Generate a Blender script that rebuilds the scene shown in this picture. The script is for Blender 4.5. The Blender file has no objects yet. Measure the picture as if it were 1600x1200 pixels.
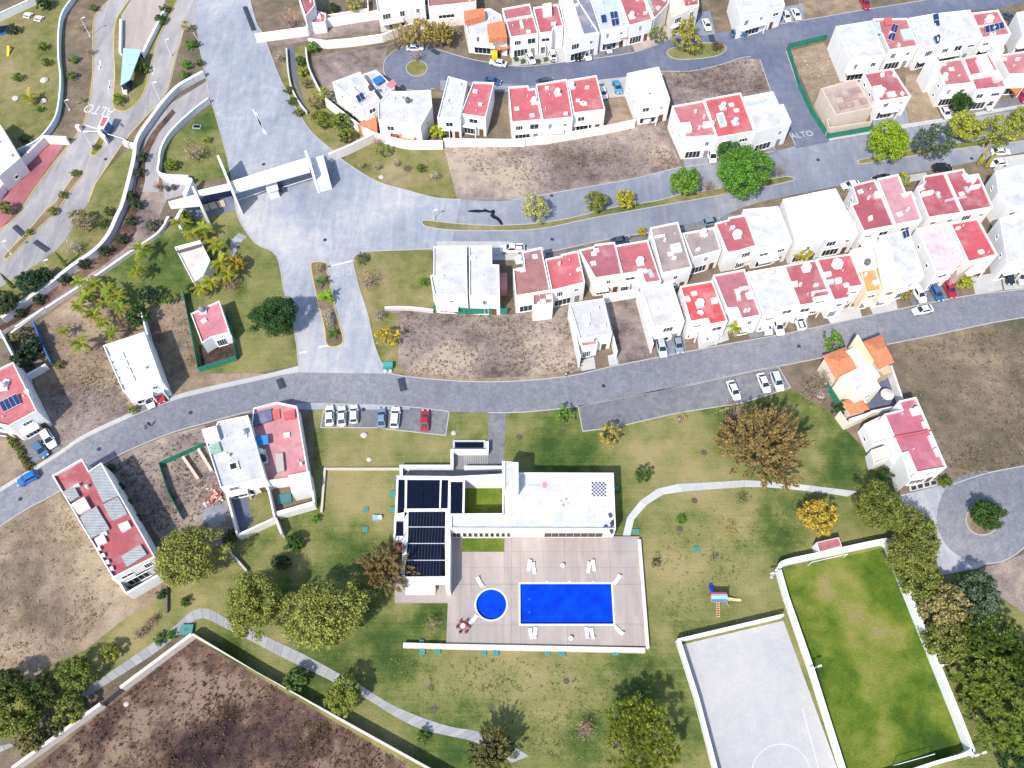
import bpy, math, random
from mathutils import Vector, Matrix
random.seed(7)
# ------------------------------------------------------------------ camera
F, H, TH = 1300.0, 145.0, math.radians(29.2)
scene = bpy.context.scene
COL = scene.collection
cd = bpy.data.cameras.new('camera'); cam = bpy.data.objects.new('camera', cd); COL.objects.link(cam)
cd.sensor_width = 36.0; cd.lens = 36.0 * F / 1600.0; cd.clip_start = 1.0; cd.clip_end = 4000.0
cam.location = (0, 0, H); cam.rotation_euler = (TH, 0, 0)
scene.camera = cam
# ------------------------------------------------------------------ sky, sun, exposure
SUN_EL = math.radians(50); SUN_D = Vector((-0.50, -0.86, 0)).normalized()
w = bpy.data.worlds.new('World'); scene.world = w; w.use_nodes = True
nt = w.node_tree; bgn = nt.nodes['Background']
sky = nt.nodes.new('ShaderNodeTexSky'); sky.sky_type = 'NISHITA'; sky.sun_disc = False
sky.sun_elevation = SUN_EL; sky.sun_rotation = math.atan2(SUN_D.x, SUN_D.y); sky.air_density = 1.0; sky.dust_density = 1.2
nt.links.new(sky.outputs[0], bgn.inputs[0]); bgn.inputs[1].default_value = 0.15
sl = bpy.data.lights.new('sun', 'SUN'); sl.energy = 3.4; sl.angle = math.radians(1.5); sl.color = (1.0, 0.955, 0.88)
so = bpy.data.objects.new('sun', sl); COL.objects.link(so)
sv = Vector((SUN_D.x * math.cos(SUN_EL), SUN_D.y * math.cos(SUN_EL), math.sin(SUN_EL)))
so.rotation_euler = sv.to_track_quat('Z', 'Y').to_euler(); so.location = sv * 300
vs = scene.view_settings; vs.view_transform = 'Standard'; vs.look = 'None'; vs.gamma = 1.0; vs.exposure = 0.73
try: vs.use_curve_mapping = False
except Exception: pass
# ------------------------------------------------------------------ pixel -> place
CT, ST = math.cos(TH), math.sin(TH)
def P(px, py, z=0.0):
    u = (px - 800.0) / F; v = (600.0 - py) / F
    dy = v * CT + ST; dz = v * ST - CT
    t = (z - H) / dz
    return Vector((u * t, dy * t, z))
def scale_at(px, py):                       # pixels of the photograph per metre
    v = (600.0 - py) / F
    return F * (CT - v * ST) / H
X0 = [0, 400, 800, 1180]; Y0 = [0, 300, 600, 880]
def pairs(a): return [(a[i], a[i + 1]) for i in range(0, len(a), 2)]
def T(t, *a): return [(X0[int(t[0])] + x / 3.75, Y0[int(t[1])] + y / 3.75) for x, y in pairs(a)]
def Z(x0, y0, s, *a): return [(x0 + x / s, y0 + y / s) for x, y in pairs(a)]
def Q(*a): return pairs(a)
def smooth(p, k=4, closed=False):
    n = len(p); out = []
    rng = range(n if closed else n - 1)
    for i in rng:
        g = (lambda j: p[j % n]) if closed else (lambda j: p[min(max(j, 0), n - 1)])
        a, b, c, d = g(i - 1), g(i), g(i + 1), g(i + 2)
        for j in range(k):
            t = j / k
            out.append(tuple(0.5 * (2 * b[m] + (c[m] - a[m]) * t + (2 * a[m] - 5 * b[m] + 4 * c[m] - d[m]) * t * t + (3 * b[m] - a[m] - 3 * c[m] + d[m]) * t ** 3) for m in (0, 1)))
    if not closed: out.append(p[-1])
    return out
def ell(cx, cy, rx, ry, n=32): return [(cx + rx * math.cos(6.28318 * i / n), cy + ry * math.sin(6.28318 * i / n)) for i in range(n)]
# ------------------------------------------------------------------ materials
MATS = {}
class N:
    def __init__(s, name):
        s.m = bpy.data.materials.new(name); s.m.use_nodes = True; s.t = s.m.node_tree
        s.b = s.t.nodes['Principled BSDF']; MATS[name] = s.m
    def n(s, k, **kw):
        o = s.t.nodes.new(k)
        for a, v in kw.items(): setattr(o, a, v)
        return o
    def l(s, a, b): s.t.links.new(a, b)
    def pos(s): return s.n('ShaderNodeNewGeometry').outputs['Position']
    def noise(s, sc, det=4, rough=0.6, src=None, lo=0.3, hi=0.7, stretch=None, dist=0.0):
        src = src or s.pos()
        if stretch:
            mp = s.n('ShaderNodeMapping'); mp.inputs['Scale'].default_value = stretch[:3]
            if len(stretch) > 3: mp.inputs['Rotation'].default_value = (0, 0, stretch[3])
            s.l(src, mp.inputs[0]); src = mp.outputs[0]
        t = s.n('ShaderNodeTexNoise'); t.inputs['Scale'].default_value = sc; t.inputs['Detail'].default_value = det
        t.inputs['Roughness'].default_value = rough; t.inputs['Distortion'].default_value = dist; s.l(src, t.inputs['Vector'])
        r = s.n('ShaderNodeMapRange'); r.inputs[1].default_value = lo; r.inputs[2].default_value = hi; s.l(t.outputs[0], r.inputs[0])
        return r.outputs[0]
    def math(s, op, a, b):
        m = s.n('ShaderNodeMath', operation=op)
        for i, v in enumerate((a, b)):
            if isinstance(v, (int, float)): m.inputs[i].default_value = v
            else: s.l(v, m.inputs[i])
        return m.outputs[0]
    def ramp(s, fac, stops):
        r = s.n('ShaderNodeValToRGB'); e = r.color_ramp.elements
        while len(e) < len(stops): e.new(0.5)
        for i, (p, c) in enumerate(stops): e[i].position = p; e[i].color = (*c, 1)
        s.l(fac, r.inputs[0]); return r.outputs[0]
    def mix(s, fac, a, b, mode='MIX'):
        m = s.n('ShaderNodeMix', data_type='RGBA', blend_type=mode)
        for k, v in ((0, fac), (6, a), (7, b)):
            if isinstance(v, (int, float)): m.inputs[k].default_value = v
            elif isinstance(v, tuple): m.inputs[k].default_value = (*v, 1)
            else: s.l(v, m.inputs[k])
        return m.outputs[2]
    def col(s, c): s.l(c, s.b.inputs['Base Color']) if not isinstance(c, tuple) else setattr(s.b.inputs['Base Color'], 'default_value', (*c, 1))
    def bump(s, h, st, d=0.05):
        b = s.n('ShaderNodeBump'); b.inputs['Strength'].default_value = st; b.inputs['Distance'].default_value = d
        s.l(h, b.inputs['Height']); s.l(b.outputs[0], s.b.inputs['Normal'])
    def fin(s, rough=0.8, spec=0.3, metal=0.0):
        s.b.inputs['Roughness'].default_value = rough; s.b.inputs['Specular IOR Level'].default_value = spec; s.b.inputs['Metallic'].default_value = metal
        return s.m
def ground_mat(name, stops, s1=0.06, s2=0.35, s3=3.0, w3=0.3, rough=0.95, bump=0.6, lines=0.0, bd=0.12, rot=0.0, specks=None, patches=()):
    k = N(name)
    a = k.noise(s1, 5, 0.62, dist=0.4); b = k.noise(s2, 5, 0.65); c = k.noise(s3, 3, 0.7)
    f = k.math('ADD', k.math('MULTIPLY', a, 0.5), k.math('ADD', k.math('MULTIPLY', b, 0.5 - w3 * 0.5), k.math('MULTIPLY', c, w3 * 0.5)))
    if lines:
        ln = k.noise(1.0, 2, 0.6, stretch=(0.05, 2.2, 1, rot)); f = k.math('ADD', f, k.math('MULTIPLY', k.math('SUBTRACT', ln, 0.5), lines))
    if patches:                                # worn and lush areas, and wall shade painted into the field, irregular outlines
        wob = k.n('ShaderNodeTexNoise'); wob.inputs['Scale'].default_value = 0.16; wob.inputs['Detail'].default_value = 4; k.l(k.pos(), wob.inputs['Vector'])
        vm = k.n('ShaderNodeVectorMath', operation='MULTIPLY_ADD'); vm.inputs[1].default_value = (11, 11, 0); k.l(wob.outputs['Color'], vm.inputs[0]); k.l(k.pos(), vm.inputs[2])
        for px, py, rp, amt in patches:
            c_ = P(px, py); d = k.n('ShaderNodeVectorMath', operation='DISTANCE'); k.l(vm.outputs[0], d.inputs[0]); d.inputs[1].default_value = (c_.x + 5.5, c_.y + 5.5, 0)
            rr = rp / scale_at(px, py); mr = k.n('ShaderNodeMapRange', interpolation_type='SMOOTHSTEP'); mr.inputs[1].default_value = rr * 1.25; mr.inputs[2].default_value = rr * 0.15; k.l(d.outputs['Value'], mr.inputs[0])
            f = k.math('ADD', f, k.math('MULTIPLY', mr.outputs[0], amt))
    r = k.ramp(f, stops)
    if specks:
        sp = k.noise(1.3, 6, 0.8, lo=0.60, hi=0.70); r = k.mix(k.math('MULTIPLY', sp, specks[1]), r, specks[0])
    d = k.noise(7.0, 3, 0.8, lo=0.2, hi=0.8)
    r = k.mix(0.55, r, k.mix(d, (0.35, 0.35, 0.35), (1.15, 1.15, 1.15)), 'MULTIPLY') if False else k.mix(1.0, r, k.ramp(d, [(0.0, (0.72, 0.72, 0.72)), (1.0, (1.2, 1.2, 1.2))]), 'MULTIPLY')
    k.col(r); k.bump(k.math('ADD', c, d), bump, bd)
    return k.fin(rough, 0.15)
G = lambda s: None
ground_mat('lawn', [(0.16, (0.040, 0.078, 0.018)), (0.34, (0.088, 0.122, 0.030)), (0.48, (0.160, 0.172, 0.054)), (0.64, (0.222, 0.210, 0.082)), (0.86, (0.30, 0.25, 0.115))], s1=0.05, s2=0.22, lines=0.09,
    patches=((560, 770, 60, .26), (520, 745, 40, .2), (600, 695, 60, .14), (690, 695, 40, .24), (455, 875, 40, .26), (650, 945, 30, .22), (1040, 900, 70, .22), (1105, 760, 70, .16), (1150, 860, 80, .2), (1010, 715, 40, .16), (1080, 665, 60, .2), (1020, 985, 35, .22), (880, 1060, 100, .2), (750, 1055, 80, .18), (1250, 690, 60, .2), (300, 925, 40, .24), (215, 965, 50, .3),
        (570, 865, 60, -.26), (665, 965, 40, -.24), (970, 1090, 80, -.2), (870, 715, 70, -.24), (480, 700, 40, -.24), (350, 1015, 60, -.3), (1320, 705, 70, -.2), (1235, 860, 60, -.18), (610, 1020, 45, -.18), (720, 1160, 90, -.18), (500, 1045, 60, -.22), (910, 1130, 60, -.14), (330, 360, 40, .05), (400, 560, 60, .2), (250, 395, 60, -.05)))
ground_mat('lawn_dry', [(0.2, (0.085, 0.112, 0.030)), (0.42, (0.175, 0.172, 0.058)), (0.62, (0.25, 0.215, 0.10)), (0.8, (0.32, 0.26, 0.15))], s1=0.06, s2=0.3)
ground_mat('lawn_dark', [(0.2, (0.022, 0.058, 0.012)), (0.45, (0.045, 0.09, 0.016)), (0.7, (0.10, 0.125, 0.03)), (0.9, (0.16, 0.15, 0.06))], s1=0.08, s2=0.3)
ground_mat('lawn_field', [(0.15, (0.032, 0.074, 0.010)), (0.38, (0.078, 0.130, 0.014)), (0.58, (0.148, 0.182, 0.026)), (0.78, (0.225, 0.215, 0.06)), (0.95, (0.27, 0.21, 0.11))], s1=0.06, s2=0.22,
    patches=((1300, 910, 60, .16), (1275, 905, 25, .2), (1350, 980, 60, .12), (1400, 1010, 30, .22), (1360, 1060, 40, .2), (1380, 1150, 40, .25), (1240, 930, 30, -.25), (1270, 1030, 35, -.25), (1430, 1150, 60, -.28), (1330, 1100, 60, -.12), (1460, 1170, 40, -.25), (1310, 960, 30, -.2)))  # dark spots at the left wall and bottom right corner paint wall shade
ground_mat('dirt', [(0.18, (0.095, 0.072, 0.068)), (0.4, (0.205, 0.165, 0.152)), (0.58, (0.28, 0.225, 0.20)), (0.80, (0.41, 0.33, 0.255))], s1=0.07, s2=0.4, s3=2.2, specks=((0.42, 0.36, 0.30), 0.7),
    patches=((740, 250, 60, .28), (800, 275, 60, .2), (980, 205, 60, .22), (1020, 240, 40, .15), (700, 575, 60, .22), (850, 560, 60, .18), (740, 520, 50, -.16), (900, 255, 60, -.16), (540, 100, 30, -.1), (1100, 130, 50, -.08), (230, 700, 40, .12), (250, 800, 50, -.12)))
ground_mat('dirt_tan', [(0.15, (0.13, 0.10, 0.07)), (0.4, (0.235, 0.178, 0.125)), (0.62, (0.33, 0.25, 0.175)), (0.85, (0.42, 0.33, 0.24))], s1=0.06, s2=0.4, s3=2.2, specks=((0.10, 0.11, 0.05), 0.7),
    patches=((160, 655, 40, .25), (185, 645, 25, .3), (90, 640, 60, -.22), (60, 880, 60, -.14), (120, 900, 60, .12), (60, 960, 60, -.18), (280, 580, 60, -.15), (130, 560, 40, .12)))
ground_mat('dirt_weed', [(0.15, (0.075, 0.085, 0.045)), (0.35, (0.13, 0.105, 0.075)), (0.6, (0.20, 0.155, 0.11)), (0.85, (0.30, 0.23, 0.15))], s1=0.06, s2=0.35, s3=2.0, specks=((0.38, 0.35, 0.30), 0.8))
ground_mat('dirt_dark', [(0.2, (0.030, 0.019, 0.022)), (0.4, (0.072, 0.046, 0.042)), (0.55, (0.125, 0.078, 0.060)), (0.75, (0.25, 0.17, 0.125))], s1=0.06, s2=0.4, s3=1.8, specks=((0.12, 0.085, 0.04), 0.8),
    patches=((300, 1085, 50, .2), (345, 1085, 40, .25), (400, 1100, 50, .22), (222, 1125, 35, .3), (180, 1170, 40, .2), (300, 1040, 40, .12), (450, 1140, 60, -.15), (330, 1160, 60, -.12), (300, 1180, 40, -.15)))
def road_mat(name, c0, c1, c2, cell=0.0, rough=0.75, rot=0.0, streak=0.5):
    k = N(name)
    a = k.noise(0.03, 3, 0.5, dist=0.5); b = k.noise(0.45, 6, 0.75, lo=0.2, hi=0.8); st = k.noise(0.30, 4, 0.6, stretch=(1.3, 0.22, 1, rot), dist=1.2); c = k.noise(9, 2, 0.7)
    f = k.math('ADD', k.math('MULTIPLY', a, 0.45), k.math('ADD', k.math('MULTIPLY', b, 0.55 - streak * 0.4), k.math('MULTIPLY', st, streak * 0.4)))
    r = k.ramp(f, [(0.2, c0), (0.5, c1), (0.8, c2)])
    if cell:
        v = k.n('ShaderNodeTexVoronoi'); v.inputs['Scale'].default_value = cell; k.l(k.pos(), v.inputs['Vector'])
        r = k.mix(0.55, r, k.mix(v.outputs['Color'], (0.7, 0.7, 0.7), (1.3, 1.3, 1.3)), 'MULTIPLY')
    r = k.mix(1.0, r, k.ramp(c, [(0.0, (0.86, 0.86, 0.86)), (1.0, (1.12, 1.12, 1.12))]), 'MULTIPLY')
    k.col(r); k.bump(c, 0.3, 0.02)
    return k.fin(rough, 0.35)
road_mat('road_light', (0.165, 0.19, 0.25), (0.285, 0.30, 0.34), (0.46, 0.435, 0.42), rot=0.3, streak=0.5)
road_mat('road_mid', (0.13, 0.148, 0.20), (0.205, 0.22, 0.265), (0.33, 0.325, 0.335), rot=1.4, streak=0.5)
road_mat('road_cobble', (0.125, 0.13, 0.155), (0.178, 0.18, 0.205), (0.25, 0.245, 0.255), cell=2.2, streak=0.1)
road_mat('road_dark', (0.075, 0.088, 0.14), (0.115, 0.128, 0.185), (0.19, 0.20, 0.24), rot=1.4, streak=0.3)
road_mat('road_pale', (0.20, 0.195, 0.205), (0.305, 0.285, 0.285), (0.43, 0.395, 0.375), rot=-0.55, streak=0.8)
road_mat('concrete', (0.30, 0.30, 0.30), (0.40, 0.395, 0.385), (0.50, 0.49, 0.47), streak=0.2)
road_mat('paving_pink', (0.255, 0.225, 0.215), (0.335, 0.285, 0.262), (0.43, 0.365, 0.32), streak=0.8)
road_mat('court_paint', (0.325, 0.325, 0.335), (0.385, 0.38, 0.378), (0.46, 0.435, 0.41), streak=0.2)
road_mat('paver_grey', (0.105, 0.108, 0.125), (0.155, 0.155, 0.17), (0.225, 0.22, 0.225), cell=1.3, streak=0.1)
def obj_mat(name, rough, spec, lo, hi, sc=0.5, coat=0.0, spots=0.0, bump=0.0, streak=False):
    k = N(name); oi = k.n('ShaderNodeObjectInfo').outputs['Color']
    a = k.noise(sc, 5, 0.65, stretch=(3, 3, 0.35) if streak else None); b = k.noise(sc * 7, 4, 0.7)
    f = k.math('ADD', k.math('MULTIPLY', a, 0.65), k.math('MULTIPLY', b, 0.35))
    r = k.mix(1.0, oi, k.ramp(f, [(0.1, (lo, lo, lo)), (0.9, (hi, hi, hi))]), 'MULTIPLY')
    if spots:
        sp = k.noise(0.22, 4, 0.6, lo=0.52, hi=0.72); r = k.mix(k.math('MULTIPLY', sp, spots), r, (0.45, 0.36, 0.34)); r = k.mix(0.10, r, (0.42, 0.34, 0.30))
        dk = k.noise(0.55, 5, 0.7, lo=0.56, hi=0.74); r = k.mix(k.math('MULTIPLY', dk, 0.35), r, (0.20, 0.13, 0.12))
    k.col(r)
    if bump: k.bump(b, bump, 0.03)
    k.b.inputs['Coat Weight'].default_value = coat; k.b.inputs['Coat Roughness'].default_value = 0.05
    return k.fin(rough, spec)
obj_mat('wall', 0.85, 0.2, 0.84, 1.0, 0.35, streak=True)
obj_mat('roof', 0.8, 0.2, 0.66, 1.12, 0.35, spots=0.45)
obj_mat('plain', 0.7, 0.3, 0.86, 1.06, 1.0)
obj_mat('car_paint', 0.28, 0.5, 0.97, 1.0, 0.5, coat=0.8)
obj_mat('plastic', 0.45, 0.4, 0.9, 1.03, 2.0)
obj_mat('bark', 0.95, 0.1, 0.6, 1.1, 1.5, bump=0.6)
obj_mat('fabric', 0.95, 0.1, 0.7, 1.1, 1.2)
k = N('corrugated'); oi = k.n('ShaderNodeObjectInfo').outputs['Color']
wv = k.n('ShaderNodeTexWave', bands_direction='Y'); wv.inputs['Scale'].default_value = 1.1; k.l(k.n('ShaderNodeTexCoord').outputs['Object'], wv.inputs['Vector'])
k.col(k.mix(1.0, oi, k.ramp(k.noise(0.8, 4), [(0, (0.75, 0.75, 0.75)), (1, (1.05, 1.05, 1.05))]), 'MULTIPLY')); k.bump(wv.outputs[0], 0.8, 0.06); k.fin(0.5, 0.4)
k = N('tile_roof'); oi = k.n('ShaderNodeObjectInfo').outputs['Color']
wv = k.n('ShaderNodeTexWave', bands_direction='X'); wv.inputs['Scale'].default_value = 1.5; k.l(k.pos(), wv.inputs['Vector'])
k.col(k.mix(1.0, oi, k.ramp(k.noise(1.2, 5, 0.8), [(0, (0.6, 0.6, 0.6)), (1, (1.15, 1.1, 1.05))]), 'MULTIPLY')); k.bump(wv.outputs[0], 0.5, 0.05); k.fin(0.85, 0.2)
k = N('leaf'); oi = k.n('ShaderNodeObjectInfo'); ri = k.n('ShaderNodeNewGeometry').outputs['Random Per Island']
c = k.mix(1.0, oi.outputs['Color'], k.ramp(ri, [(0.0, (0.38, 0.48, 0.42)), (0.5, (0.92, 0.95, 0.9)), (1.0, (1.65, 1.5, 1.15))]), 'MULTIPLY')
k.col(c); k.fin(0.55, 0.3)
tr = k.n('ShaderNodeBsdfTranslucent'); k.l(c, tr.inputs[0]); mx = k.n('ShaderNodeMixShader'); mx.inputs[0].default_value = 0.30
k.l(k.b.outputs[0], mx.inputs[1]); k.l(tr.outputs[0], mx.inputs[2]); k.l(mx.outputs[0], k.t.nodes['Material Output'].inputs[0])
def flat(name, c, rough=0.6, spec=0.4, metal=0.0, coat=0.0):
    k = N(name); n_ = k.noise(2.0, 3); k.col(k.mix(1.0, c, k.ramp(n_, [(0, (0.9, 0.9, 0.9)), (1, (1.06, 1.06, 1.06))]), 'MULTIPLY'))
    k.b.inputs['Coat Weight'].default_value = coat; return k.fin(rough, spec, metal)
road_mat('clay_red', (0.24, 0.075, 0.085), (0.33, 0.12, 0.13), (0.40, 0.18, 0.18), rot=-0.5, streak=0.6)
flat('glass', (0.018, 0.026, 0.036), 0.06, 0.6); flat('glass_blue', (0.004, 0.006, 0.018), 0.12, 0.3); flat('wet_stain', (0.012, 0.013, 0.022), 0.3)
flat('rubber', (0.02, 0.02, 0.02), 0.85); flat('metal', (0.5, 0.5, 0.52), 0.4, 0.5, 0.8); flat('lamp_white', (0.75, 0.75, 0.7), 0.2); flat('lamp_red', (0.4, 0.02, 0.02), 0.2)
flat('road_paint', (0.55, 0.55, 0.55), 0.8); flat('road_paint_worn', (0.40, 0.41, 0.43), 0.8); flat('paint_yellow', (0.50, 0.38, 0.10), 0.8); flat('kerb', (0.36, 0.35, 0.335), 0.9); flat('dark_steel', (0.035, 0.04, 0.06), 0.6)
flat('solar', (0.018, 0.035, 0.11), 0.12, 0.6);  flat('skin', (0.35, 0.2, 0.14), 0.6)
k = N('tile_blue'); k.col(k.ramp(k.noise(0.35, 4, 0.65), [(0.1, (0.004, 0.065, 0.46)), (0.9, (0.008, 0.13, 0.68))])); k.fin(0.3, 0.4)
k = N('screen_green'); v = k.noise(3.0, 3); k.col(k.ramp(v, [(0, (0.015, 0.13, 0.09)), (1, (0.04, 0.24, 0.16))])); k.fin(0.8, 0.2)
k = N('water'); fr = k.n('ShaderNodeFresnel'); fr.inputs[0].default_value = 1.33
bp = k.n('ShaderNodeBump'); bp.inputs['Strength'].default_value = 0.25; bp.inputs['Distance'].default_value = 0.05; k.l(k.noise(1.6, 3), bp.inputs['Height'])
tb = k.n('ShaderNodeBsdfTransparent'); tb.inputs[0].default_value = (0.35, 0.68, 1.0, 1); gb = k.n('ShaderNodeBsdfGlossy'); gb.inputs['Roughness'].default_value = 0.04
k.l(bp.outputs[0], gb.inputs['Normal']); k.l(bp.outputs[0], fr.inputs['Normal']); mx = k.n('ShaderNodeMixShader'); k.l(fr.outputs[0], mx.inputs[0]); k.l(tb.outputs[0], mx.inputs[1]); k.l(gb.outputs[0], mx.inputs[2]); k.l(mx.outputs[0], k.t.nodes['Material Output'].inputs[0])
# ------------------------------------------------------------------ builders
WL = {}
def tag(o, label, cat, group=None, kind=None):
    if label: o['label'] = label
    if cat: o['category'] = cat
    if group: o['group'] = group
    if kind: o['kind'] = kind
    return o
def thing(name, label, cat, loc, group=None, rz=0.0):
    o = bpy.data.objects.new(name, None); COL.objects.link(o); o.empty_display_size = 0.3
    o.location = loc; o.rotation_euler = (0, 0, rz); WL[o.name] = Vector(loc)
    return tag(o, label, cat, group)
def link(name, me, mat, parent=None, color=None, loc=(0, 0, 0), rot=(0, 0, 0), sc=(1, 1, 1)):
    o = bpy.data.objects.new(name, me); COL.objects.link(o)
    if mat and not me.materials: me.materials.append(MATS[mat])
    o.location = loc; o.rotation_euler = rot; o.scale = sc
    if color: o.color = (*color[:3], 1)
    if parent: o.parent = parent
    WL[o.name] = WL[parent.name] if parent else Vector((0, 0, 0))
    return o
class MB:
    def __init__(s): s.v = []; s.f = []
    def add(s, vs, fs):
        b = len(s.v); s.v += [tuple(x) for x in vs]; s.f += [tuple(b + i for i in f) for f in fs]; return s
    def box(s, c, d, sx, sy, sz):             # c = centre of the base, d = direction of x
        d = Vector((d[0], d[1], 0)).normalized(); e = Vector((-d.y, d.x, 0)); c = Vector(c)
        vs = [c + d * (i * sx / 2) + e * (j * sy / 2) + Vector((0, 0, k_ * sz)) for k_ in (0, 1) for i, j in ((-1, -1), (1, -1), (1, 1), (-1, 1))]
        return s.add(vs, [(3, 2, 1, 0), (4, 5, 6, 7), (0, 1, 5, 4), (1, 2, 6, 5), (2, 3, 7, 6), (3, 0, 4, 7)])
    def prism(s, poly, z0, z1):
        n = len(poly); vs = [(p[0], p[1], z0) for p in poly] + [(p[0], p[1], z1) for p in poly]
        return s.add(vs, [tuple(range(n - 1, -1, -1)), tuple(range(n, 2 * n))] + [(i, (i + 1) % n, n + (i + 1) % n, n + i) for i in range(n)])
    def tube(s, pts, r, n=6, r1=None, cap=True):
        pts = [Vector(p) for p in pts]; m = len(pts); vs = []
        for i, p in enumerate(pts):
            d = (pts[min(i + 1, m - 1)] - pts[max(i - 1, 0)]).normalized()
            a = d.cross(Vector((0, 0, 1)) if abs(d.z) < 0.9 else Vector((1, 0, 0))).normalized(); b = d.cross(a)
            rr = r if r1 is None else r + (r1 - r) * i / (m - 1)
            vs += [p + a * (rr * math.cos(6.28318 * j / n)) + b * (rr * math.sin(6.28318 * j / n)) for j in range(n)]
        fs = [(i * n + j, i * n + (j + 1) % n, (i + 1) * n + (j + 1) % n, (i + 1) * n + j) for i in range(m - 1) for j in range(n)]
        if cap: fs += [tuple(range(n - 1, -1, -1)), tuple((m - 1) * n + j for j in range(n))]
        return s.add(vs, fs)
    def lathe(s, c, prof, n=14):
        c = Vector(c); vs = []; m = len(prof)
        for r, z in prof: vs += [c + Vector((r * math.cos(6.28318 * j / n), r * math.sin(6.28318 * j / n), z)) for j in range(n)]
        fs = [(i * n + j, i * n + (j + 1) % n, (i + 1) * n + (j + 1) % n, (i + 1) * n + j) for i in range(m - 1) for j in range(n)] + [tuple(range(n - 1, -1, -1)), tuple((m - 1) * n + j for j in range(n))]
        return s.add(vs, fs)
    def mesh(s, name, off=(0, 0, 0), sm=False):
        me = bpy.data.meshes.new(name); off = Vector(off)
        me.from_pydata([Vector(v) - off for v in s.v], [], s.f); me.update()
        if sm: me.polygons.foreach_set('use_smooth', [True] * len(me.polygons))
        return me
    def build(s, name, mat, parent=None, color=None, sm=False):
        off = WL[parent.name] if parent else Vector((0, 0, 0))
        return link(name, s.mesh(name, off, sm), mat, parent, color)
def area(p): return 0.5 * sum(p[i][0] * p[(i + 1) % len(p)][1] - p[(i + 1) % len(p)][0] * p[i][1] for i in range(len(p)))
def ccw(p): return p if area(p) > 0 else p[::-1]
def wpoly(px, z=0.0): return ccw([P(x, y, z) for x, y in px])
def inset(poly, d):
    n = len(poly); out = []
    for i in range(n):
        a, b, c = (Vector(poly[(i + j) % n][:2]) for j in (-1, 0, 1))
        e1 = (b - a).normalized(); e2 = (c - b).normalized(); n1 = Vector((-e1.y, e1.x)); n2 = Vector((-e2.y, e2.x))
        m = (n1 + n2); k_ = max(0.35, 1 + n1.dot(n2)); out.append(b + m * (d / k_))
    return out
def strip(pts, wd):
    pts = [Vector(p[:2]) for p in pts]; n = len(pts); L = []; R = []
    for i, p in enumerate(pts):
        e1 = (p - pts[max(i - 1, 0)]); e2 = (pts[min(i + 1, n - 1)] - p)
        e1 = e1.normalized() if e1.length else e2.normalized(); e2 = e2.normalized() if e2.length else e1
        n1 = Vector((-e1.y, e1.x)); n2 = Vector((-e2.y, e2.x)); m = (n1 + n2) / max(0.4, 1 + n1.dot(n2))
        L.append(p + m * wd / 2); R.append(p - m * wd / 2)
    return L, R
def ribbon(mb, pts, wd, z0, z1):
    L, R = strip(pts, wd); n = len(L)
    vs = [(p.x, p.y, z0) for p in L] + [(p.x, p.y, z0) for p in R] + [(p.x, p.y, z1) for p in L] + [(p.x, p.y, z1) for p in R]
    fs = []
    for i in range(n - 1):
        fs += [(2 * n + i, 3 * n + i, 3 * n + i + 1, 2 * n + i + 1), (i, 2 * n + i, 2 * n + i + 1, i + 1), (n + i, n + i + 1, 3 * n + i + 1, 3 * n + i)]
    fs += [(0, n, 3 * n, 2 * n), (n - 1, 3 * n - 1, 4 * n - 1, 2 * n - 1)]
    return mb.add(vs, fs)
NSH = [0]
def sheet(name, px, z, mat, kind='structure', label=None):
    NSH[0] += 1; z += 0.0006 * (NSH[0] % 11)
    poly = wpoly(px, 0.0); me = bpy.data.meshes.new(name)
    me.from_pydata([(p.x, p.y, z) for p in poly], [], [tuple(range(len(poly)))]); me.update()
    o = link(name, me, mat); o['kind'] = kind
    if label: o['label'] = label
    return o
def kerb(px, mat='kerb', wd=0.2, h=0.12, name='kerb', z=0.0):
    mb = MB(); ribbon(mb, [P(x, y) for x, y in px], wd, z, h)
    o = mb.build(name, mat); o['kind'] = 'structure'; return o
def island(name, px, mat, kmat='kerb', h=0.13, wd=0.2):
    poly = [Vector(p[:2]) for p in wpoly(px)]
    mb = MB(); n = len(poly); inn = inset(poly, wd)
    vs = [(p.x, p.y, 0) for p in poly] + [(p.x, p.y, h) for p in poly] + [(p.x, p.y, h) for p in inn] + [(p.x, p.y, h - 0.05) for p in inn]
    fs = []
    for i in range(n):
        j = (i + 1) % n
        for q in range(3): fs.append((q * n + i, q * n + j, (q + 1) * n + j, (q + 1) * n + i))
    mb.add(vs, fs); o = mb.build('kerb', kmat); o['kind'] = 'structure'
    me = bpy.data.meshes.new(name); me.from_pydata([(p.x, p.y, h - 0.045) for p in inn], [], [tuple(range(n))]); me.update()
    g = link(name, me, mat); g['kind'] = 'structure'
    return g
# ================================================================== GROUND, ROADS, PATHS
mb = MB(); mb.add([(-1500, -1200, 0), (1500, -1200, 0), (1500, 2200, 0), (-1500, 2200, 0)], [(0, 1, 2, 3)]); o = mb.build('ground', 'dirt_weed'); o['kind'] = 'structure'
LAWN_Z, DIRT_Z, ROAD_Z = 0.010, 0.022, 0.036
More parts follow.
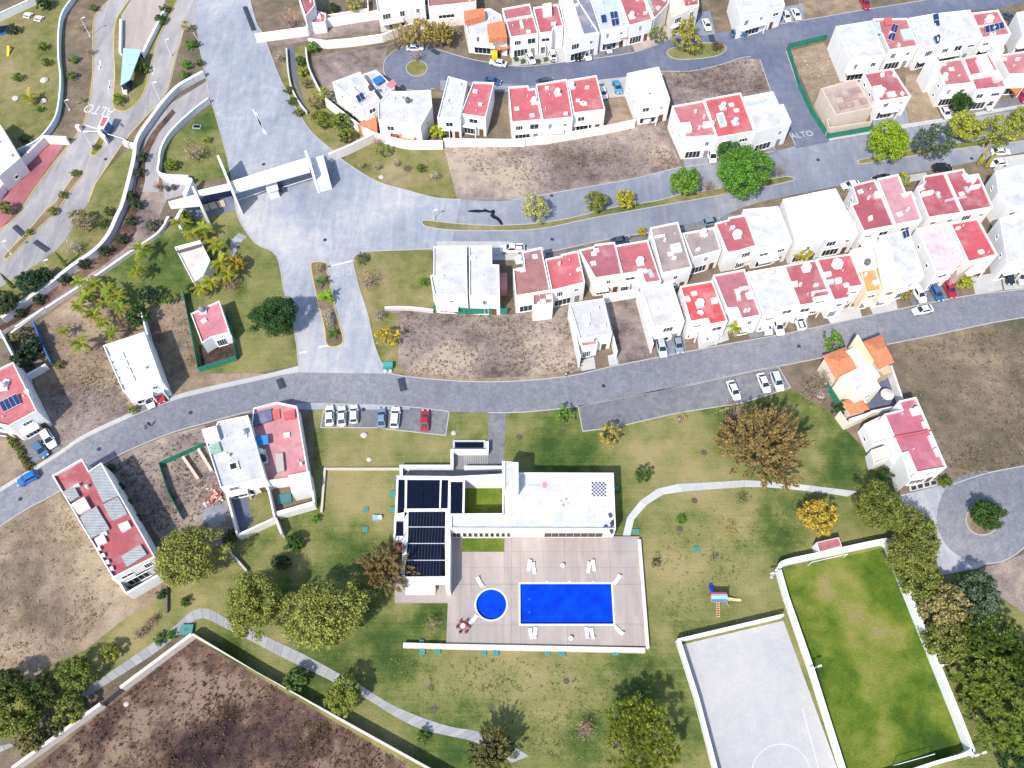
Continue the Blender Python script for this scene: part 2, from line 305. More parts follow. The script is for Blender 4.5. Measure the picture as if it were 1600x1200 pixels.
# lawns
sheet('lawn', Q(490, 628, 701, 636, 905, 630, 1225, 600, 1290, 640, 1350, 700, 1402, 772, 1470, 900, 1530, 885, 1760, 1060, 1760, 1420, 560, 1420, 290, 985, 130, 1080, -40, 1180, -40, 1010, 100, 1000, 250, 930, 330, 840, 440, 800, 490, 790), LAWN_Z, 'lawn')
sheet('lawn', T('01', 1080, 150, 1385, 90, 1420, 200, 1500, 300, 1620, 375, 1665, 580, 1705, 720, 1735, 880, 1745, 1010, 1500, 1060, 1180, 1060, 1080, 600, 1000, 640, 800, 700, 560, 640, 430, 600, 620, 470, 800, 350, 1000, 200), LAWN_Z, 'lawn')
sheet('lawn', T('11', 565, 400, 600, 370, 650, 350, 1030, 335, 1045, 690, 760, 690, 830, 720, 890, 1060, 790, 1062, 735, 1000, 690, 880, 650, 700, 600, 550), LAWN_Z, 'lawn_dry')
sheet('lawn', T('10', 510, 940, 690, 800, 900, 850, 1100, 850, 1200, 1170, 1050, 1160, 900, 1120, 700, 1060), LAWN_Z, 'lawn_dry')
sheet('lawn', T('10', 150, 330, 290, 260, 370, 520, 540, 730, 690, 810, 470, 890, 330, 780, 250, 660, 150, 480), LAWN_Z, 'lawn_dry')
sheet('lawn', T('00', 950, 850, 1240, 620, 1320, 880, 1355, 1030, 1130, 1080, 1110, 1040, 950, 1020), LAWN_Z, 'lawn')
sheet('lawn', T('00', -40, 90, 330, -20, 420, 0, 350, 160, 345, 350, 355, 560, 320, 700, 230, 810, 110, 880, -40, 700), LAWN_Z, 'lawn_dry')
sheet('verge', T('00', 430, 0, 620, 0, 540, 90, 525, 400, 490, 690, 330, 700, 365, 560, 360, 200), LAWN_Z, 'dirt_weed')
sheet('lawn', T('00', 620, 1000, 790, 830, 780, 960, 700, 1200, 480, 1200), LAWN_Z + 0.004, 'lawn')
sheet('lawn', T('01', 480, -20, 720, -10, 680, 160, 540, 350, 300, 520, 60, 690, -40, 740, -40, 560, 250, 400, 380, 280, 440, 100), LAWN_Z + 0.004, 'lawn_dry')
# bare lots
sheet('bare_lot', T('11', 760, 700, 1050, 690, 1480, 720, 1620, 700, 1860, 650, 1930, 1040, 1575, 1105, 1200, 1110, 900, 1085, 830, 1000, 850, 720), DIRT_Z, 'dirt')
sheet('bare_lot', T('21', 540, 610, 735, 580, 830, 900, 850, 970, 620, 1015), DIRT_Z, 'dirt')
sheet('bare_lot', T('20', -400, 860, 0, 855, 200, 840, 880, 700, 1000, 990, 700, 1050, 300, 1120, 0, 1172, -320, 1172), DIRT_Z, 'dirt')
sheet('bare_lot', T('20', 870, 425, 1030, 425, 1200, 390, 1340, 345, 1400, 338, 1450, 355, 1520, 540, 930, 620), DIRT_Z, 'dirt')
sheet('bare_lot', T('20', 540, 590, 680, 540, 740, 720, 540, 750), DIRT_Z, 'dirt_tan')
sheet('bare_lot', T('10', 330, 330, 770, 260, 750, 430, 690, 420, 450, 490, 470, 600, 420, 600), DIRT_Z, 'dirt')
sheet('bare_lot', T('30', 200, 300, 400, 250, 550, 450, 430, 800, 370, 690), DIRT_Z, 'dirt_tan')
sheet('bare_lot', T('30', 880, 440, 960, 430, 1090, 690, 890, 745), DIRT_Z, 'dirt_tan')
sheet('bare_lot', T('01', 230, 760, 440, 610, 800, 720, 1000, 640, 1090, 640, 1180, 1065, 1500, 1060, 1640, 1080, 1090, 1200, 800, 1300, 500, 1445, 330, 1555, 200, 1100), DIRT_Z, 'dirt_tan')
sheet('bare_lot', T('02', 240, 40, 660, -20, 790, 180, 500, 318, 340, 425), DIRT_Z + 0.006, 'dirt')
sheet('bare_lot', T('02', -40, 860, 150, 745, 350, 640, 720, 1180, 940, 1150, 950, 1240, 700, 1400, 500, 1560, 300, 1640, 150, 1760, -40, 1800), DIRT_Z, 'dirt_tan')
sheet('bare_lot', T('02', 620, 470, 780, 385, 1000, 295, 1200, 240, 1390, 880, 1340, 960, 930, 900, 700, 560), DIRT_Z, 'dirt')
sheet('bare_lot', T('03', -150, 1480, 1135, 440, 2960, 1520), DIRT_Z, 'dirt_dark')
sheet('bare_lot', Q(1393, 540, 1473, 523, 1553, 507, 1640, 492, 1640, 720, 1600, 728, 1540, 740, 1489, 757, 1440, 690), DIRT_Z, 'dirt_weed')
sheet('bare_lot', Q(1530, 890, 1560, 880, 1640, 850, 1640, 985, 1560, 930), DIRT_Z, 'dirt')
sheet('bare_lot', T('02', -40, 300, 80, 330, 180, 490, -40, 640), DIRT_Z, 'dirt_tan')
sheet('bare_lot', T('30', 250, 0, 640, 0, 640, 60, 280, 118), DIRT_Z, 'dirt_tan')
# canal track beside the entrance road
sheet('track', T('00', 1220, 470, 1230, 570, 1110, 690, 980, 830, 930, 960, 935, 1200, 770, 1200, 800, 950, 870, 760, 1010, 600), DIRT_Z, 'road_pale')
sheet('track', T('01', 770, 0, 1000, 0, 940, 130, 930, 240, 770, 350, 540, 505, 260, 690, 0, 850, 0, 790, 160, 660, 430, 470, 640, 300, 730, 120), DIRT_Z, 'dirt')
sheet('track', T('10', 0, 200, 340, 150, 700, 60, 1220, 20, 1230, 90, 700, 180, 300, 240, 0, 290), DIRT_Z, 'dirt')
sheet('canal_strip', smooth(T('00', 1010, 640, 905, 760, 850, 850, 815, 960, 800, 1060, 770, 1200)) + smooth(T('01', 760, 60, 735, 170, 650, 300, 560, 390, 440, 480, 260, 600, 60, 740, -20, 800)) + T('01', -20, 830, 80, 775, 270, 660, 470, 520) + T('01', 620, 420, 740, 320, 800, 230, 800, 60) + T('00', 815, 1200, 850, 1060, 850, 960, 885, 870, 930, 780, 1030, 660), DIRT_Z + 0.008, 'dirt_dark')  # flat dark strip between the canal wall and the track
# roads
W_AVE = T('00', 1130, -60, 1165, 230, 1200, 410, 1230, 560, 1265, 680, 1320, 880, 1355, 1040) + Q(369, 327, 379, 353, 400, 381, 432, 400, 444, 455, 455, 492, 463, 535, 466, 567)
E_AVE = T('11', 790, 1065, 735, 1000, 690, 880, 650, 700, 600, 550, 565, 400) + Q(556, 399, 573, 393, 690, 388)
N_S2W = T('10', 1200, 1170, 1050, 1160, 900, 1120, 700, 1060, 510, 940) + T('10', 460, 890, 330, 780, 250, 660, 150, 480, 90, 330, 40, 200, 0, 130, -50, -60)
sheet('road', smooth(W_AVE) + Q(466, 580, 464, 640, 640, 640, 625, 600) + smooth(T('11', 790, 1065, 735, 1000, 690, 880, 650, 700, 600, 550, 565, 400)) + Q(556, 399, 573, 393, 705, 388, 720, 312) + smooth(N_S2W[1:]), ROAD_Z, 'road_light')
S2N = Q(640, 299, 680, 309, 720, 312, 800, 313, 880, 299, 987, 280, 1053, 264, 1104, 256, 1208, 237, 1247, 227, 1295, 217, 1361, 206, 1473, 188, 1640, 160)
S2S = Q(1640, 230, 1441, 268, 1313, 290, 1180, 318, 1115, 345, 1067, 357, 1013, 364, 960, 372, 861, 393, 800, 399, 675, 391, 640, 391)
sheet('road', smooth(S2N) + smooth(S2S), ROAD_Z - 0.004, 'road_mid')
LN_W = Q(466, 582, 440, 586, 400, 595, 345, 607, 290, 620, 261, 629, 213, 648, 133, 685, 88, 715, 0, 769, -40, 795)
LS = Q(-40, 850, 0, 823, 40, 797, 93, 768, 163, 724, 208, 701, 267, 677, 323, 661, 392, 643, 464, 633, 507, 631, 627, 635, 701, 643, 763, 645, 820, 644, 904, 635, 980, 620, 1083, 600, 1180, 579, 1215, 573, 1300, 556, 1393, 537, 1473, 521, 1553, 504, 1640, 490)
LN_E = Q(1640, 446, 1600, 452, 1527, 460, 1460, 472, 1401, 484, 1292, 508, 1220, 523, 1141, 537, 1067, 551, 960, 572, 888, 588, 800, 596, 720, 596, 640, 589, 611, 584)
sheet('road', smooth(LS) + smooth(LN_E) + smooth(LN_W), ROAD_Z + 0.006, 'road_cobble')
SIDE_W = Q(1187, 93, 1203, 139, 1224, 190, 1243, 227); SIDE_E = Q(1228, 80, 1247, 136, 1279, 184, 1292, 217)
sheet('road', Q(1165, 60, 1187, 93, 1203, 139, 1224, 190, 1244, 232, 1296, 222, 1279, 184, 1247, 136, 1228, 80, 1226, 60), ROAD_Z + 0.004, 'road_dark')
TOPN = Q(1083, 62, 1100, 55, 1144, 49, 1180, 44, 1255, 32, 1367, 13, 1447, 0, 1520, -14)
sheet('road', smooth(TOPN) + Q(1640, -8, 1567, 12, 1420, 28, 1305, 57, 1227, 79, 1187, 93, 1157, 91, 1100, 80), ROAD_Z, 'road_dark')
CDS_N = Q(683, 77, 733, 92, 773, 99, 820, 104, 891, 96, 987, 83, 1040, 64, 1090, 54, 1144, 50)
CDS_S = Q(1187, 93, 1173, 89, 1157, 91, 1120, 103, 1075, 112, 1032, 112, 976, 121, 933, 128, 820, 137, 773, 134, 697, 127, 680, 139)
sheet('road', smooth(CDS_N) + Q(1200, 60) + smooth(CDS_S) + [p for p in ell(654, 106, 55, 36, 40)[8:31]], ROAD_Z + 0.010, 'road_dark')
GL = T('00', 680, -60, 640, 0, 560, 90, 545, 200, 545, 400, 530, 550, 500, 700, 440, 800, 300, 980, 180, 1140, 100, 1270, 0, 1345, -60, 1380)
GR = T('01', -60, 600, 0, 560, 250, 400, 340, 330, 390, 270, 450, 160, 520, 60) + T('00', 560, 1080, 600, 1020, 700, 870, 770, 780, 850, 690, 940, 600, 985, 510, 1020, 360, 1060, 220, 1090, 150)
sheet('road', smooth(GL) + GR + T('00', 1150, 150, 1140, -60), ROAD_Z - 0.008, 'road_pale')
sheet('road', ell(1540, 808, 78, 73, 40), ROAD_Z + 0.008, 'road_cobble')
sheet('road', smooth(Q(1489, 757, 1540, 740, 1600, 728, 1660, 715)) + Q(1660, 860, 1600, 860, 1480, 850), ROAD_Z + 0.004, 'road_cobble')
sheet('pavement', Q(1401, 775, 1464, 760, 1495, 755, 1530, 800, 1545, 880, 1527, 888, 1471, 899, 1445, 850), ROAD_Z, 'road_light')
# kerbs
for q in (smooth(W_AVE), smooth(T('11', 790, 1065, 735, 1000, 690, 880, 650, 700, 600, 550, 565, 400)) + Q(556, 399, 573, 393, 675, 389), smooth(N_S2W), smooth(LN_W), smooth(LN_E), smooth(LS[:13]), smooth(LS[13:]), smooth(S2N[3:9]), smooth(S2N[11:]), smooth(S2S[5:-1]), smooth(Q(1489, 757, 1540, 740, 1600, 728, 1660, 715)), smooth(CDS_N[:7]), smooth(CDS_S[1:10]), SIDE_W, SIDE_E, smooth(TOPN[2:]), ell(654, 106, 55, 36, 40)[7:32], ell(1540, 808, 78, 73, 40)[2:24]):
    kerb(q)
kerb(smooth(GL[1:]), 'paint_yellow'); kerb(GR[6:], 'paint_yellow')
# planted islands
island('island', smooth(T('00', 800, -60, 700, 80, 670, 160, 665, 300, 672, 450, 660, 610, 690, 650, 740, 650, 800, 610, 850, 530, 890, 370, 930, 220, 1000, 90, 1070, -60), 3, False), 'lawn_dry', 'paint_yellow')
island('island', T('00', 1078, 160, 1110, 150, 1165, 240, 1200, 410, 1180, 440, 1040, 520, 960, 620, 950, 590, 990, 510, 1025, 360, 1064, 220), 'dirt_weed')
island('island', smooth(T('00', 590, 790, 625, 800, 600, 860, 560, 912, 530, 905, 550, 860), 3, True), 'lawn_dry', 'paint_yellow')
island('island', smooth(T('00', 455, 1005, 495, 1015, 430, 1100, 350, 1220) + T('01', 300, 150, 180, 260, 70, 375, 25, 395, 35, 360, 150, 245, 270, 100) + T('00', 320, 1190, 390, 1090), 2, True), 'dirt_weed', 'paint_yellow')
island('island', smooth(T('11', 970, 178, 1000, 165, 1130, 180, 1350, 195, 1500, 192) + T('21', 120, 185, 300, 160, 450, 125, 600, 88, 850, 50, 1000, 10) + Q(1110, 297, 1180, 284, 1225, 276, 1238, 277, 1238, 283, 1180, 296, 1107, 309, 1027, 323, 928, 341, 853, 357, 800, 361, 720, 361, 670, 356), 3, True), 'lawn_dry')
island('island', smooth(Q(1341, 253, 1345, 249, 1433, 232, 1487, 225, 1560, 212, 1640, 198, 1640, 215, 1527, 229, 1447, 241, 1348, 257), 2, True), 'lawn_dry')
island('island', smooth(Q(1041, 83, 1053, 74, 1085, 68, 1115, 67, 1132, 71, 1135, 78, 1120, 88, 1085, 93, 1056, 93), 3, True), 'lawn')
island('island', ell(651, 107, 17, 13, 24), 'lawn_dry')
island('island', ell(1535, 812, 27, 25, 24), 'dirt_tan')
island('island', smooth(T('11', 320, 440, 340, 410, 410, 415, 420, 460, 470, 700, 512, 850, 500, 895, 450, 912, 410, 890, 400, 800, 350, 600), 3, True), 'dirt_weed', 'paint_yellow')
# road marks
def mark(px, wd, name='road_marking', mat='road_paint', z=0.055):
    mb = MB(); L, R = strip([P(x, y) for x, y in px], wd); n = len(L)
    mb.add([(p.x, p.y, z) for p in L] + [(p.x, p.y, z) for p in R], [(n + i, n + i + 1, i + 1, i) for i in range(n - 1)])
    o = mb.build(name, mat); o['kind'] = 'structure'; return o
mark(T('11', 425, 437, 575, 402), 0.4); mark(T('11', 250, 945, 300, 935), 0.4); mark(T('11', 365, 910, 425, 900), 0.35); mark(T('11', 425, 437, 425, 437)[:1] + T('11', 440, 436), 0.4)
mark(T('00', 585, 350, 592, 405), 0.3); mark(T('00', 640, 470, 645, 520), 0.3); mark(T('00', 905, 400, 895, 440), 0.3); mark(T('00', 500, 735, 640, 775), 0.45)
mark(T('00', 1480, 640, 1560, 790), 0.35); mark(T('10', 0, 660, 45, 780), 0.35)
for a in ((585, 400), (640, 515)):
    c = P(*T('00', *a)[0]); mb = MB(); mb.add([(c.x - 0.55, c.y + 0.6, 0.055), (c.x + 0.55, c.y + 0.6, 0.055), (c.x, c.y - 0.9, 0.055)], [(0, 2, 1)]); o = mb.build('road_marking', 'road_paint'); o['kind'] = 'structure'
def text_mesh(s, loc, rz, size, sy=1.0, mat='road_paint', name='road_marking', z=0.056):
    cu = bpy.data.curves.new('t', 'FONT'); cu.body = s; cu.size = size; cu.align_x = 'CENTER'; cu.align_y = 'CENTER'; cu.resolution_u = 3
    ob = bpy.data.objects.new('t', cu); COL.objects.link(ob); bpy.context.view_layer.update()
    me = bpy.data.meshes.new_from_object(ob.evaluated_get(bpy.context.evaluated_depsgraph_get())); bpy.data.objects.remove(ob)
    me.materials.clear(); o = link(name, me, mat, None, None, (loc.x, loc.y, z), (0, 0, rz), (1, sy, 1)); o['kind'] = 'structure'; return o
text_mesh('ALTO', P(155, 172), math.radians(166), 3.0, 1.4)
text_mesh('ALTO', P(1253, 211), math.radians(12), 2.2, 1.2, 'road_paint_worn'); text_mesh('ALTO', P(534, 427), math.radians(10), 1.7, 1.6, 'road_paint_worn')
# dark water stain on the street, speed humps
sheet('water_stain', T('11', 1240, 110, 1290, 103, 1330, 106, 1340, 98, 1372, 112, 1392, 102, 1402, 116, 1396, 134, 1420, 148, 1438, 166, 1448, 190, 1462, 212, 1452, 220, 1440, 206, 1424, 178, 1404, 160, 1388, 156, 1372, 140, 1380, 124, 1340, 118, 1300, 122, 1246, 118), 0.052, 'wet_stain')
for q in (T('11', 137, 1095, 160, 1150), T('11', 850, 1090, 868, 1165), T('01', 85, 200, 150, 260), T('01', 205, 290, 285, 345), T('00', 1435, 40, 1490, 180), T('20', 1165, 205, 1180, 255), T('10', 1030, 293, 1075, 318)):
    (x0, y0), (x1, y1) = q; xc = (x0 + x1) / 2
    a, b = (P(x0, y0), P(x1, y1))
    mb = MB(); L, R = strip([a, b], 1.3 if abs(x1 - x0) > 8 else 1.5); z = 0.05
    mb.add([(L[0].x, L[0].y, z), (L[1].x, L[1].y, z), (R[1].x, R[1].y, z), (R[0].x, R[0].y, z)] + [((L[i].x + R[i].x) / 2, (L[i].y + R[i].y) / 2, 0.14) for i in (0, 1)], [(0, 1, 5, 4), (4, 5, 2, 3), (0, 4, 3), (1, 2, 5)])
    o = mb.build('speed_hump', 'dark_steel'); o['kind'] = 'structure'
# parking bays and drives
def pad(px, mat='paver_grey', z=0.048, name='driveway'): return sheet(name, px, z, mat)
pad(T('12', 405, 115, 850, 132, 1132, 162, 1112, 300, 700, 255, 380, 255), 'paver_grey', 0.030, 'parking_bay')
kerb(T('12', 405, 118, 380, 256, 700, 257, 1112, 302, 1132, 164))
pad(T('22', 388, 133, 700, 70) + Q(1083, 602, 1215, 575, 1235, 605, 1160, 630, 1060, 645, 910, 675), 'paver_grey', 0.030, 'parking_bay')
kerb(T('22', 388, 133, 415, 278) + Q(960, 668, 1060, 645, 1160, 630, 1235, 606, 1216, 574))
kerb(T('22', 385, 132, 700, 68) + Q(1083, 601, 1180, 580, 1214, 574))
for q, m in ((T('21', 400, 990, 480, 965, 490, 1035, 405, 1050), 'concrete'), (T('21', 560, 960, 610, 945, 625, 1010, 570, 1020), 'concrete'),
             (T('21', 840, 860, 1010, 830, 1020, 935, 865, 970), 'road_mid'), (Z(1060, 400, 5.33, 150, 640, 400, 590, 420, 700, 170, 780), 'concrete'), (Z(1060, 400, 5.33, 560, 610, 860, 530, 890, 640, 600, 690), 'paver_grey'),
             (Z(1060, 400, 5.33, 950, 500, 1060, 480, 1090, 590, 990, 610), 'paver_grey'), (Z(1060, 400, 5.33, 1210, 470, 1500, 410, 1530, 510, 1270, 570), 'concrete'),
             (T('31', 660, 660, 820, 620, 835, 690, 690, 715), 'concrete'), (T('31', 880, 570, 1170, 510, 1195, 620, 930, 690), 'paver_grey'), (T('31', 1265, 500, 1430, 470, 1450, 575, 1290, 600), 'concrete'), (T('31', 1440, 470, 1620, 440, 1640, 560, 1460, 575), 'concrete'),
             (T('20', 0, 300, 330, 260, 350, 362, 0, 388), 'concrete'), (T('20', 330, 280, 680, 230, 700, 312, 340, 360), 'paver_grey'), (T('20', 690, 230, 900, 150, 930, 230, 720, 305), 'paving_pink'), (T('20', 900, 130, 1160, 60, 1190, 200, 930, 240), 'road_mid'),
             (T('30', -40, 80, 280, 20, 285, 118, -40, 170), 'road_mid'), (T('20', 1000, 880, 1180, 850, 1190, 970, 1010, 1010), 'road_mid'), (T('20', 1400, 860, 1520, 830, 1560, 895, 1480, 920), 'paver_grey'),
             (T('30', 690, 670, 880, 630, 910, 760, 690, 780), 'road_mid'), (T('30', 1080, 650, 1575, 560, 1600, 640, 1110, 710), 'paver_grey'), (T('02', 780, 90, 985, 40, 1000, 105, 800, 175), 'paver_grey'), (T('02', 120, 300, 320, 280, 370, 370, 190, 470), 'paver_grey'),
             (T('11', 1060, 290, 1480, 290, 1600, 330, 1575, 400, 1380, 400, 1060, 340), 'concrete'), (T('21', 0, 330, 60, 340, 180, 320, 200, 380, 0, 400), 'concrete'), (T('21', 200, 370, 800, 250, 820, 300, 200, 400), 'paver_grey'), (T('21', 970, 200, 1400, 110, 1400, 150, 980, 240), 'paver_grey'),
             (T('10', 1080, 470, 1575, 500, 1575, 540, 1080, 530), 'road_mid'), (T('20', 500, 470, 670, 450, 690, 560, 530, 580), 'concrete'), (T('30', 500, 1090, 1000, 1010, 1020, 1050, 520, 1120), 'concrete'), (T('30', 1380, 930, 1600, 900, 1600, 960, 1400, 1000), 'concrete')):
    pad(q, m)
sheet('pavement', Q(1295, 214, 1361, 203, 1473, 185, 1600, 163, 1600, 168, 1473, 191, 1361, 209, 1296, 220), 0.10, 'concrete')
sheet('pavement', smooth(Q(466, 572, 430, 581, 400, 588, 345, 600, 290, 613, 261, 623, 213, 641, 133, 678, 88, 708, 0, 762)) + smooth(LN_W[:-1])[::-1], 0.040, 'concrete')
sheet('pavement', smooth(Q(616, 578, 640, 582, 720, 589, 800, 589, 888, 581)) + Q(888, 588, 800, 596, 720, 596, 640, 589), 0.040, 'dirt_tan')
# walks in the park
def slabs(name, A, B, step, mat, z=0.07, tone=0.31):
    A = [P(*p) for p in A]; B = [P(*p) for p in B]
    root = bpy.data.objects.new(name, None); COL.objects.link(root); root['kind'] = 'structure'; WL[root.name] = Vector((0, 0, 0))
    def at(L, t):
        d = [0]
        for i in range(len(L) - 1): d.append(d[-1] + (L[i + 1] - L[i]).length)
        s = t * d[-1]
        for i in range(len(L) - 1):
            if s <= d[i + 1] or i == len(L) - 2: return L[i].lerp(L[i + 1], (s - d[i]) / (d[i + 1] - d[i]))
    ln = sum((A[i + 1] - A[i]).length for i in range(len(A) - 1)); n = max(2, int(ln / step)); g = 0.02 / step
    for i in range(n):
        q = [at(A, (i + g) / n), at(A, (i + 1 - g) / n), at(B, (i + 1 - g) / n), at(B, (i + g) / n)]
        zz = z + random.uniform(-0.012, 0.012); c = random.uniform(0.85, 1.08) * tone
        m_ = MB(); m_.prism([Vector(p) for p in ccw(q)], 0.0, zz); m_.build('slab', mat, root, (c, c, c * 1.01))
    return root
slabs('path', smooth(T('03', 470, 775, 600, 670, 850, 500, 1000, 390, 1110, 290, 1180, 262, 1260, 280, 1330, 330)) + smooth(T('13', 130, 460, 330, 560, 520, 665, 630, 725, 780, 820, 960, 900, 1150, 960, 1330, 990, 1480, 1060, 1600, 1130)), smooth(T('03', 510, 785, 640, 700, 890, 540, 1030, 430, 1120, 350, 1180, 320, 1230, 335, 1300, 370)) + smooth(T('13', 0, 470, 170, 560, 340, 640, 460, 700, 640, 790, 800, 890, 960, 970, 1120, 1010, 1260, 1040, 1400, 1100, 1500, 1170)), 1.5, 'plain')
slabs('path', T('03', -30, 1080, 60, 1055), T('03', -30, 1120, 90, 1068), 1.5, 'plain')
slabs('path', smooth(T('22', 645, 905, 655, 830, 700, 740, 780, 660, 880, 600, 940, 588, 1100, 580, 1400, 562)) + T('32', 195, 580, 400, 605, 600, 630), smooth(T('22', 690, 905, 692, 850, 730, 770, 800, 700, 880, 650, 960, 635, 1100, 622, 1420, 600)) + T('32', 190, 615, 400, 638, 540, 660), 4.0, 'plain', tone=0.47)
slabs('path', T('01', 1400, 240, 1350, 290, 1345, 340, 1365, 385), T('01', 1450, 262, 1395, 310, 1385, 350, 1395, 385), 1.2, 'plain')
sheet('walk', T('12', 1360, 168, 1463, 172, 1455, 440, 1360, 430), 0.05, 'paver_grey')
# ================================================================== BUILDINGS
WHITE = (0.76, 0.75, 0.735); CREAM = (0.74, 0.66, 0.52); GREY = (0.42, 0.42, 0.42)
RED = (0.40, 0.062, 0.075); RED2 = (0.335, 0.062, 0.085); DUSTY = (0.30, 0.125, 0.125); BRIGHT = (0.55, 0.045, 0.06); PINK = (0.52, 0.20, 0.23)
ORANGE = (0.60, 0.22, 0.115); WROOF = (0.54, 0.55, 0.57); LROOF = (0.50, 0.52, 0.55); GROOF = (0.36, 0.35, 0.34); BROOF = (0.27, 0.22, 0.21); BLUEG = (0.40, 0.46, 0.58)
NV = [0]
def window(t, a, n, d, zc, wd, ht, mat='glass', fcol=WHITE, mull=1):
    # a = centre on the wall (2D), n = outward normal, d = along the wall
    def q(x, z, o): p = a + d * x + n * o; return (p.x, p.y, zc + z)
    W, Hh, fw = wd / 2, ht / 2, 0.09; mb = MB(); ring = [(-1, -1), (1, -1), (1, 1), (-1, 1)]
    vs = [q(x * W, z * Hh, o) for o in (-0.05, 0.09) for x, z in ring] + [q(x * (W - fw), z * (Hh - fw), o) for o in (0.09, 0.0) for x, z in ring]
    fs = []
    for i in range(4):
        j = (i + 1) % 4
        for k_ in range(3): fs.append((k_ * 4 + i, k_ * 4 + j, (k_ + 1) * 4 + j, (k_ + 1) * 4 + i))
    mb.add(vs, fs)
    for m in range(mull):
        x = -W + (m + 1) * wd / (mull + 1)
        mb.add([q(x + sx * 0.035, sz * (Hh - fw), o) for o in (0.0, 0.07) for sx, sz in ((-1, -1), (1, -1), (1, 1), (-1, 1))], [(4, 5, 6, 7), (0, 1, 5, 4), (1, 2, 6, 5), (2, 3, 7, 6), (3, 0, 4, 7)])
    o = mb.build('window', 'plain', t, fcol)
    m2 = MB(); m2.add([q(x * (W - fw), z * (Hh - fw), 0.02) for x, z in ring], [(0, 1, 2, 3)]); m2.build('pane', mat, o)
    m3 = MB(); m3.add([q(x * (W + 0.08), -Hh + z, o_) for o_ in (0.0, 0.16) for x, z in ((-1, -0.08), (1, -0.08), (1, 0), (-1, 0))], [(4, 5, 6, 7), (0, 1, 5, 4), (1, 2, 6, 5), (2, 3, 7, 6), (3, 0, 4, 7)]); m3.build('sill', 'plain', o, fcol)
    return o
def door(t, a, n, d, z0, wd, ht, col, name='door'):
    def q(x, z, o): p = a + d * x + n * o; return (p.x, p.y, z0 + z)
    mb = MB(); mb.add([q(x * wd / 2, z * ht, o) for o in (-0.05, 0.06) for x, z in ((-1, 0), (1, 0), (1, 1), (-1, 1))], [(4, 5, 6, 7), (0, 1, 5, 4), (1, 2, 6, 5), (2, 3, 7, 6), (3, 0, 4, 7)])
    o = mb.build(name, 'plain', t, col)
    m2 = MB(); m2.add([q(wd * 0.38 + sx * 0.06, ht * 0.45 + sz * 0.1, o_) for o_ in (0.06, 0.12) for sx, sz in ((-1, -1), (1, -1), (1, 1), (-1, 1))], [(4, 5, 6, 7), (0, 1, 5, 4), (1, 2, 6, 5), (2, 3, 7, 6), (3, 0, 4, 7)]); m2.build('handle', 'metal', o)
    return o
def shell(t, p, h, roof=WROOF, wall=WHITE, par=0.45, z0=0.0, th=0.2, name='wall', rmat='roof', rname='roof', zt=None):
    NV[0] += 1; h = h * 0.93 if h > 5.3 else h; h += 0.011 * (NV[0] % 17); poly = [Vector(q[:2]) for q in wpoly(p, h)]
    n = len(poly); inn = inset(poly, th); zr = h - par
    vs = [(q.x, q.y, z0) for q in poly] + [(q.x, q.y, h) for q in poly] + [(q.x, q.y, h) for q in inn] + [(q.x, q.y, zr - 0.05) for q in inn]; fs = []
    for i in range(n):
        j = (i + 1) % n
        for k_ in range(3): fs.append((k_ * n + i, k_ * n + j, (k_ + 1) * n + j, (k_ + 1) * n + i))
    mb = MB(); mb.add(vs, fs); wobj = mb.build(name, 'wall', t, wall)
    if roof is not None:
        m2 = MB(); ins2 = inset(poly, th * 0.5); m2.add([(q.x, q.y, zr) for q in ins2], [tuple(range(n))]); m2.build(rname, rmat, t, roof)
    return poly, h, zr
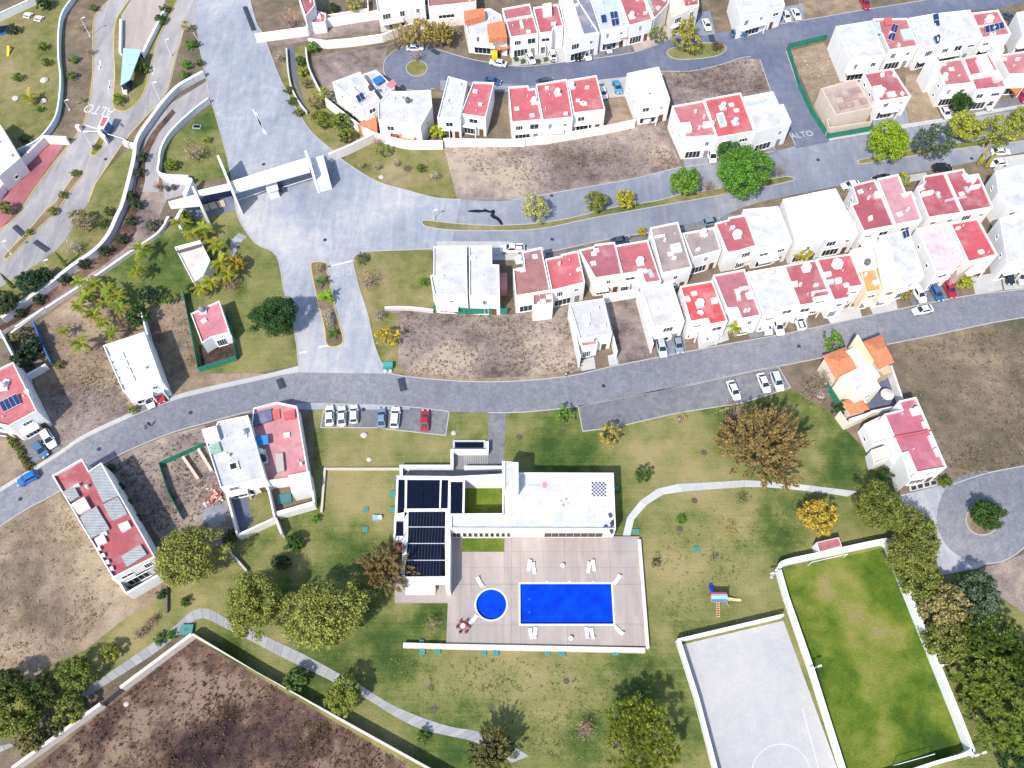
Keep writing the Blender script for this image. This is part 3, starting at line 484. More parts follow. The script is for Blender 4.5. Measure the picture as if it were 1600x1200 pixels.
def facade(t, poly, h, sides='S', z0=0.0, col=None, rnd=None, dark=True):
    rnd = rnd or random
    for i in range(len(poly)):
        a, b = poly[i], poly[(i + 1) % len(poly)]; L = (b - a).length
        if L < 2.6: continue
        d = (b - a) / L; n = Vector((d.y, -d.x))
        s = 'S' if n.y < -0.72 else 'N' if n.y > 0.72 else 'W' if n.x < 0 else 'E'
        if s not in sides: continue
        two = h - z0 > 5.3
        if s in 'SN':
            if two:
                k_ = max(1, int(L / 3.4)); zc = z0 + 4.35
                for j in range(k_):
                    if L > 4 and rnd.random() < 0.12: continue
                    window(t, a + d * (L * (j + 0.5) / k_), n, d, zc, rnd.choice((0.9, 1.3, 1.7, 2.1)), rnd.choice((0.8, 1.1, 1.4, 1.7)), mull=rnd.choice((1, 1, 2)))
            wd = min(L * 0.5, 4.2)
            if s == 'S' and dark: window(t, a + d * (L * 0.36), n, d, z0 + 1.25, wd, 2.2, 'glass', WHITE, 3)
            else: door(t, a + d * (L * 0.38), n, d, z0 + 0.03, min(wd, 2.8), 2.3, rnd.choice(((0.3, 0.27, 0.24), (0.5, 0.48, 0.45), (0.16, 0.10, 0.07))), 'garage_door')
            if s == 'S' and two and rnd.random() < 0.7:
                u0, u1 = rnd.choice(((0.05, 0.62), (0.1, 0.7), (0.02, 0.5))); dp = rnd.uniform(0.7, 1.5); zc_ = z0 + rnd.uniform(2.75, 3.0); a_, b_ = a + d * L * u0, a + d * L * u1
                m = MB(); m.prism([Vector(q) for q in (a_ - n * 0.02, a_ + n * dp, b_ + n * dp, b_ - n * 0.02)][::1], zc_, zc_ + 0.22); m.build('canopy', 'wall', t, WHITE)
                if rnd.random() < 0.5:
                    m = MB(); e_ = b_ + n * (dp - 0.12) - d * 0.12; m.box((e_.x, e_.y, 0), d, 0.22, 0.22, zc_); m.build('column', 'wall', t, WHITE)
            if L > 5: door(t, a + d * (L * 0.80), n, d, z0 + 0.03, 1.0, 2.1, rnd.choice(((0.14, 0.07, 0.04), (0.25, 0.22, 0.2))))
        else:
            for zc in ([z0 + 1.6, z0 + 4.4] if two else [z0 + 1.5]):
                for u in ((0.3, 0.72) if L > 8 else (0.5,)):
                    if rnd.random() < 0.7: window(t, a + d * (L * u), n, d, zc, 0.9, 0.9, 'glass', WHITE, 0)
def tank(t, x, y, z, col=(0.75, 0.73, 0.68), r=0.62, n=8):
    c = P(x, y, z + 0.6); c.z = z
    mb = MB(); mb.box(c, (1, 0.2), 1.5, 1.5, 0.35); b = mb.build('tank_base', 'wall', t, WHITE)
    m2 = MB(); m2.lathe(c + Vector((0, 0, 0.35)), [(r, 0), (r, 0.95), (r * 0.75, 1.2), (r * 0.25, 1.32), (r * 0.25, 1.42)], n); m2.build('water_tank', 'plastic', t, col)
def solar(t, q, z, rows=1, cols=3, tilt=0.5, frame=(0.6, 0.6, 0.62)):
    # q: four photo pixels clockwise from the far left corner
    a, b, c, d = [P(x, y, z + 0.3) for x, y in q]
    a.z += tilt; b.z += tilt
    root = MB(); root.add([a, b, c, d, a - Vector((0, 0, .06)), b - Vector((0, 0, .06)), c - Vector((0, 0, .06)), d - Vector((0, 0, .06))], [(3, 2, 1, 0), (0, 1, 5, 4), (1, 2, 6, 5), (2, 3, 7, 6), (3, 0, 4, 7)])
    for p in (a, b, c, d): root.tube([(p.x, p.y, z), (p.x, p.y, p.z)], 0.04, 4)
    o = root.build('solar_array', 'plain', t, frame)
    g = 0.03
    for i in range(rows):
        for j in range(cols):
            def at(u, v): return a.lerp(b, u).lerp(d.lerp(c, u), v) + Vector((0, 0, 0.012))
            u0, u1, v0, v1 = (j + g) / cols, (j + 1 - g) / cols, (i + g) / rows, (i + 1 - g) / rows
            m = MB(); m.add([at(u0, v0), at(u1, v0), at(u1, v1), at(u0, v1)], [(3, 2, 1, 0)]); m.build('solar_panel', 'solar', o)
def slabbox(t, q, z0, z1, col, name, mat='wall'):
    mb = MB(); mb.prism([Vector(p[:2]) for p in wpoly(q, z1)], z0, z1); return mb.build(name, mat, t, col)
def clutter(t, poly, zr, k_=4, rnd=None):
    rnd = rnd or random; c = sum(poly, Vector((0, 0))) / len(poly)
    for _ in range(k_):
        i = rnd.randrange(len(poly)); u = rnd.random(); p = poly[i].lerp(poly[(i + 1) % len(poly)], u).lerp(c, rnd.uniform(0.18, 0.75)); d = poly[1] - poly[0]
        kind = rnd.random()
        if kind < 0.42:
            mb = MB(); mb.tube([(p.x, p.y, zr), (p.x, p.y, zr + 0.5)], 0.09, 6); mb.build('vent_pipe', 'plastic', t, (0.75, 0.75, 0.74))
        elif kind < 0.72:
            mb = MB(); mb.box((p.x, p.y, zr), d, 1.1, 0.9, 0.35); o = mb.build('skylight', 'wall', t, WHITE)
            m2 = MB(); m2.box((p.x, p.y, zr + 0.34), d, 0.85, 0.65, 0.05); m2.build('pane', 'plain', o, (0.55, 0.62, 0.62))
        elif kind < 0.86:
            mb = MB(); mb.box((p.x, p.y, zr + 0.06), d, 0.95, 0.42, 0.7); mb.build('air_conditioner', 'plastic', t, (0.7, 0.7, 0.68))
        else:
            mb = MB(); mb.lathe((p.x, p.y, zr), [(0.3, 0), (0.3, 0.75), (0.2, 0.9), (0.06, 0.93)], 8); mb.build('gas_tank', 'plastic', t, (0.72, 0.72, 0.7))
def house(label, vols, name='house', cat='house', group=None, seed=0, clut=4):
    rnd = random.Random(seed + len(label) * 7)
    ps = [P(x, y, 0) for x, y in vols[0]['p']]; c = sum(ps, Vector((0, 0, 0))) / len(ps)
    t = thing(name, label, cat, c, group); t_info = []
    for v in vols:
        v = dict(v); sd = v.pop('win', 'S'); cl = v.pop('cl', clut); fz = v.pop('dark', True)
        poly, h, zr = shell(t, **v); t_info.append((poly, h, zr))
        if sd: facade(t, poly, h, sd, v.get('z0', 0.0), rnd=rnd, dark=fz)
        if cl and v.get('roof') is not None: clutter(t, poly, zr, cl, rnd)
    return t, t_info
def V(p, h=6.6, roof=WROOF, **k_): return dict(p=p, h=h, roof=roof, **k_)
zc5 = lambda *a: Z(500, 90, 6.154, *a)
z4 = lambda *a: Z(960, 90, 5.333, *a)
z7 = lambda *a: Z(1060, 400, 5.333, *a)
zb = lambda *a: Z(1280, 20, 5.0, *a)
zr_ = lambda *a: Z(1300, 240, 5.0, *a)
zt = lambda *a: Z(720, 0, 4.0, *a)
zw = lambda *a: Z(660, 370, 9.23, *a)
ROW = 'terraced houses of the gated streets'
# --- around the upper turning circle
t, I = house('white house with blue tarp terrace left of the upper turning circle', [V(zc5(118, 235, 385, 135, 575, 400, 405, 482), 7.0, LROOF, win='SW'), V(zc5(412, 160, 540, 115, 720, 290, 610, 370), 4.2, LROOF, win='N')])
zr = I[0][2]; slabbox(t, zc5(270, 300, 320, 280, 400, 365, 345, 395), zr, zr + 0.5, WHITE, 'roof_box'); solar(t, zc5(342, 385, 405, 345, 440, 395, 375, 435), zr, 1, 2); tank(t, *zc5(490, 300)[0], zr, (0.06, 0.06, 0.06))
slabbox(t, zc5(500, 210, 580, 165, 620, 215, 540, 265), I[1][2] + 0.9, I[1][2] + 0.96, (0.03, 0.16, 0.45), 'tarp', 'fabric'); slabbox(t, zc5(640, 250, 700, 205, 740, 255, 690, 290), I[1][2], I[1][2] + 0.5, PINK, 'roof_box')
slabbox(t, zc5(360, 640, 490, 560, 540, 570, 550, 705), 0.0, 3.0, ORANGE, 'porch_roof', 'tile_roof')
t, I = house('white five-sided house with red tiled porch below the upper turning circle', [V(zc5(558, 430, 668, 325, 1065, 315, 1077, 465, 968, 660, 775, 620, 560, 600), 7.0, WROOF, win='SE')])
zr = I[0][2]; tank(t, *zc5(845, 420)[0], zr, (0.10, 0.09, 0.09)); slabbox(t, zc5(575, 700, 750, 695, 750, 765, 600, 725), 0.0, 2.7, RED, 'porch_roof', 'tile_roof'); slabbox(t, zc5(760, 692, 955, 682, 905, 800, 762, 770), 0.0, 2.8, ORANGE, 'porch_roof', 'tile_roof')
t, I = house('white house with one red roof half beside the round lime green bush', [V(T('10', 1125, 445, 1238, 477, 1197, 690, 1062, 690), 6.8, WROOF, win='SW'), V(T('10', 1272, 478, 1396, 482, 1346, 688, 1199, 666), 6.4, (0.50, 0.10, 0.13))])
G4 = 'row of three red roofed houses under the upper street'
t, I = house('leftmost of three joined red roofed houses south of the upper street', [V(T('20', -22, 508, 95, 500, 98, 520, 138, 515, 176, 700, -2, 716), 6.7, (0.48, 0.09, 0.11))], group=G4); tank(t, *T('20', 130, 590)[0], I[0][2])
t, I = house('middle of three joined red roofed houses south of the upper street', [V(T('20', 140, 492, 320, 462, 358, 686, 180, 704), 6.9, (0.47, 0.09, 0.11))], group=G4); tank(t, *T('20', 268, 540)[0], I[0][2])
t, I = house('rightmost of three joined red roofed houses south of the upper street', [V(T('20', 325, 468, 495, 440, 546, 642, 362, 662), 6.8, (0.47, 0.085, 0.10))], group=G4); tank(t, *T('20', 350, 500)[0], I[0][2])
t, I = house('white cube house standing alone on the bare lot by the upper street', [V(z4(105, 130, 370, 75, 466, 352, 206, 386), 6.8, (0.66, 0.65, 0.62), win='SW')]); slabbox(t, z4(200, 190, 400, 160, 430, 330, 230, 360), I[0][2], I[0][2] + 0.12, (0.6, 0.6, 0.58), 'roof_slab')
tank(t, *z4(270, 520)[0], 0.1, (0.7, 0.6, 0.55), 1.1, 14)
G6 = 'row of three houses behind the big green street tree'
t, I = house('left house of the three behind the big tree, red roof and tall white side wall', [V(z4(480, 402, 745, 355, 852, 646, 596, 666), 7.2, (0.46, 0.13, 0.15), win='SW')], group=G6); zr = I[0][2]
slabbox(t, z4(540, 545, 630, 535, 650, 600, 590, 612), zr, zr + 0.9, WHITE, 'roof_box'); slabbox(t, z4(738, 535, 830, 525, 835, 550, 745, 565), zr, zr + 1.0, WHITE, 'roof_box'); slabbox(t, z4(600, 672, 850, 655, 850, 715, 605, 725), 2.9, 3.1, (0.55, 0.2, 0.14), 'porch_roof', 'tile_roof')
t, I = house('middle house of the three behind the big tree, red roof with long skylight', [V(z4(748, 346, 1052, 290, 1172, 610, 856, 666), 7.0, (0.47, 0.07, 0.085))], group=G6); zr = I[0][2]; slabbox(t, z4(848, 468, 905, 452, 940, 560, 882, 576), zr, zr + 0.4, WHITE, 'skylight'); slabbox(t, z4(862, 480, 900, 470, 925, 548, 886, 560), zr + 0.4, zr + 0.45, (0.35, 0.42, 0.42), 'skylight_glass', 'plain'); tank(t, *z4(1010, 530)[0], zr, (0.5, 0.55, 0.62)); tank(t, *z4(905, 405)[0], zr)
t, I = house('right corner house of the three behind the big tree, white with sunken terrace', [V(z4(1120, 452, 1408, 386, 1476, 536, 1178, 622), 7.2, WROOF, win='SE'), V(z4(1062, 328, 1322, 280, 1372, 392, 1122, 446), 6.0, BLUEG, win='NE', par=1.6)], group=G6); slabbox(t, z4(1095, 410, 1290, 372, 1310, 400, 1110, 440), I[1][2], I[1][2] + 0.6, (0.55, 0.66, 0.75), 'roof_box')
# --- northern row above the cul-de-sac street
GN = 'row of houses north of the upper street'
t, I = house('small house with two orange tiled roofs at the left end of the northern row', [V(zt(15, 75, 180, 50, 250, 90, 290, 235, 45, 215), 5.8, LROOF)], group=GN); zr = I[0][2]
slabbox(t, zt(18, 68, 140, 50, 155, 95, 28, 130), 5.2, 6.9, ORANGE, 'tile_roof', 'tile_roof'); slabbox(t, zt(165, 150, 270, 128, 290, 230, 175, 240), 5.2, 6.6, ORANGE, 'tile_roof', 'tile_roof'); slabbox(t, zt(225, 285, 300, 270, 300, 300, 235, 312), 2.6, 2.8, ORANGE, 'porch_roof', 'tile_roof'); slabbox(t, zt(192, 312, 228, 312, 228, 355, 196, 358), 0.0, 2.2, (0.72, 0.45, 0.02), 'porch', 'plain')
t, I = house('wide house with faded red roof and cross parapet in the northern row', [V(zt(258, 52, 430, 22, 486, 208, 312, 232), 6.6, (0.40, 0.10, 0.12))], group=GN); slabbox(t, zt(268, 122, 445, 90, 448, 98, 272, 130), I[0][2], I[0][1], WHITE, 'parapet'); slabbox(t, zt(366, 128, 382, 125, 395, 170, 376, 175), I[0][2], I[0][2] + 0.4, (0.6, 0.62, 0.6), 'skylight', 'plain')
t, I = house('red roofed house with white water tower in the northern row', [V(zt(452, 45, 605, 25, 642, 160, 580, 170, 570, 198, 492, 206), 6.8, (0.40, 0.08, 0.10))], group=GN); tank(t, *zt(540, 60)[0], I[0][2] + 0.3, (0.8, 0.8, 0.78), 0.8, 12); slabbox(t, zt(510, 25, 565, 15, 570, 75, 515, 82), I[0][2], I[0][2] + 1.4, WHITE, 'tank_tower')
t, I = house('white house with slate blue roof strip in the northern row', [V(zt(612, -10, 720, -22, 868, 208, 668, 262), 6.8, (0.62, 0.63, 0.64))], group=GN); slabbox(t, zt(700, -5, 800, -20, 862, 195, 770, 210), I[0][2], I[0][2] + 0.08, (0.16, 0.18, 0.26), 'roof_strip', 'roof')
t, I = house('house with pale blue roof and two solar panels in the northern row', [V(zt(805, -12, 985, -35, 1050, 160, 876, 195), 6.6, (0.46, 0.54, 0.68))], group=GN); solar(t, zt(930, 85, 975, 78, 992, 155, 948, 165), I[0][2], 2, 2); solar(t, zt(872, 105, 905, 98, 915, 140, 882, 146), I[0][2], 1, 1)
t, I = house('long red roofed house with orange tile awning in the northern row', [V(zt(985, -30, 1130, -55, 1200, 120, 1052, 160), 6.5, (0.40, 0.09, 0.12))], group=GN); slabbox(t, zt(990, 195, 1040, 185, 1045, 235, 992, 242), 2.6, 2.8, ORANGE, 'awning', 'tile_roof'); tank(t, *zt(1070, 95)[0], I[0][2])
t, I = house('narrow house with green and red roof at the right of the northern row', [V(zt(1135, -50, 1290, -75, 1300, 20, 1210, 118), 6.4, (0.36, 0.10, 0.12))], group=GN); slabbox(t, zt(1140, -20, 1180, -28, 1210, 75, 1165, 85), I[0][2], I[0][2] + 0.1, (0.28, 0.42, 0.38), 'roof_strip', 'roof')
t, I = house('cream house with small red roof above the planted island', [V(zt(1300, -40, 1480, -75, 1490, 35, 1320, 110), 6.4, (0.66, 0.60, 0.50), wall=(0.78, 0.74, 0.66))], group=GN); slabbox(t, zt(1395, 0, 1475, -15, 1485, 22, 1405, 35), I[0][2], I[0][2] + 0.1, RED2, 'roof_strip', 'roof')
house('white house at the top edge beside the three parked white cars', [V(T('20', 1290, -60, 1560, -110, 1600, 30, 1340, 105), 6.8, WROOF)], group=GN)
house('white building at the very top left of the northern wall', [V(T('10', 690, -80, 980, -110, 990, 25, 715, 75), 6.2, (0.66, 0.67, 0.68))]); house('low white house between the northern wall and the top edge', [V(T('10', 1000, -100, 1280, -130, 1290, 10, 1010, 40), 5.0, DUSTY)])
t, I = house('white house with wedge shaped red roof beside the entrance avenue', [V(T('10', 235, -60, 330, -70, 345, 30, 290, 95), 6.5, RED2, win='W'), V(T('10', 310, 115, 355, 62, 410, 78, 405, 128, 330, 135), 3.2, (0.45, 0.10, 0.12), win='')])
# --- top right block
GT = 'row of houses along the top right street'
t, I = house('big white house at the left end of the top right row', [V(zb(130, 105, 410, 60, 520, 330, 240, 365), 7.2, WROOF, win='SW')], group=GT, clut=2); slabbox(t, zb(360, 85, 470, 68, 490, 160, 385, 175), I[0][2], I[0][2] + 0.1, (0.40, 0.50, 0.52), 'roof_strip', 'roof')
t, I = house('red roofed house with tilted solar panels in the top right row', [V(zb(420, 45, 690, 40, 775, 255, 545, 290, 495, 170), 6.8, (0.40, 0.12, 0.13))], group=GT); zr = I[0][2]; solar(t, zb(570, 95, 615, 110, 580, 225, 535, 205), zr, 2, 2); slabbox(t, zb(632, 132, 720, 118, 755, 195, 660, 208), zr, zr + 0.5, (0.45, 0.55, 0.55), 'roof_box'); slabbox(t, zb(510, 40, 565, 30, 575, 85, 520, 95), zr, zr + 0.6, (0.5, 0.12, 0.13), 'roof_box')
t, I = house('white flat roofed house with one dark solar panel in the top right row', [V(zb(700, 40, 870, 10, 960, 240, 800, 285), 6.8, WROOF)], group=GT); solar(t, zb(885, 200, 930, 175, 962, 215, 918, 250), I[0][2], 1, 2)
t, I = house('white house with long dark ground floor opening in the top right row', [V(zb(875, 8, 1180, -25, 1270, 190, 962, 245), 6.9, WROOF)], group=GT); solar(t, zb(880, 25, 925, 15, 945, 100, 900, 110), I[0][2], 2, 1)
t, I = house('red roofed house with white water tank at the right of the top right row', [V(zb(1190, 0, 1400, -25, 1502, 165, 1275, 195), 6.8, (0.42, 0.10, 0.12))], group=GT); zr = I[0][2]; tank(t, *zb(1330, 50)[0], zr, (0.82, 0.82, 0.8), 0.9, 12); solar(t, zb(1285, 115, 1430, 82, 1450, 120, 1300, 160), zr, 1, 4); slabbox(t, zb(1235, 100, 1440, 75, 1443, 83, 1238, 108), zr, I[0][1], WHITE, 'parapet')
house('white wall of the house cut by the top right edge', [V(zb(1540, 0, 1700, -40, 1760, 140, 1590, 170), 6.8, WROOF)], group=GT)
GS = 'row of houses above the tree lined street'
t, I = house('unfinished beige concrete house inside the green construction screen', [V(zb(15, 590, 290, 515, 420, 740, 130, 800), 5.2, (0.42, 0.33, 0.28), wall=(0.62, 0.52, 0.44), win='', cl=0), V(zb(60, 830, 400, 760, 415, 850, 75, 900), 2.8, None, wall=(0.6, 0.5, 0.42), win='', cl=0)], group=GS, clut=0, name='unfinished_house'); zr = I[0][2]
for i in range(4):
    for j in range(3):
        x, y = 110 + i * 55 + j * 20, 620 - i * 12 + j * 45
        slabbox(t, zb(x, y, x + 48, y - 10, x + 64, y + 30, x + 16, y + 40), zr, zr + 0.12 + 0.07 * ((i * 3 + j) % 3), ((0.38, 0.26, 0.22), (0.46, 0.36, 0.30), (0.34, 0.24, 0.20))[(i + j) % 3], 'roof_slab', 'roof')
t, I = house('white house with red roof and white parapet beside the unfinished house', [V(zb(345, 470, 575, 432, 600, 470, 662, 565, 720, 650, 480, 690, 440, 650), 6.4, (0.36, 0.08, 0.10), win='SW')], group=GS); zr = I[0][2]; slabbox(t, zb(418, 575, 488, 562, 510, 625, 440, 645), zr, zr + 1.3, WHITE, 'roof_box'); slabbox(t, zb(530, 620, 590, 610, 598, 640, 540, 648), zr, zr + 0.5, WHITE, 'skylight'); slabbox(t, zb(480, 470, 508, 465, 512, 490, 485, 495), zr, zr + 0.4, WHITE, 'skylight')
t, I = house('red roofed house with tall white side wall facing the empty strip', [V(zb(905, 385, 1115, 350, 1203, 545, 985, 568), 7.0, (0.42, 0.13, 0.15), win='SW')], group=GS); tank(t, *zb(980, 500)[0], I[0][2]); slabbox(t, zb(860, 330, 905, 320, 960, 420, 915, 430), 0, 7.6, WHITE, 'stair_tower')
t, I = house('house with red and white checkered roof levels above the tree lined street', [V(zb(1125, 350, 1330, 312, 1470, 575, 1225, 602), 6.9, (0.40, 0.085, 0.11))], group=GS); zr = I[0][2]; slabbox(t, zb(1235, 345, 1310, 332, 1370, 450, 1290, 460), zr, zr + 1.2, WHITE, 'roof_box'); slabbox(t, zb(1195, 480, 1400, 445, 1405, 470, 1200, 500), zr, zr + 0.9, WHITE, 'parapet'); slabbox(t, zb(1360, 480, 1420, 470, 1430, 515, 1380, 525), zr, zr + 1.0, (0.6, 0.65, 0.62), 'roof_box')
t, I = house('pink red roofed house with orange front at the right edge', [V(zb(1400, 330, 1660, 290, 1740, 470, 1480, 480), 6.8, (0.46, 0.15, 0.17))], group=GS); slabbox(t, zb(1490, 580, 1590, 470, 1640, 500, 1540, 640), 2.8, 3.0, (0.75, 0.16, 0.04), 'awning', 'tile_roof'); slabbox(t, zb(1350, 240, 1420, 225, 1450, 290, 1370, 305), 0, 7.6, WHITE, 'stair_tower')
# --- middle block, northern row
GB = 'upper row of terraced houses in the middle block'
t, I = house('white double fronted house left half with green screen below', [V(zw(160, 135, 636, 122, 650, 845, 170, 832, 112, 560, 158, 540), 7.0, WROOF, win='SW')], group=GB, clut=3)
t, I = house('white double fronted house right half next to the small red annex', [V(zw(672, 128, 1002, 128, 1006, 398, 1106, 400, 1116, 862, 672, 850), 7.0, WROOF, win='S')], group=GB, clut=3); slabbox(t, zw(1118, 520, 1216, 520, 1222, 725, 1120, 730), 0, 3.0, PINK, 'annex', 'roof')
t, I = house('narrow dusty red roofed house first after the two white ones', [V(T('21', 62, 348, 172, 322, 226, 576, 22, 610, 6, 452, 72, 440), 6.6, DUSTY), V(T('21', 120, 594, 232, 572, 241, 650, 124, 664), 6.2, DUSTY, win='')], group=GB); tank(t, *T('21', 40, 395)[0], I[0][2])
t, I = house('clean red roofed house with stepped back edge in the upper row', [V(T('21', 195, 392, 290, 372, 286, 365, 388, 342, 428, 530, 232, 578), 6.6, (0.48, 0.09, 0.11))], group=GB)
t, I = house('purple red roofed house in the upper row', [V(T('21', 392, 338, 480, 318, 484, 306, 602, 292, 652, 480, 488, 505), 6.7, (0.34, 0.085, 0.11))], group=GB)
t, I = house('red roofed house with white octagonal tank in the upper row', [V(T('21', 606, 312, 795, 280, 876, 522, 782, 534, 756, 466, 640, 482), 6.6, (0.40, 0.09, 0.11))], group=GB); tank(t, *T('21', 752, 405)[0], I[0][2], (0.82, 0.82, 0.8), 0.8); slabbox(t, T('21', 790, 455, 815, 450, 838, 495, 812, 502), I[0][2], I[0][2] + 0.3, (0.35, 0.42, 0.40), 'skylight', 'plain')
t, I = house('tall grey brown roofed house with pale skylight in the upper row', [V(T('21', 810, 208, 972, 174, 1056, 440, 880, 476), 7.2, BROOF, win='SW')], group=GB); slabbox(t, T('21', 925, 308, 985, 295, 1000, 345, 938, 358), I[0][2], I[0][2] + 0.4, (0.62, 0.62, 0.62), 'skylight'); slabbox(t, T('21', 812, 262, 895, 245, 898, 254, 815, 271), I[0][2], I[0][1], WHITE, 'parapet')
t, I = house('lower grey brown roofed house beside the tall one in the upper row', [V(T('21', 1000, 240, 1185, 205, 1228, 338, 1058, 386), 6.4, (0.30, 0.25, 0.24))], group=GB); tank(t, *T('21', 1125, 235)[0], I[0][2], (0.6, 0.55, 0.5))
t, I = house('red roofed house with round white dome in the upper row', [V(T('21', 1190, 182, 1272, 160, 1268, 148, 1372, 130, 1438, 312, 1330, 345, 1262, 356), 6.9, (0.37, 0.075, 0.10))], group=GB); tank(t, *T('21', 1320, 250)[0], I[0][2], (0.84, 0.84, 0.82), 0.95, 12)
house('white house with stepped roof right of the round white dome', [V(Q(1161, 327, 1216, 322, 1238, 378, 1184, 390), 6.9, WROOF)], group=GB)
house('left half of the stained white pair in the upper row', [V(T('31', 162, 42, 322, 8, 412, 274, 242, 306), 7.0, (0.66, 0.66, 0.66), win='SW')], group=GB); house('right half of the stained white pair in the upper row', [V(T('31', 326, 6, 472, -22, 606, 240, 416, 272), 7.0, (0.62, 0.62, 0.63))], group=GB)
t, I = house('dark red roofed half of the red and pink pair in the upper row', [V(zr_(158, 245, 338, 200, 490, 558, 248, 606, 148, 395, 200, 380), 7.0, (0.33, 0.055, 0.085), win='SW')], group=GB); slabbox(t, zr_(285, 490, 315, 480, 322, 510, 290, 520), I[0][2], I[0][2] + 0.5, WHITE, 'skylight'); slabbox(t, zr_(335, 295, 385, 285, 395, 320, 345, 330), I[0][2], I[0][2] + 1.0, WHITE, 'roof_box')
t, I = house('pale pink roofed half of the red and pink pair in the upper row', [V(zr_(352, 195, 520, 158, 580, 305, 625, 292, 705, 515, 495, 556), 7.0, (0.50, 0.24, 0.28), win='SE')], group=GB)
t, I = house('left half of the dark red pair with grey roof strips', [V(zr_(712, 175, 880, 145, 1020, 460, 755, 500, 690, 340, 660, 260, 720, 235), 7.0, (0.36, 0.055, 0.085), win='SW')], group=GB); zr = I[0][2]
slabbox(t, zr_(805, 298, 830, 292, 855, 340, 830, 348), zr, zr + 0.3, (0.4, 0.38, 0.38), 'skylight', 'plain'); slabbox(t, zr_(700, 300, 790, 282, 800, 300, 712, 320), zr, zr + 0.9, WHITE, 'parapet'); slabbox(t, zr_(880, 360, 965, 340, 970, 355, 884, 376), zr, zr + 0.2, (0.45, 0.40, 0.40), 'skylight', 'plain')
t, I = house('right half of the dark red pair with grey roof strips', [V(zr_(884, 144, 1030, 118, 1052, 170, 1145, 155, 1260, 415, 1024, 458), 7.0, (0.36, 0.055, 0.085), win='SE')], group=GB); zr = I[0][2]
slabbox(t, zr_(1032, 258, 1060, 252, 1080, 300, 1052, 308), zr, zr + 0.3, (0.4, 0.38, 0.38), 'skylight', 'plain'); slabbox(t, zr_(1080, 250, 1160, 235, 1165, 252, 1085, 268), zr, zr + 0.9, WHITE, 'parapet'); slabbox(t, zr_(975, 342, 1050, 328, 1054, 342, 980, 356), zr, zr + 0.2, (0.45, 0.40, 0.40), 'skylight', 'plain'); slabbox(t, zr_(1060, 178, 1130, 165, 1140, 192, 1070, 206), zr, zr + 1.0, WHITE, 'roof_box')
house('white house at the right edge behind the two yellow cypress trees', [V(zr_(1275, 135, 1560, 70, 1640, 380, 1380, 425, 1300, 300), 7.0, WROOF, win='SW')], group=GB, clut=2)
# --- middle block, southern row
GC = 'lower row of terraced houses in the middle block'
t, I = house('grey roofed house with long white side walls next to the bare lot', [V(T('21', 334, 652, 536, 622, 586, 832, 398, 862), 5.8, (0.48, 0.48, 0.49), win='SW'), V(T('21', 398, 858, 492, 838, 502, 892, 410, 908), 4.2, (0.46, 0.10, 0.11), cl=0)], group=GC); slabbox(t, T('21', 425, 712, 455, 708, 462, 752, 432, 758), I[0][2], I[0][2] + 0.4, WHITE, 'skylight')
t, I = house('mottled grey white roofed house above two silver grey cars', [V(T('21', 758, 562, 938, 528, 1012, 758, 832, 792), 6.6, (0.58, 0.57, 0.55), win='SW')], group=GC)
t, I = house('bright red roofed house with white water tank in the lower row', [V(z7(14, 250, 286, 203, 412, 542, 262, 572, 242, 522, 100, 548), 6.8, BRIGHT, win='SW')], group=GC); zr = I[0][2]; tank(t, *z7(180, 395)[0], zr, (0.84, 0.84, 0.82), 0.85); slabbox(t, z7(270, 352, 325, 342, 332, 385, 280, 392), zr, zr + 0.4, WHITE, 'skylight'); slabbox(t, z7(70, 355, 100, 350, 102, 372, 74, 376), zr, zr + 0.4, WHITE, 'skylight')
t, I = house('dusty pink red roofed house behind the fan palm in the lower row', [V(z7(290, 158, 552, 108, 692, 492, 530, 524, 488, 430, 402, 436), 6.7, (0.38, 0.115, 0.14))], group=GC); zr = I[0][2]; slabbox(t, z7(478, 300, 508, 292, 525, 362, 492, 370), zr, zr + 0.5, (0.55, 0.56, 0.56), 'skylight'); slabbox(t, z7(505, 258, 598, 242, 604, 268, 510, 284), zr, zr + 0.6, (0.6, 0.5, 0.5), 'roof_box'); tank(t, *z7(600, 320)[0], zr); slabbox(t, z7(402, 440, 490, 425, 530, 515, 425, 530), 0, 4.6, (0.62, 0.63, 0.58), 'annex')
t, I = house('plain white roofed house in the lower row above two white cars', [V(z7(570, 132, 872, 80, 1005, 400, 850, 430, 845, 465, 712, 486), 6.8, WROOF)], group=GC); tank(t, *z7(780, 140)[0], I[0][2], (0.5, 0.45, 0.42))
t, I = house('red roofed house with white octagonal dome above the dark bed pickup', [V(z7(880, 78, 1148, 28, 1272, 322, 1130, 350, 1142, 392, 1012, 414), 6.7, (0.36, 0.075, 0.095))], group=GC); zr = I[0][2]; tank(t, *z7(1065, 100)[0], zr, (0.84, 0.84, 0.82), 0.95); slabbox(t, z7(940, 215, 990, 205, 1000, 245, 950, 255), zr, zr + 0.5, WHITE, 'skylight'); slabbox(t, z7(1110, 296, 1250, 272, 1252, 280, 1112, 304), zr, I[0][1], WHITE, 'parapet')
t, I = house('wine red roofed house with the biggest white octagonal dome in the lower row', [V(z7(1152, 20, 1440, -22, 1546, 242, 1425, 262, 1432, 342, 1298, 372), 6.8, (0.41, 0.07, 0.095))], group=GC); zr = I[0][2]; tank(t, *z7(1322, 70)[0], zr + 0.3, (0.85, 0.85, 0.83), 1.15); slabbox(t, z7(1212, 135, 1270, 125, 1278, 160, 1220, 170), zr, zr + 0.5, WHITE, 'skylight'); slabbox(t, z7(1305, 185, 1355, 175, 1365, 215, 1315, 225), zr, zr + 0.5, WHITE, 'skylight'); slabbox(t, z7(1225, 200, 1295, 190, 1298, 225, 1230, 235), zr, zr + 0.5, (0.45, 0.55, 0.7), 'skylight')
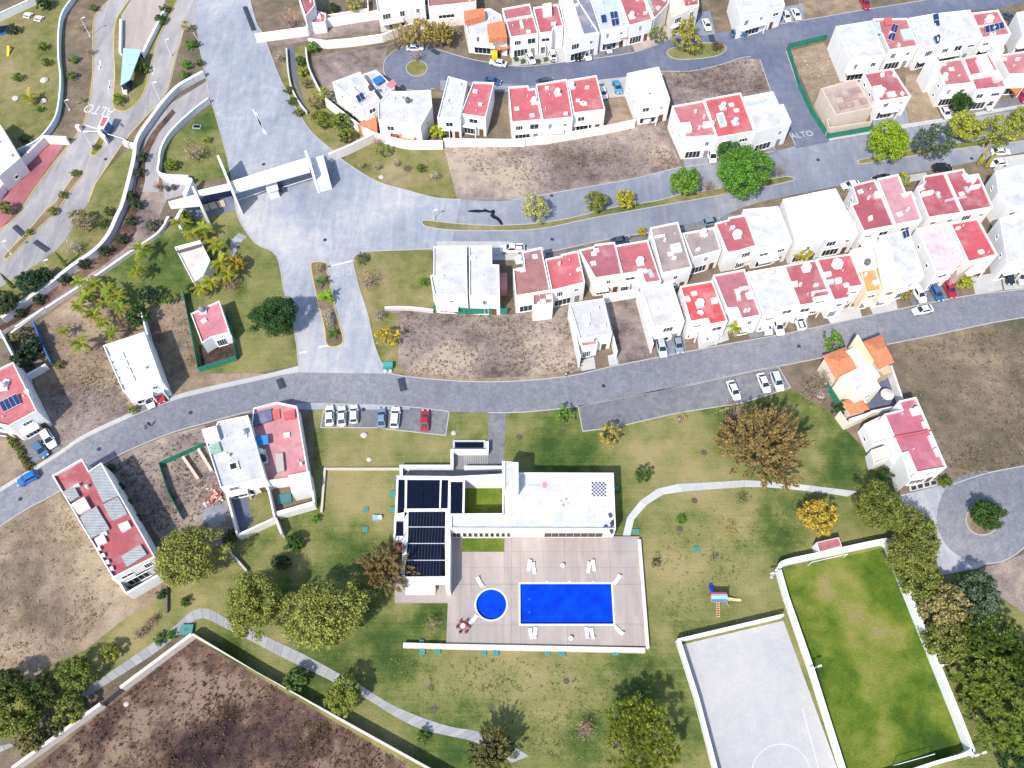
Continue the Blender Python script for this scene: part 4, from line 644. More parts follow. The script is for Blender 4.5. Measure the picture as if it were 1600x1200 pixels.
t, I = house('white house with orange terrace and peach front in the lower row', [V(T('31', 556, 342, 690, 300, 716, 440, 612, 456), 6.9, (0.6, 0.64, 0.66), win=''), V(T('31', 612, 450, 702, 436, 745, 570, 650, 592), 6.4, (0.74, 0.30, 0.10), wall=(0.78, 0.62, 0.45))], group=GC); tank(t, *T('31', 655, 415)[0], I[0][2], (0.12, 0.11, 0.1))
t, I = house('white house with pale blue grey roof and ochre base in the lower row', [V(T('31', 694, 300, 770, 282, 862, 550, 750, 572), 6.6, (0.58, 0.62, 0.68), wall=(0.78, 0.70, 0.55))], group=GC)
t, I = house('white house with purple solar panel at its corner in the lower row', [V(T('31', 732, 258, 902, 222, 992, 492, 866, 530), 7.0, WROOF)], group=GC); solar(t, T('31', 855, 240, 892, 226, 908, 258, 872, 276), I[0][2], 1, 2)
t, I = house('white roofed house with pink stains above the blue and red cars', [V(T('31', 946, 212, 1132, 182, 1228, 395, 1180, 440, 1062, 474), 6.8, (0.64, 0.50, 0.54), win='SW')], group=GC)
t, I = house('bright red roofed house with stone porch near the right end of the lower row', [V(T('31', 1142, 182, 1306, 152, 1422, 366, 1250, 410), 6.8, (0.48, 0.055, 0.075), win='SE')], group=GC); slabbox(t, T('31', 1185, 385, 1262, 350, 1310, 400, 1215, 470, 1180, 490), 0, 5.2, (0.62, 0.45, 0.38), 'stone_porch')
house('white house at the right end of the lower row by the edge', [V(T('31', 1432, 152, 1580, 118, 1680, 370, 1478, 414), 6.8, WROOF, win='SW')], group=GC, clut=3)
# --- left side
t, I = house('white house with corrugated roof panels above the red car', [V(Z(0, 430, 5.217, 838, 572, 1175, 462, 1318, 860, 1000, 945), 6.4, (0.72, 0.73, 0.75), win='SW')], clut=2); zr = I[0][2]
for i in range(4): x, y = 880 + i * 28, 660 + i * 62; slabbox(t, Z(0, 430, 5.217, x, y, x + 120, y - 32, x + 140, y + 12, x + 20, y + 46), zr, zr + 0.25, (0.62, 0.66, 0.72), 'roof_panel', 'corrugated')
slabbox(t, Z(0, 430, 5.217, 1095, 905, 1160, 880, 1195, 945, 1135, 970), 2.8, 3.0, (0.16, 0.10, 0.09), 'porch_roof', 'corrugated')
t, I = house('small house with pink red roof inside the dark green fence', [V(T('01', 1116, 712, 1284, 636, 1346, 822, 1240, 850, 1182, 886), 3.8, (0.50, 0.17, 0.20), par=0.35)], clut=1); tank(t, *T('01', 1185, 690)[0], I[0][2], (0.2, 0.2, 0.2))
t, I = house('low guard building with pinkish flat roof among the palms', [V(T('01', 1022, 322, 1172, 282, 1232, 400, 1190, 490, 1130, 530), 3.6, (0.66, 0.58, 0.55), par=0.3)], name='guard_building', cat='building', clut=0); slabbox(t, T('01', 1030, 345, 1190, 300, 1194, 312, 1036, 358), I[0][2], I[0][1] + 0.05, (0.12, 0.10, 0.10), 'roof_gutter')
t, I = house('red roofed house with four solar panels at the left edge', [V(Z(0, 430, 5.217, -120, 815, 105, 705, 300, 1105, 70, 1230, -180, 1180), 6.6, (0.46, 0.11, 0.13), win='SE')]); zr = I[0][2]; solar(t, Z(0, 430, 5.217, 0, 1045, 140, 975, 175, 1045, 30, 1118), zr, 1, 4); tank(t, *Z(0, 430, 5.217, 20, 905)[0], zr, (0.85, 0.85, 0.84)); slabbox(t, Z(0, 430, 5.217, 190, 945, 225, 925, 235, 950, 205, 965), zr, zr + 0.5, WHITE, 'skylight')
z3 = lambda *a: Z(70, 700, 5.0, *a)
t, I = house('long red roofed house with grey panel roofs alone at lower left', [V(z3(55, 215, 288, 82, 342, 180, 440, 112, 860, 850, 530, 1015), 6.4, (0.34, 0.06, 0.075), win='SEWN', par=0.6)], clut=3); zr = I[0][2]
for q, hh in ((z3(340, 190, 452, 135, 575, 372, 452, 425), 0.5), (z3(455, 440, 572, 382, 645, 515, 525, 572), 0.45), (z3(272, 540, 400, 455, 505, 630, 360, 705), 0.5), (z3(595, 845, 745, 755, 795, 830, 640, 930), 0.5), (z3(135, 345, 225, 292, 268, 375, 200, 420), 0.7)): slabbox(t, q, zr, zr + hh, (0.30, 0.31, 0.32), 'panel_roof', 'corrugated')
for q in (z3(548, 1018, 655, 955, 712, 985, 590, 1050), z3(690, 940, 822, 862, 885, 905, 712, 1000)): slabbox(t, q, 3.0, 3.08, (0.012, 0.012, 0.022), 'court_canopy', 'plain')
slabbox(t, z3(205, 440, 305, 382, 352, 465, 262, 515), zr, zr + 0.9, WHITE, 'roof_box'); slabbox(t, z3(570, 600, 645, 568, 670, 615, 600, 655), zr, zr + 0.6, WHITE, 'skylight'); slabbox(t, z3(385, 710, 455, 672, 482, 730, 415, 765), zr, zr + 0.6, WHITE, 'skylight')
for i in range(4): x, y = 405 + i * 33, 775 + i * 52; slabbox(t, z3(x, y, x + 22, y - 8, x + 32, y + 18, x + 12, y + 26), zr, zr + 0.6, WHITE, 'chimney')
for q, z1 in ((z3(530, 1015, 590, 1050, 640, 1135, 630, 1140, 575, 1060, 520, 1020), 3.2), (z3(630, 1130, 915, 965, 920, 978, 640, 1142), 3.2), (z3(860, 850, 905, 925, 918, 970, 905, 968, 850, 862), 3.2)): slabbox(t, q, 0, z1, WHITE, 'courtyard_wall')
sheet('yard', T('01', 1165, 900, 1350, 830, 1388, 970, 1185, 1040), 0.05, 'dirt_dark')
sheet('courtyard_floor', z3(540, 1020, 860, 860, 905, 960, 640, 1125), 0.05, 'road_dark')
zp = lambda *a: Z(300, 620, 5.218, *a)
t, I = house('white house with grey roof and dark roof opening at lower left street', [V(zp(78, 265, 195, 235, 210, 200, 455, 150, 598, 660, 232, 742), 6.2, (0.50, 0.51, 0.54), win='SW', par=0.4)], clut=3); zr = I[0][2]
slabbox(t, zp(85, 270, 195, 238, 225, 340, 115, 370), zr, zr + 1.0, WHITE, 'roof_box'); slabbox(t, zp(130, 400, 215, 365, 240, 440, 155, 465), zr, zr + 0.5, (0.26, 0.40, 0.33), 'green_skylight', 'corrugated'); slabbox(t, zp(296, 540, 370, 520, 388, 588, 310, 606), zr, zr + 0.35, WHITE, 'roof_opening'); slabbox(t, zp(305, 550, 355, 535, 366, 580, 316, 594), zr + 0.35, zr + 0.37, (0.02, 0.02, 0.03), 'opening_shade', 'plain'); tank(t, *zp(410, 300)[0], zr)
sheet('patio', zp(290, 800, 440, 765, 500, 1030, 370, 1130), 0.05, 'road_dark'); sheet('yard', zp(440, 765, 600, 730, 665, 985, 500, 1040), 0.05, 'lawn_dry')
t, I = house('flat terrace house with faded red floor and blue tarp beside the parking bay', [V(zp(484, 240, 500, 90, 690, 40, 855, 75, 945, 610, 960, 640, 610, 690), 3.6, (0.50, 0.20, 0.22), win='', par=0.7)], clut=3); zr = I[0][2]
slabbox(t, zp(492, 130, 645, 95, 655, 190, 500, 235), zr, zr + 0.5, (0.08, 0.10, 0.20), 'dark_roof', 'roof'); slabbox(t, zp(650, 110, 712, 95, 720, 175, 660, 185), zr, zr + 0.3, (0.5, 0.09, 0.10), 'roof_box', 'roof'); slabbox(t, zp(742, 125, 835, 100, 842, 170, 755, 185), zr, zr + 0.5, (0.5, 0.08, 0.10), 'roof_box', 'roof')
slabbox(t, zp(498, 325, 615, 308, 625, 385, 515, 402), zr + 1.2, zr + 1.25, (0.04, 0.22, 0.60), 'tarp', 'fabric'); tank(t, *zp(565, 455)[0], zr, (0.7, 0.7, 0.7)); tank(t, *zp(580, 505)[0], zr, (0.03, 0.03, 0.04)); slabbox(t, zp(678, 465, 738, 455, 752, 600, 692, 612), zr, zr + 0.7, (0.42, 0.38, 0.36), 'roof_box')
slabbox(t, zp(785, 640, 955, 605, 978, 745, 812, 785), 0, 3.9, (0.72, 0.71, 0.70), 'back_room'); slabbox(t, zp(690, 800, 805, 780, 812, 855, 700, 880), 0, 0.3, (0.06, 0.16, 0.17), 'garden_bed', 'plain')
for q in (zp(690, 935, 985, 850, 1000, 880, 695, 965), zp(975, 740, 990, 740, 1000, 865, 985, 868), zp(600, 690, 612, 690, 680, 985, 665, 990), zp(670, 990, 690, 985, 735, 1110, 720, 1118), zp(275, 800, 290, 795, 378, 1125, 362, 1130), zp(370, 1118, 660, 985, 666, 998, 378, 1132)): slabbox(t, q, 0, 2.3, (0.72, 0.70, 0.66), 'garden_wall')
house('white house with blue roof lights at the far left edge', [V(T('00', -60, 700, 5, 735, 118, 925, -10, 1035, -80, 1000), 4.5, (0.66, 0.68, 0.72), win='E')], clut=5)
# --- right side: villa and pink house
zv = lambda *a: Z(1270, 500, 6.67, *a)
def hip(t, q, z0, z1, name='tile_roof', col=ORANGE, ridge=(0.28, 0.72), z_wall=True, ov=1.0):
    a, b, c, d = [P(x, y, z0) for x, y in q]
    e = a.lerp(d, 0.5).lerp(b.lerp(c, 0.5), ridge[0]); f = a.lerp(d, 0.5).lerp(b.lerp(c, 0.5), ridge[1]); e.z = f.z = z1
    mb = MB(); mb.add([a, b, c, d, e, f], [(0, 1, 5, 4), (1, 2, 5), (2, 3, 4, 5), (3, 0, 4)]); mb.add([a - Vector((0, 0, .15)), b - Vector((0, 0, .15)), c - Vector((0, 0, .15)), d - Vector((0, 0, .15)), a, b, c, d], [(0, 1, 5, 4), (1, 2, 6, 5), (2, 3, 7, 6), (3, 0, 4, 7)])
    mb.build(name, 'tile_roof', t, col)
    if z_wall:
        m2 = MB(); m2.prism(inset([Vector(p[:2]) for p in ccw([a, b, c, d])], 0.4), 0, z0 - 0.05); m2.build('wall', 'wall', t, CREAM)
t, I = house('villa with orange hipped tile roofs and white terraces below the street', [V(zv(345, 325, 460, 265, 490, 300, 705, 585, 660, 620, 710, 705, 485, 800, 395, 680, 285, 590, 490, 490), 6.4, (0.64, 0.65, 0.70), win='S', wall=(0.8, 0.76, 0.62))], name='villa', clut=3)
hip(t, zv(105, 370, 350, 275, 490, 490, 245, 625), 5.2, 6.4); hip(t, zv(525, 225, 725, 148, 850, 440, 690, 510), 5.4, 6.8); hip(t, zv(305, 850, 520, 770, 595, 930, 395, 985), 3.0, 3.5)
slabbox(t, zv(430, 200, 465, 150, 480, 165, 640, 430, 600, 445, 540, 330), 0, 7.0, (0.78, 0.62, 0.36), 'stair_wall'); slabbox(t, zv(690, 505, 800, 470, 820, 545, 735, 575), 0, 3.0, (0.5, 0.4, 0.28), 'annex'); m_ = P(*zv(780, 770)[0], 2.4); mb = MB(); mb.lathe((m_.x, m_.y, 0), [(0.05, 0), (0.05, 2.2), (1.3, 2.25), (0.08, 2.75)], 14); mb.build('parasol', 'fabric', t, (0.66, 0.58, 0.5))
sheet('patio', zv(560, 840, 720, 620, 830, 560, 900, 800, 830, 920, 600, 945), 0.05, 'road_dark'); sheet('patio', zv(190, 640, 290, 590, 430, 780, 300, 860), 0.05, 'paver_grey')
for q, z1, c in ((zv(810, 475, 825, 470, 945, 815, 930, 825), 2.4, WHITE), (zv(270, 960, 290, 950, 380, 1080, 365, 1090), 2.4, CREAM), (zv(375, 1030, 600, 955, 600, 985, 380, 1085), 2.4, CREAM), (zv(600, 945, 840, 895, 842, 925, 602, 975), 2.2, (0.6, 0.55, 0.5))): slabbox(t, q, 0, z1, c, 'garden_wall')
zk = lambda *a: Z(1340, 600, 6.0, *a)
t, I = house('pink red roofed house with white terrace beside the turning circle', [V(zk(385, 158, 550, 120, 838, 780, 555, 832, 470, 640, 410, 655, 248, 280, 420, 240), 6.6, (0.42, 0.10, 0.16), win='SE', par=0.55), V(zk(410, 652, 470, 636, 555, 836, 490, 905), 6.5, WROOF, win='', cl=0), V(zk(62, 375, 250, 285, 330, 500, 148, 572), 3.4, (0.60, 0.64, 0.72), win='W', cl=0), V(zk(125, 620, 265, 575, 310, 690, 155, 755), 2.8, (0.62, 0.55, 0.48), win='', cl=0)], clut=2); zr = I[0][2]
slabbox(t, zk(340, 490, 690, 425, 695, 440, 345, 505), zr, I[0][1], (0.5, 0.09, 0.12), 'parapet', 'roof'); slabbox(t, zk(662, 482, 705, 470, 738, 580, 708, 598), zr, zr + 0.5, (0.7, 0.68, 0.68), 'skylight'); slabbox(t, zk(715, 605, 748, 598, 780, 665, 748, 680), zr, zr + 0.5, (0.7, 0.68, 0.66), 'skylight'); slabbox(t, zk(605, 350, 645, 345, 662, 400, 630, 415), zr, zr + 0.5, WHITE, 'skylight'); tank(t, *zk(545, 250)[0], zr, (0.85, 0.83, 0.82))
slabbox(t, zk(300, 700, 410, 655, 425, 720, 320, 755), 0, 2.7, (0.6, 0.64, 0.68), 'porch_roof')
root = bpy.data.objects.new('drive', None); COL.objects.link(root); root['kind'] = 'structure'; WL[root.name] = Vector((0, 0, 0))
for i in range(4):
    for j in range(2):
        x, y = 492 + i * 62 + j * 8, 918 - i * 16 + j * 45
        m_ = MB(); m_.prism([Vector(p[:2]) for p in wpoly(zk(x, y, x + 44, y - 11, x + 52, y + 24, x + 8, y + 35))], 0, 0.06 + 0.004 * j); m_.build('slab', 'plain', root, (0.03, 0.028, 0.032))
sheet('driveway', zk(470, 920, 720, 850, 745, 955, 490, 1010), 0.045, 'concrete')
# ================================================================== CLUBHOUSE, POOLS, COURTS
DZ = 0.55
zq = lambda *a: Z(600, 690, 8.0, *a)
zq2 = lambda *a: Z(600, 820, 8.0, *a)
zh = lambda *a: Z(780, 720, 8.0, *a)
zpool = lambda *a: Z(780, 890, 6.667, *a)
def frame_face(outer, hole, z):            # ring between an outline and a hole: build as strips by bridging nearest points
    pass
# deck built of paving bays round the pools, each bay a mesh of its own
deck = bpy.data.objects.new('pool_deck', None); COL.objects.link(deck); deck['kind'] = 'structure'; WL[deck.name] = Vector((0, 0, 0))
D0 = [P(700, 838, DZ), P(1004, 843, DZ), P(1008, 1014, DZ), P(697, 1010, DZ)]
RP = [P(x, y, DZ) for x, y in zpool(220, 150, 1165, 153, 1181, 572, 218, 565)]
CC = P(767.5, 944.5, DZ); CR = abs(P(791, 944.5, DZ).x - P(744, 944.5, DZ).x) / 2
xs = [D0[3].x, CC.x - CR - 1.0, CC.x + CR + 0.8, RP[0].x, RP[1].x, D0[1].x]; ys = [D0[3].y, RP[3].y, RP[0].y, (RP[0].y + D0[0].y) / 2, D0[0].y]
rx0, rx1, ry0, ry1 = RP[0].x, RP[1].x, RP[3].y, RP[0].y
cx0, cx1, cy0, cy1 = CC.x - CR - 0.9, CC.x + CR + 0.9, CC.y - CR - 0.9, CC.y + CR + 0.9
PX0, PX1, PY0, PY1 = P(722, 862, DZ).x, P(788, 862, DZ).x, P(722, 862, DZ).y, P(722, 841, DZ).y
DXE = (D0[1].x + D0[2].x) / 2
gx = sorted({D0[3].x, cx0, cx1, PX0, PX1, rx0, rx1, DXE, (rx0 + rx1) / 2}); gy = sorted({D0[3].y, cy0, cy1, ry0, ry1, PY0, PY1, D0[0].y, (ry1 + PY0) / 2})
for i in range(len(gx) - 1):
    for j in range(len(gy) - 1):
        mx_, my_ = (gx[i] + gx[i + 1]) / 2, (gy[j] + gy[j + 1]) / 2
        if rx0 < mx_ < rx1 and ry0 < my_ < ry1: continue
        if cx0 < mx_ < cx1 and cy0 < my_ < cy1: continue
        if PX0 < mx_ < PX1 and PY0 < my_ < PY1: continue
        m = MB(); g = 0.012; m.prism([Vector((gx[i] + g, gy[j] + g)), Vector((gx[i + 1] - g, gy[j] + g)), Vector((gx[i + 1] - g, gy[j + 1] - g)), Vector((gx[i] + g, gy[j + 1] - g))], 0.0, DZ); m.build('paving_bay', 'paving_pink', deck)
m = MB(); n = 48; sq = []; ci = []
for i in range(n):
    a = 6.28318 * i / n; c_, s_ = math.cos(a), math.sin(a); k_ = 1 / max(abs(c_), abs(s_)); hw = CR + 0.89
    sq.append((CC.x + c_ * k_ * hw, CC.y + s_ * k_ * hw, DZ)); ci.append((CC.x + c_ * (CR + 0.3), CC.y + s_ * (CR + 0.3), DZ))
m.add(sq + ci, [(i, (i + 1) % n, n + (i + 1) % n, n + i) for i in range(n)]); m.build('paving_bay', 'paving_pink', deck)
m = MB(); m.prism([Vector((gx[0], P(600, 942, 0.3).y)), Vector((P(617, 942, .3).x, P(600, 942, .3).y)), Vector((P(617, 905, .3).x, P(600, 900, .3).y)), Vector((gx[0], P(600, 900, .3).y))][::1], 0.0, DZ - 0.02)
m.build('paving_bay', 'paving_pink', deck)
def pool(label, poly, name='swimming_pool'):
    c = sum(poly, Vector((0, 0))) / len(poly); t = thing(name, label, 'pool', (c.x, c.y, 0.0), 'pools on the paved deck'); n = len(poly)
    out = inset(poly, -0.30)
    m = MB(); m.add([(p.x, p.y, DZ + 0.03) for p in out] + [(p.x, p.y, DZ + 0.03) for p in poly] + [(p.x, p.y, DZ - 0.02) for p in out] + [(p.x, p.y, DZ - 0.12) for p in poly], [(i, (i + 1) % n, n + (i + 1) % n, n + i) for i in range(n)] + [(2 * n + i, 2 * n + (i + 1) % n, (i + 1) % n, i) for i in range(n)] + [(n + i, n + (i + 1) % n, 3 * n + (i + 1) % n, 3 * n + i) for i in range(n)])
    m.build('coping', 'plain', t, (0.55, 0.62, 0.70))
    m = MB(); m.add([(p.x, p.y, DZ - 0.02) for p in poly] + [(p.x, p.y, 0.03) for p in poly], [(i, (i + 1) % n, n + (i + 1) % n, n + i) for i in range(n)] + [tuple(range(n, 2 * n))]); m.build('basin', 'tile_blue', t)
    m = MB(); m.add([(p.x, p.y, DZ - 0.10) for p in inset(poly, 0.01)], [tuple(range(n))]); m.build('water', 'water', t); return t
tp = pool('long rectangular blue swimming pool on the pinkish deck', [Vector((rx0, ry0)), Vector((rx1, ry0)), Vector((rx1, ry1)), Vector((rx0, ry1))])
for x, y in zpool(315, 298, 315, 436): p = P(x, y, DZ); m = MB(); m.lathe((p.x, p.y, 0.035), [(0.16, 0), (0.16, 0.05), (0.05, 0.06)], 8); m.build('floor_inlet', 'plain', tp, (0.2, 0.5, 0.9))
pool('round blue wading pool left of the long pool', [Vector((CC.x + CR * math.cos(6.28318 * i / 40), CC.y + CR * math.sin(6.28318 * i / 40))) for i in range(40)])
# planter lawn beside the hall
m = MB(); m.add([(PX0, PY0, 0.45), (PX1, PY0, 0.45), (PX1, PY1, 0.45), (PX0, PY1, 0.45)], [(0, 1, 2, 3)]); o = m.build('planter_lawn', 'lawn_field'); o['kind'] = 'structure'
def low_wall(label, px, h, wd, col=WHITE, z=None, name='wall', cat='wall', group=None, cope=None, mat='wall', zb=0.0):
    z = h * 0.5 if z is None else z; pts = [P(x, y, z) for x, y in px]; c = pts[len(pts) // 2].copy(); c.z = 0
    t = thing(name, label, cat, c, group); m = MB(); ribbon(m, pts, wd, zb, h); m.build('wall_panel', mat, t, col)
    m = MB(); ribbon(m, pts, wd + 0.08, h, h + 0.07); m.build('coping', mat, t, cope or tuple(min(1, q * 1.05) for q in col)); return t
low_wall('long low pinkish wall along the south edge of the pool deck', Q(630, 1008, 697, 1010, 1008, 1016), 1.0, 0.7, (0.66, 0.58, 0.54), 0.9)
EW = [(800 + DXE * scale_at(0, y) , y) for y in (843, 930, 1013)]
low_wall('low pinkish wall along the east edge of the pool deck', EW, 1.0, 0.5, (0.66, 0.58, 0.54), 0.9)
# ---- hall
t, I = house('white clubhouse with painted game board roof and dark glass pergola', [V(zh(240, 145, 1430, 150, 1458, 852, -608, 848, -608, 660, 40, 655, 40, 360, 240, 360), 5.0, (0.60, 0.61, 0.63), par=0.5, win='', cl=0)], name='clubhouse', cat='clubhouse', clut=0)
CLUB = t; zr = I[0][2]; poly = I[0][0]
ys_ = min(p.y for p in poly); xl = P(704, 826, 5).x; xr = P(961, 826, 5).x; nS = Vector((0, -1)); dS = Vector((1, 0))
for k_ in range(9): window(t, Vector((P(726 + k_ * 8.6, 836, 2).x, ys_)), nS, dS, 1.9, 0.75, 2.4, 'glass', (0.75, 0.68, 0.6), 0)
window(t, Vector((P(713, 836, 2).x, ys_)), nS, dS, 1.9, 1.6, 2.4, 'glass', (0.7, 0.6, 0.55), 1); window(t, Vector((P(896, 836, 2).x, ys_)), nS, dS, 1.9, 10.5, 2.4, 'glass', (0.6, 0.48, 0.42), 7)
slabbox(t, zh(35, 0, 240, 20, 240, 370, 40, 360), 0, 7.2, WHITE, 'stair_tower'); q = zh(75, 10, 205, 20, 205, 340, 78, 335); slabbox(t, q, 7.2, 7.24, (0.55, 0.55, 0.54), 'tower_roof', 'roof')
for qq in (zh(35, 0, 75, 3, 75, 360, 40, 360), zh(205, 18, 240, 20, 240, 370, 205, 370)): slabbox(t, qq, 7.2, 7.6, WHITE, 'parapet')
# painted roof games
def rpaint(pts, col, name='roof_paint', dz=0.012):
    m = MB(); m.add([(p.x, p.y, zr + dz) for p in (P(x, y, zr) for x, y in pts)], [tuple(range(len(pts) - 1, -1, -1))]); return m.build(name, 'plain', CLUB, col)
def outline(x0, y0, x1, y1, nx, ny, col, wd=5):
    for i in range(nx + 1):
        x = x0 + (x1 - x0) * i / nx; rpaint(zh(x - wd / 2, y0, x + wd / 2, y0, x + wd / 2, y1, x - wd / 2, y1), col)
    for j in range(ny + 1):
        y = y0 + (y1 - y0) * j / ny; rpaint(zh(x0, y - wd / 2, x1, y - wd / 2, x1, y + wd / 2, x0, y + wd / 2), col, dz=0.016)
for i in range(8):
    for j in range(8):
        if (i + j) % 2 == 0: x, y = 1155 + i * 23, 265 + j * 22.5; rpaint(zh(x, y, x + 23, y, x + 23, y + 22.5, x, y + 22.5), (0.04, 0.05, 0.16), 'chess_square')
cc = zh(*[v for i in range(16) for v in (570 + 34 * math.cos(6.28318 * i / 16), 300 + 40 * math.sin(6.28318 * i / 16))]); rpaint(cc, (0.75, 0.22, 0.32), 'roof_logo')
for i in range(8): x = 335 + i * 25; rpaint(zh(x, 284 + (i % 3) * 5, x + 15, 284 + (i % 2) * 8, x + 13, 312, x + 2, 316), (0.32, 0.32, 0.33), 'roof_logo')
rpaint(zh(540, 365, 605, 365, 605, 382, 540, 382), (0.5, 0.75, 0.78))
for i in range(8):
    a0, a1 = 6.28318 * i / 8, 6.28318 * (i + 1) / 8; cs = [(0.36, 0.45, 0.38), (0.6, 0.6, 0.58), (0.60, 0.22, 0.24), (0.62, 0.62, 0.62), (0.33, 0.35, 0.38), (0.6, 0.6, 0.6), (0.58, 0.26, 0.27), (0.62, 0.62, 0.62)][i]
    rpaint(zh(*[v for a, r in ((a0, 22), (a0, 66), ((a0 + a1) / 2, 68), (a1, 66), (a1, 22)) for v in (822 + r * math.cos(a), 515 + r * 0.88 * math.sin(a))]), cs, 'roof_wheel')
for r0, r1 in ((34, 40), (10, 18)): 
    for i in range(12):
        a0, a1 = 6.28318 * i / 12, 6.28318 * (i + 0.9) / 12; rpaint(zh(*[v for a, r in ((a0, r0), (a0, r1), (a1, r1), (a1, r0)) for v in (508 + r * math.cos(a), 512 + r * math.sin(a))]), (0.40, 0.40, 0.41), 'roof_ring')
outline(940, 325, 1055, 455, 3, 4, (0.42, 0.42, 0.42)); outline(685, 650, 800, 750, 4, 4, (0.28, 0.34, 0.42)); outline(915, 640, 1055, 705, 2, 1, (0.40, 0.44, 0.48)); outline(1125, 572, 1370, 770, 4, 3, (0.40, 0.43, 0.5)); outline(940, 770, 1050, 805, 2, 1, (0.40, 0.44, 0.48)); outline(430, 715, 510, 765, 1, 1, (0.45, 0.45, 0.47), 8)
for x, y in ((1390, 680), (1335, 825), (1410, 790), (1400, 845), (1425, 765), (1405, 880)): p = P(*zh(x, y)[0], zr + 0.3); m = MB(); m.box((p.x, p.y, zr), (1, 0.4), 0.5, 0.7, 0.35); m.build('roof_machine', 'plain', CLUB, (0.05, 0.06, 0.14))
# ---- pergola wing
def beam(q, z0=0.0, z1=4.6, name='beam'): return slabbox(CLUB, q, z0, z1 + 0.006 * random.random(), WHITE, name)
def panes(x0, y0, x1, y1, nx, ny, f, z=4.35, mat='glass_blue', g=0.012):
    for i in range(nx):
        for j in range(ny):
            u0, u1, v0, v1 = (i + g) / nx, (i + 1 - g) / nx, (j + g) / ny, (j + 1 - g) / ny
            q = f(x0 + (x1 - x0) * u0, y0 + (y1 - y0) * v0, x0 + (x1 - x0) * u1, y0 + (y1 - y0) * v0, x0 + (x1 - x0) * u1, y0 + (y1 - y0) * v1, x0 + (x1 - x0) * u0, y0 + (y1 - y0) * v1)
            m = MB(); m.prism([Vector(p[:2]) for p in wpoly(q, z)], z - 0.05, z + 0.01 * random.random()); m.build('pane', mat, CLUB)
beam(zq(155, 425, 830, 432, 830, 470, 160, 468)); beam(zq(155, 470, 180, 470, 165, 905, 135, 905)); beam(zq(262, 470, 290, 470, 282, 835, 258, 835), 3.9); beam(zq(700, 472, 720, 472, 708, 832, 690, 832), 3.9); beam(zq(805, 470, 832, 470, 830, 862, 796, 862)); beam(zq(252, 838, 798, 835, 798, 868, 252, 872), 3.9)
beam(zq(988, 462, 1012, 462, 1004, 892, 978, 892), 3.9); beam(zq(832, 435, 1475, 402, 1475, 465, 832, 470), 0, 4.5); beam(zq(832, 472, 985, 472, 985, 498, 832, 498), 3.9, 4.4); beam(zq(135, 908, 255, 880, 252, 970, 128, 970), 0, 4.5); beam(zq(128, 972, 152, 972, 145, 1190, 118, 1190), 0, 3.6); beam(zq(245, 972, 305, 872, 300, 1200, 245, 1200), 0, 4.55); beam(zq(768, 872, 828, 866, 828, 1210, 762, 1210), 0, 4.7); beam(zq(120, 1180, 245, 1180, 242, 1232, 118, 1232), 0, 3.6)
beam(zq2(235, 160, 300, 155, 255, 640, 212, 745), 0, 4.55); beam(zq2(762, 168, 830, 168, 822, 800, 770, 800), 0, 4.7); beam(zq2(212, 648, 770, 645, 770, 740, 208, 745), 3.9, 4.5)
panes(178, 470, 258, 862, 1, 2, zq, 4.3); panes(290, 472, 700, 832, 2, 1, zq, 4.2); panes(718, 480, 802, 832, 1, 2, zq, 4.3); panes(836, 500, 982, 890, 1, 2, zq, 4.2); panes(155, 975, 246, 1182, 1, 1, zq, 3.4)
def panes_t(y0, y1, cols, z=4.35):
    def xl_(y): return 314 + (y - 875) * (255 - 314) / (1680 - 875)
    def xr_(y): return 766 + (y - 875) * (728 - 766) / (1680 - 875)
    for a, b in zip(cols[:-1], cols[1:]):
        q = zq(xl_(y0) + (xr_(y0) - xl_(y0)) * (a + .006), y0 + 4, xl_(y0) + (xr_(y0) - xl_(y0)) * (b - .006), y0 + 4, xl_(y1) + (xr_(y1) - xl_(y1)) * (b - .006), y1 - 4, xl_(y1) + (xr_(y1) - xl_(y1)) * (a + .006), y1 - 4)
        m = MB(); m.prism([Vector(p[:2]) for p in wpoly(q, z)], z - 0.05, z + 0.01 * random.random()); m.build('pane', 'glass_blue', CLUB)
panes_t(872, 1062, (0, .34, 1)); panes_t(1070, 1268, (0, .34, 1)); panes_t(1276, 1478, (0, .68, 1)); panes_t(1486, 1680, (0, 1))
for j, (y0, y1) in enumerate(((876, 1060), (1074, 1266), (1280, 1476), (1490, 1676))):
    m = MB()
    for i in range(1, 12):
        u = i / 12; xa = (314 + (y0 - 875) * -0.0733) * (1 - u) + (766 + (y0 - 875) * -0.0472) * u; xb = (314 + (y1 - 875) * -0.0733) * (1 - u) + (766 + (y1 - 875) * -0.0472) * u
        a_, b_ = [P(*q, 4.4) for q in zq(xa, y0, xb, y1)]; ribbon(m, [a_, b_], 0.05, 4.37, 4.42)
    m.build('glazing_bar', 'plain', CLUB, (0.055, 0.06, 0.085))
for k_ in range(3): slabbox(CLUB, zq2(265, 752 + k_ * 42, 640, 750 + k_ * 42, 640, 784 + k_ * 42, 270, 786 + k_ * 42), 0, 2.6 - k_ * 0.85, (0.76, 0.72, 0.68), 'terrace_step')
slabbox(CLUB, zq2(130, 232, 232, 225, 228, 315, 118, 322), 0, 2.4, (0.22, 0.02, 0.06), 'awning', 'fabric')
for y in (1062, 1268, 1478): slabbox(CLUB, zq(300 - (y - 875) * .07, y, 770, y, 770, y + 7, 300 - (y - 875) * .07, y + 7), 4.3, 4.5, (0.5, 0.52, 0.58), 'rafter', 'plain')
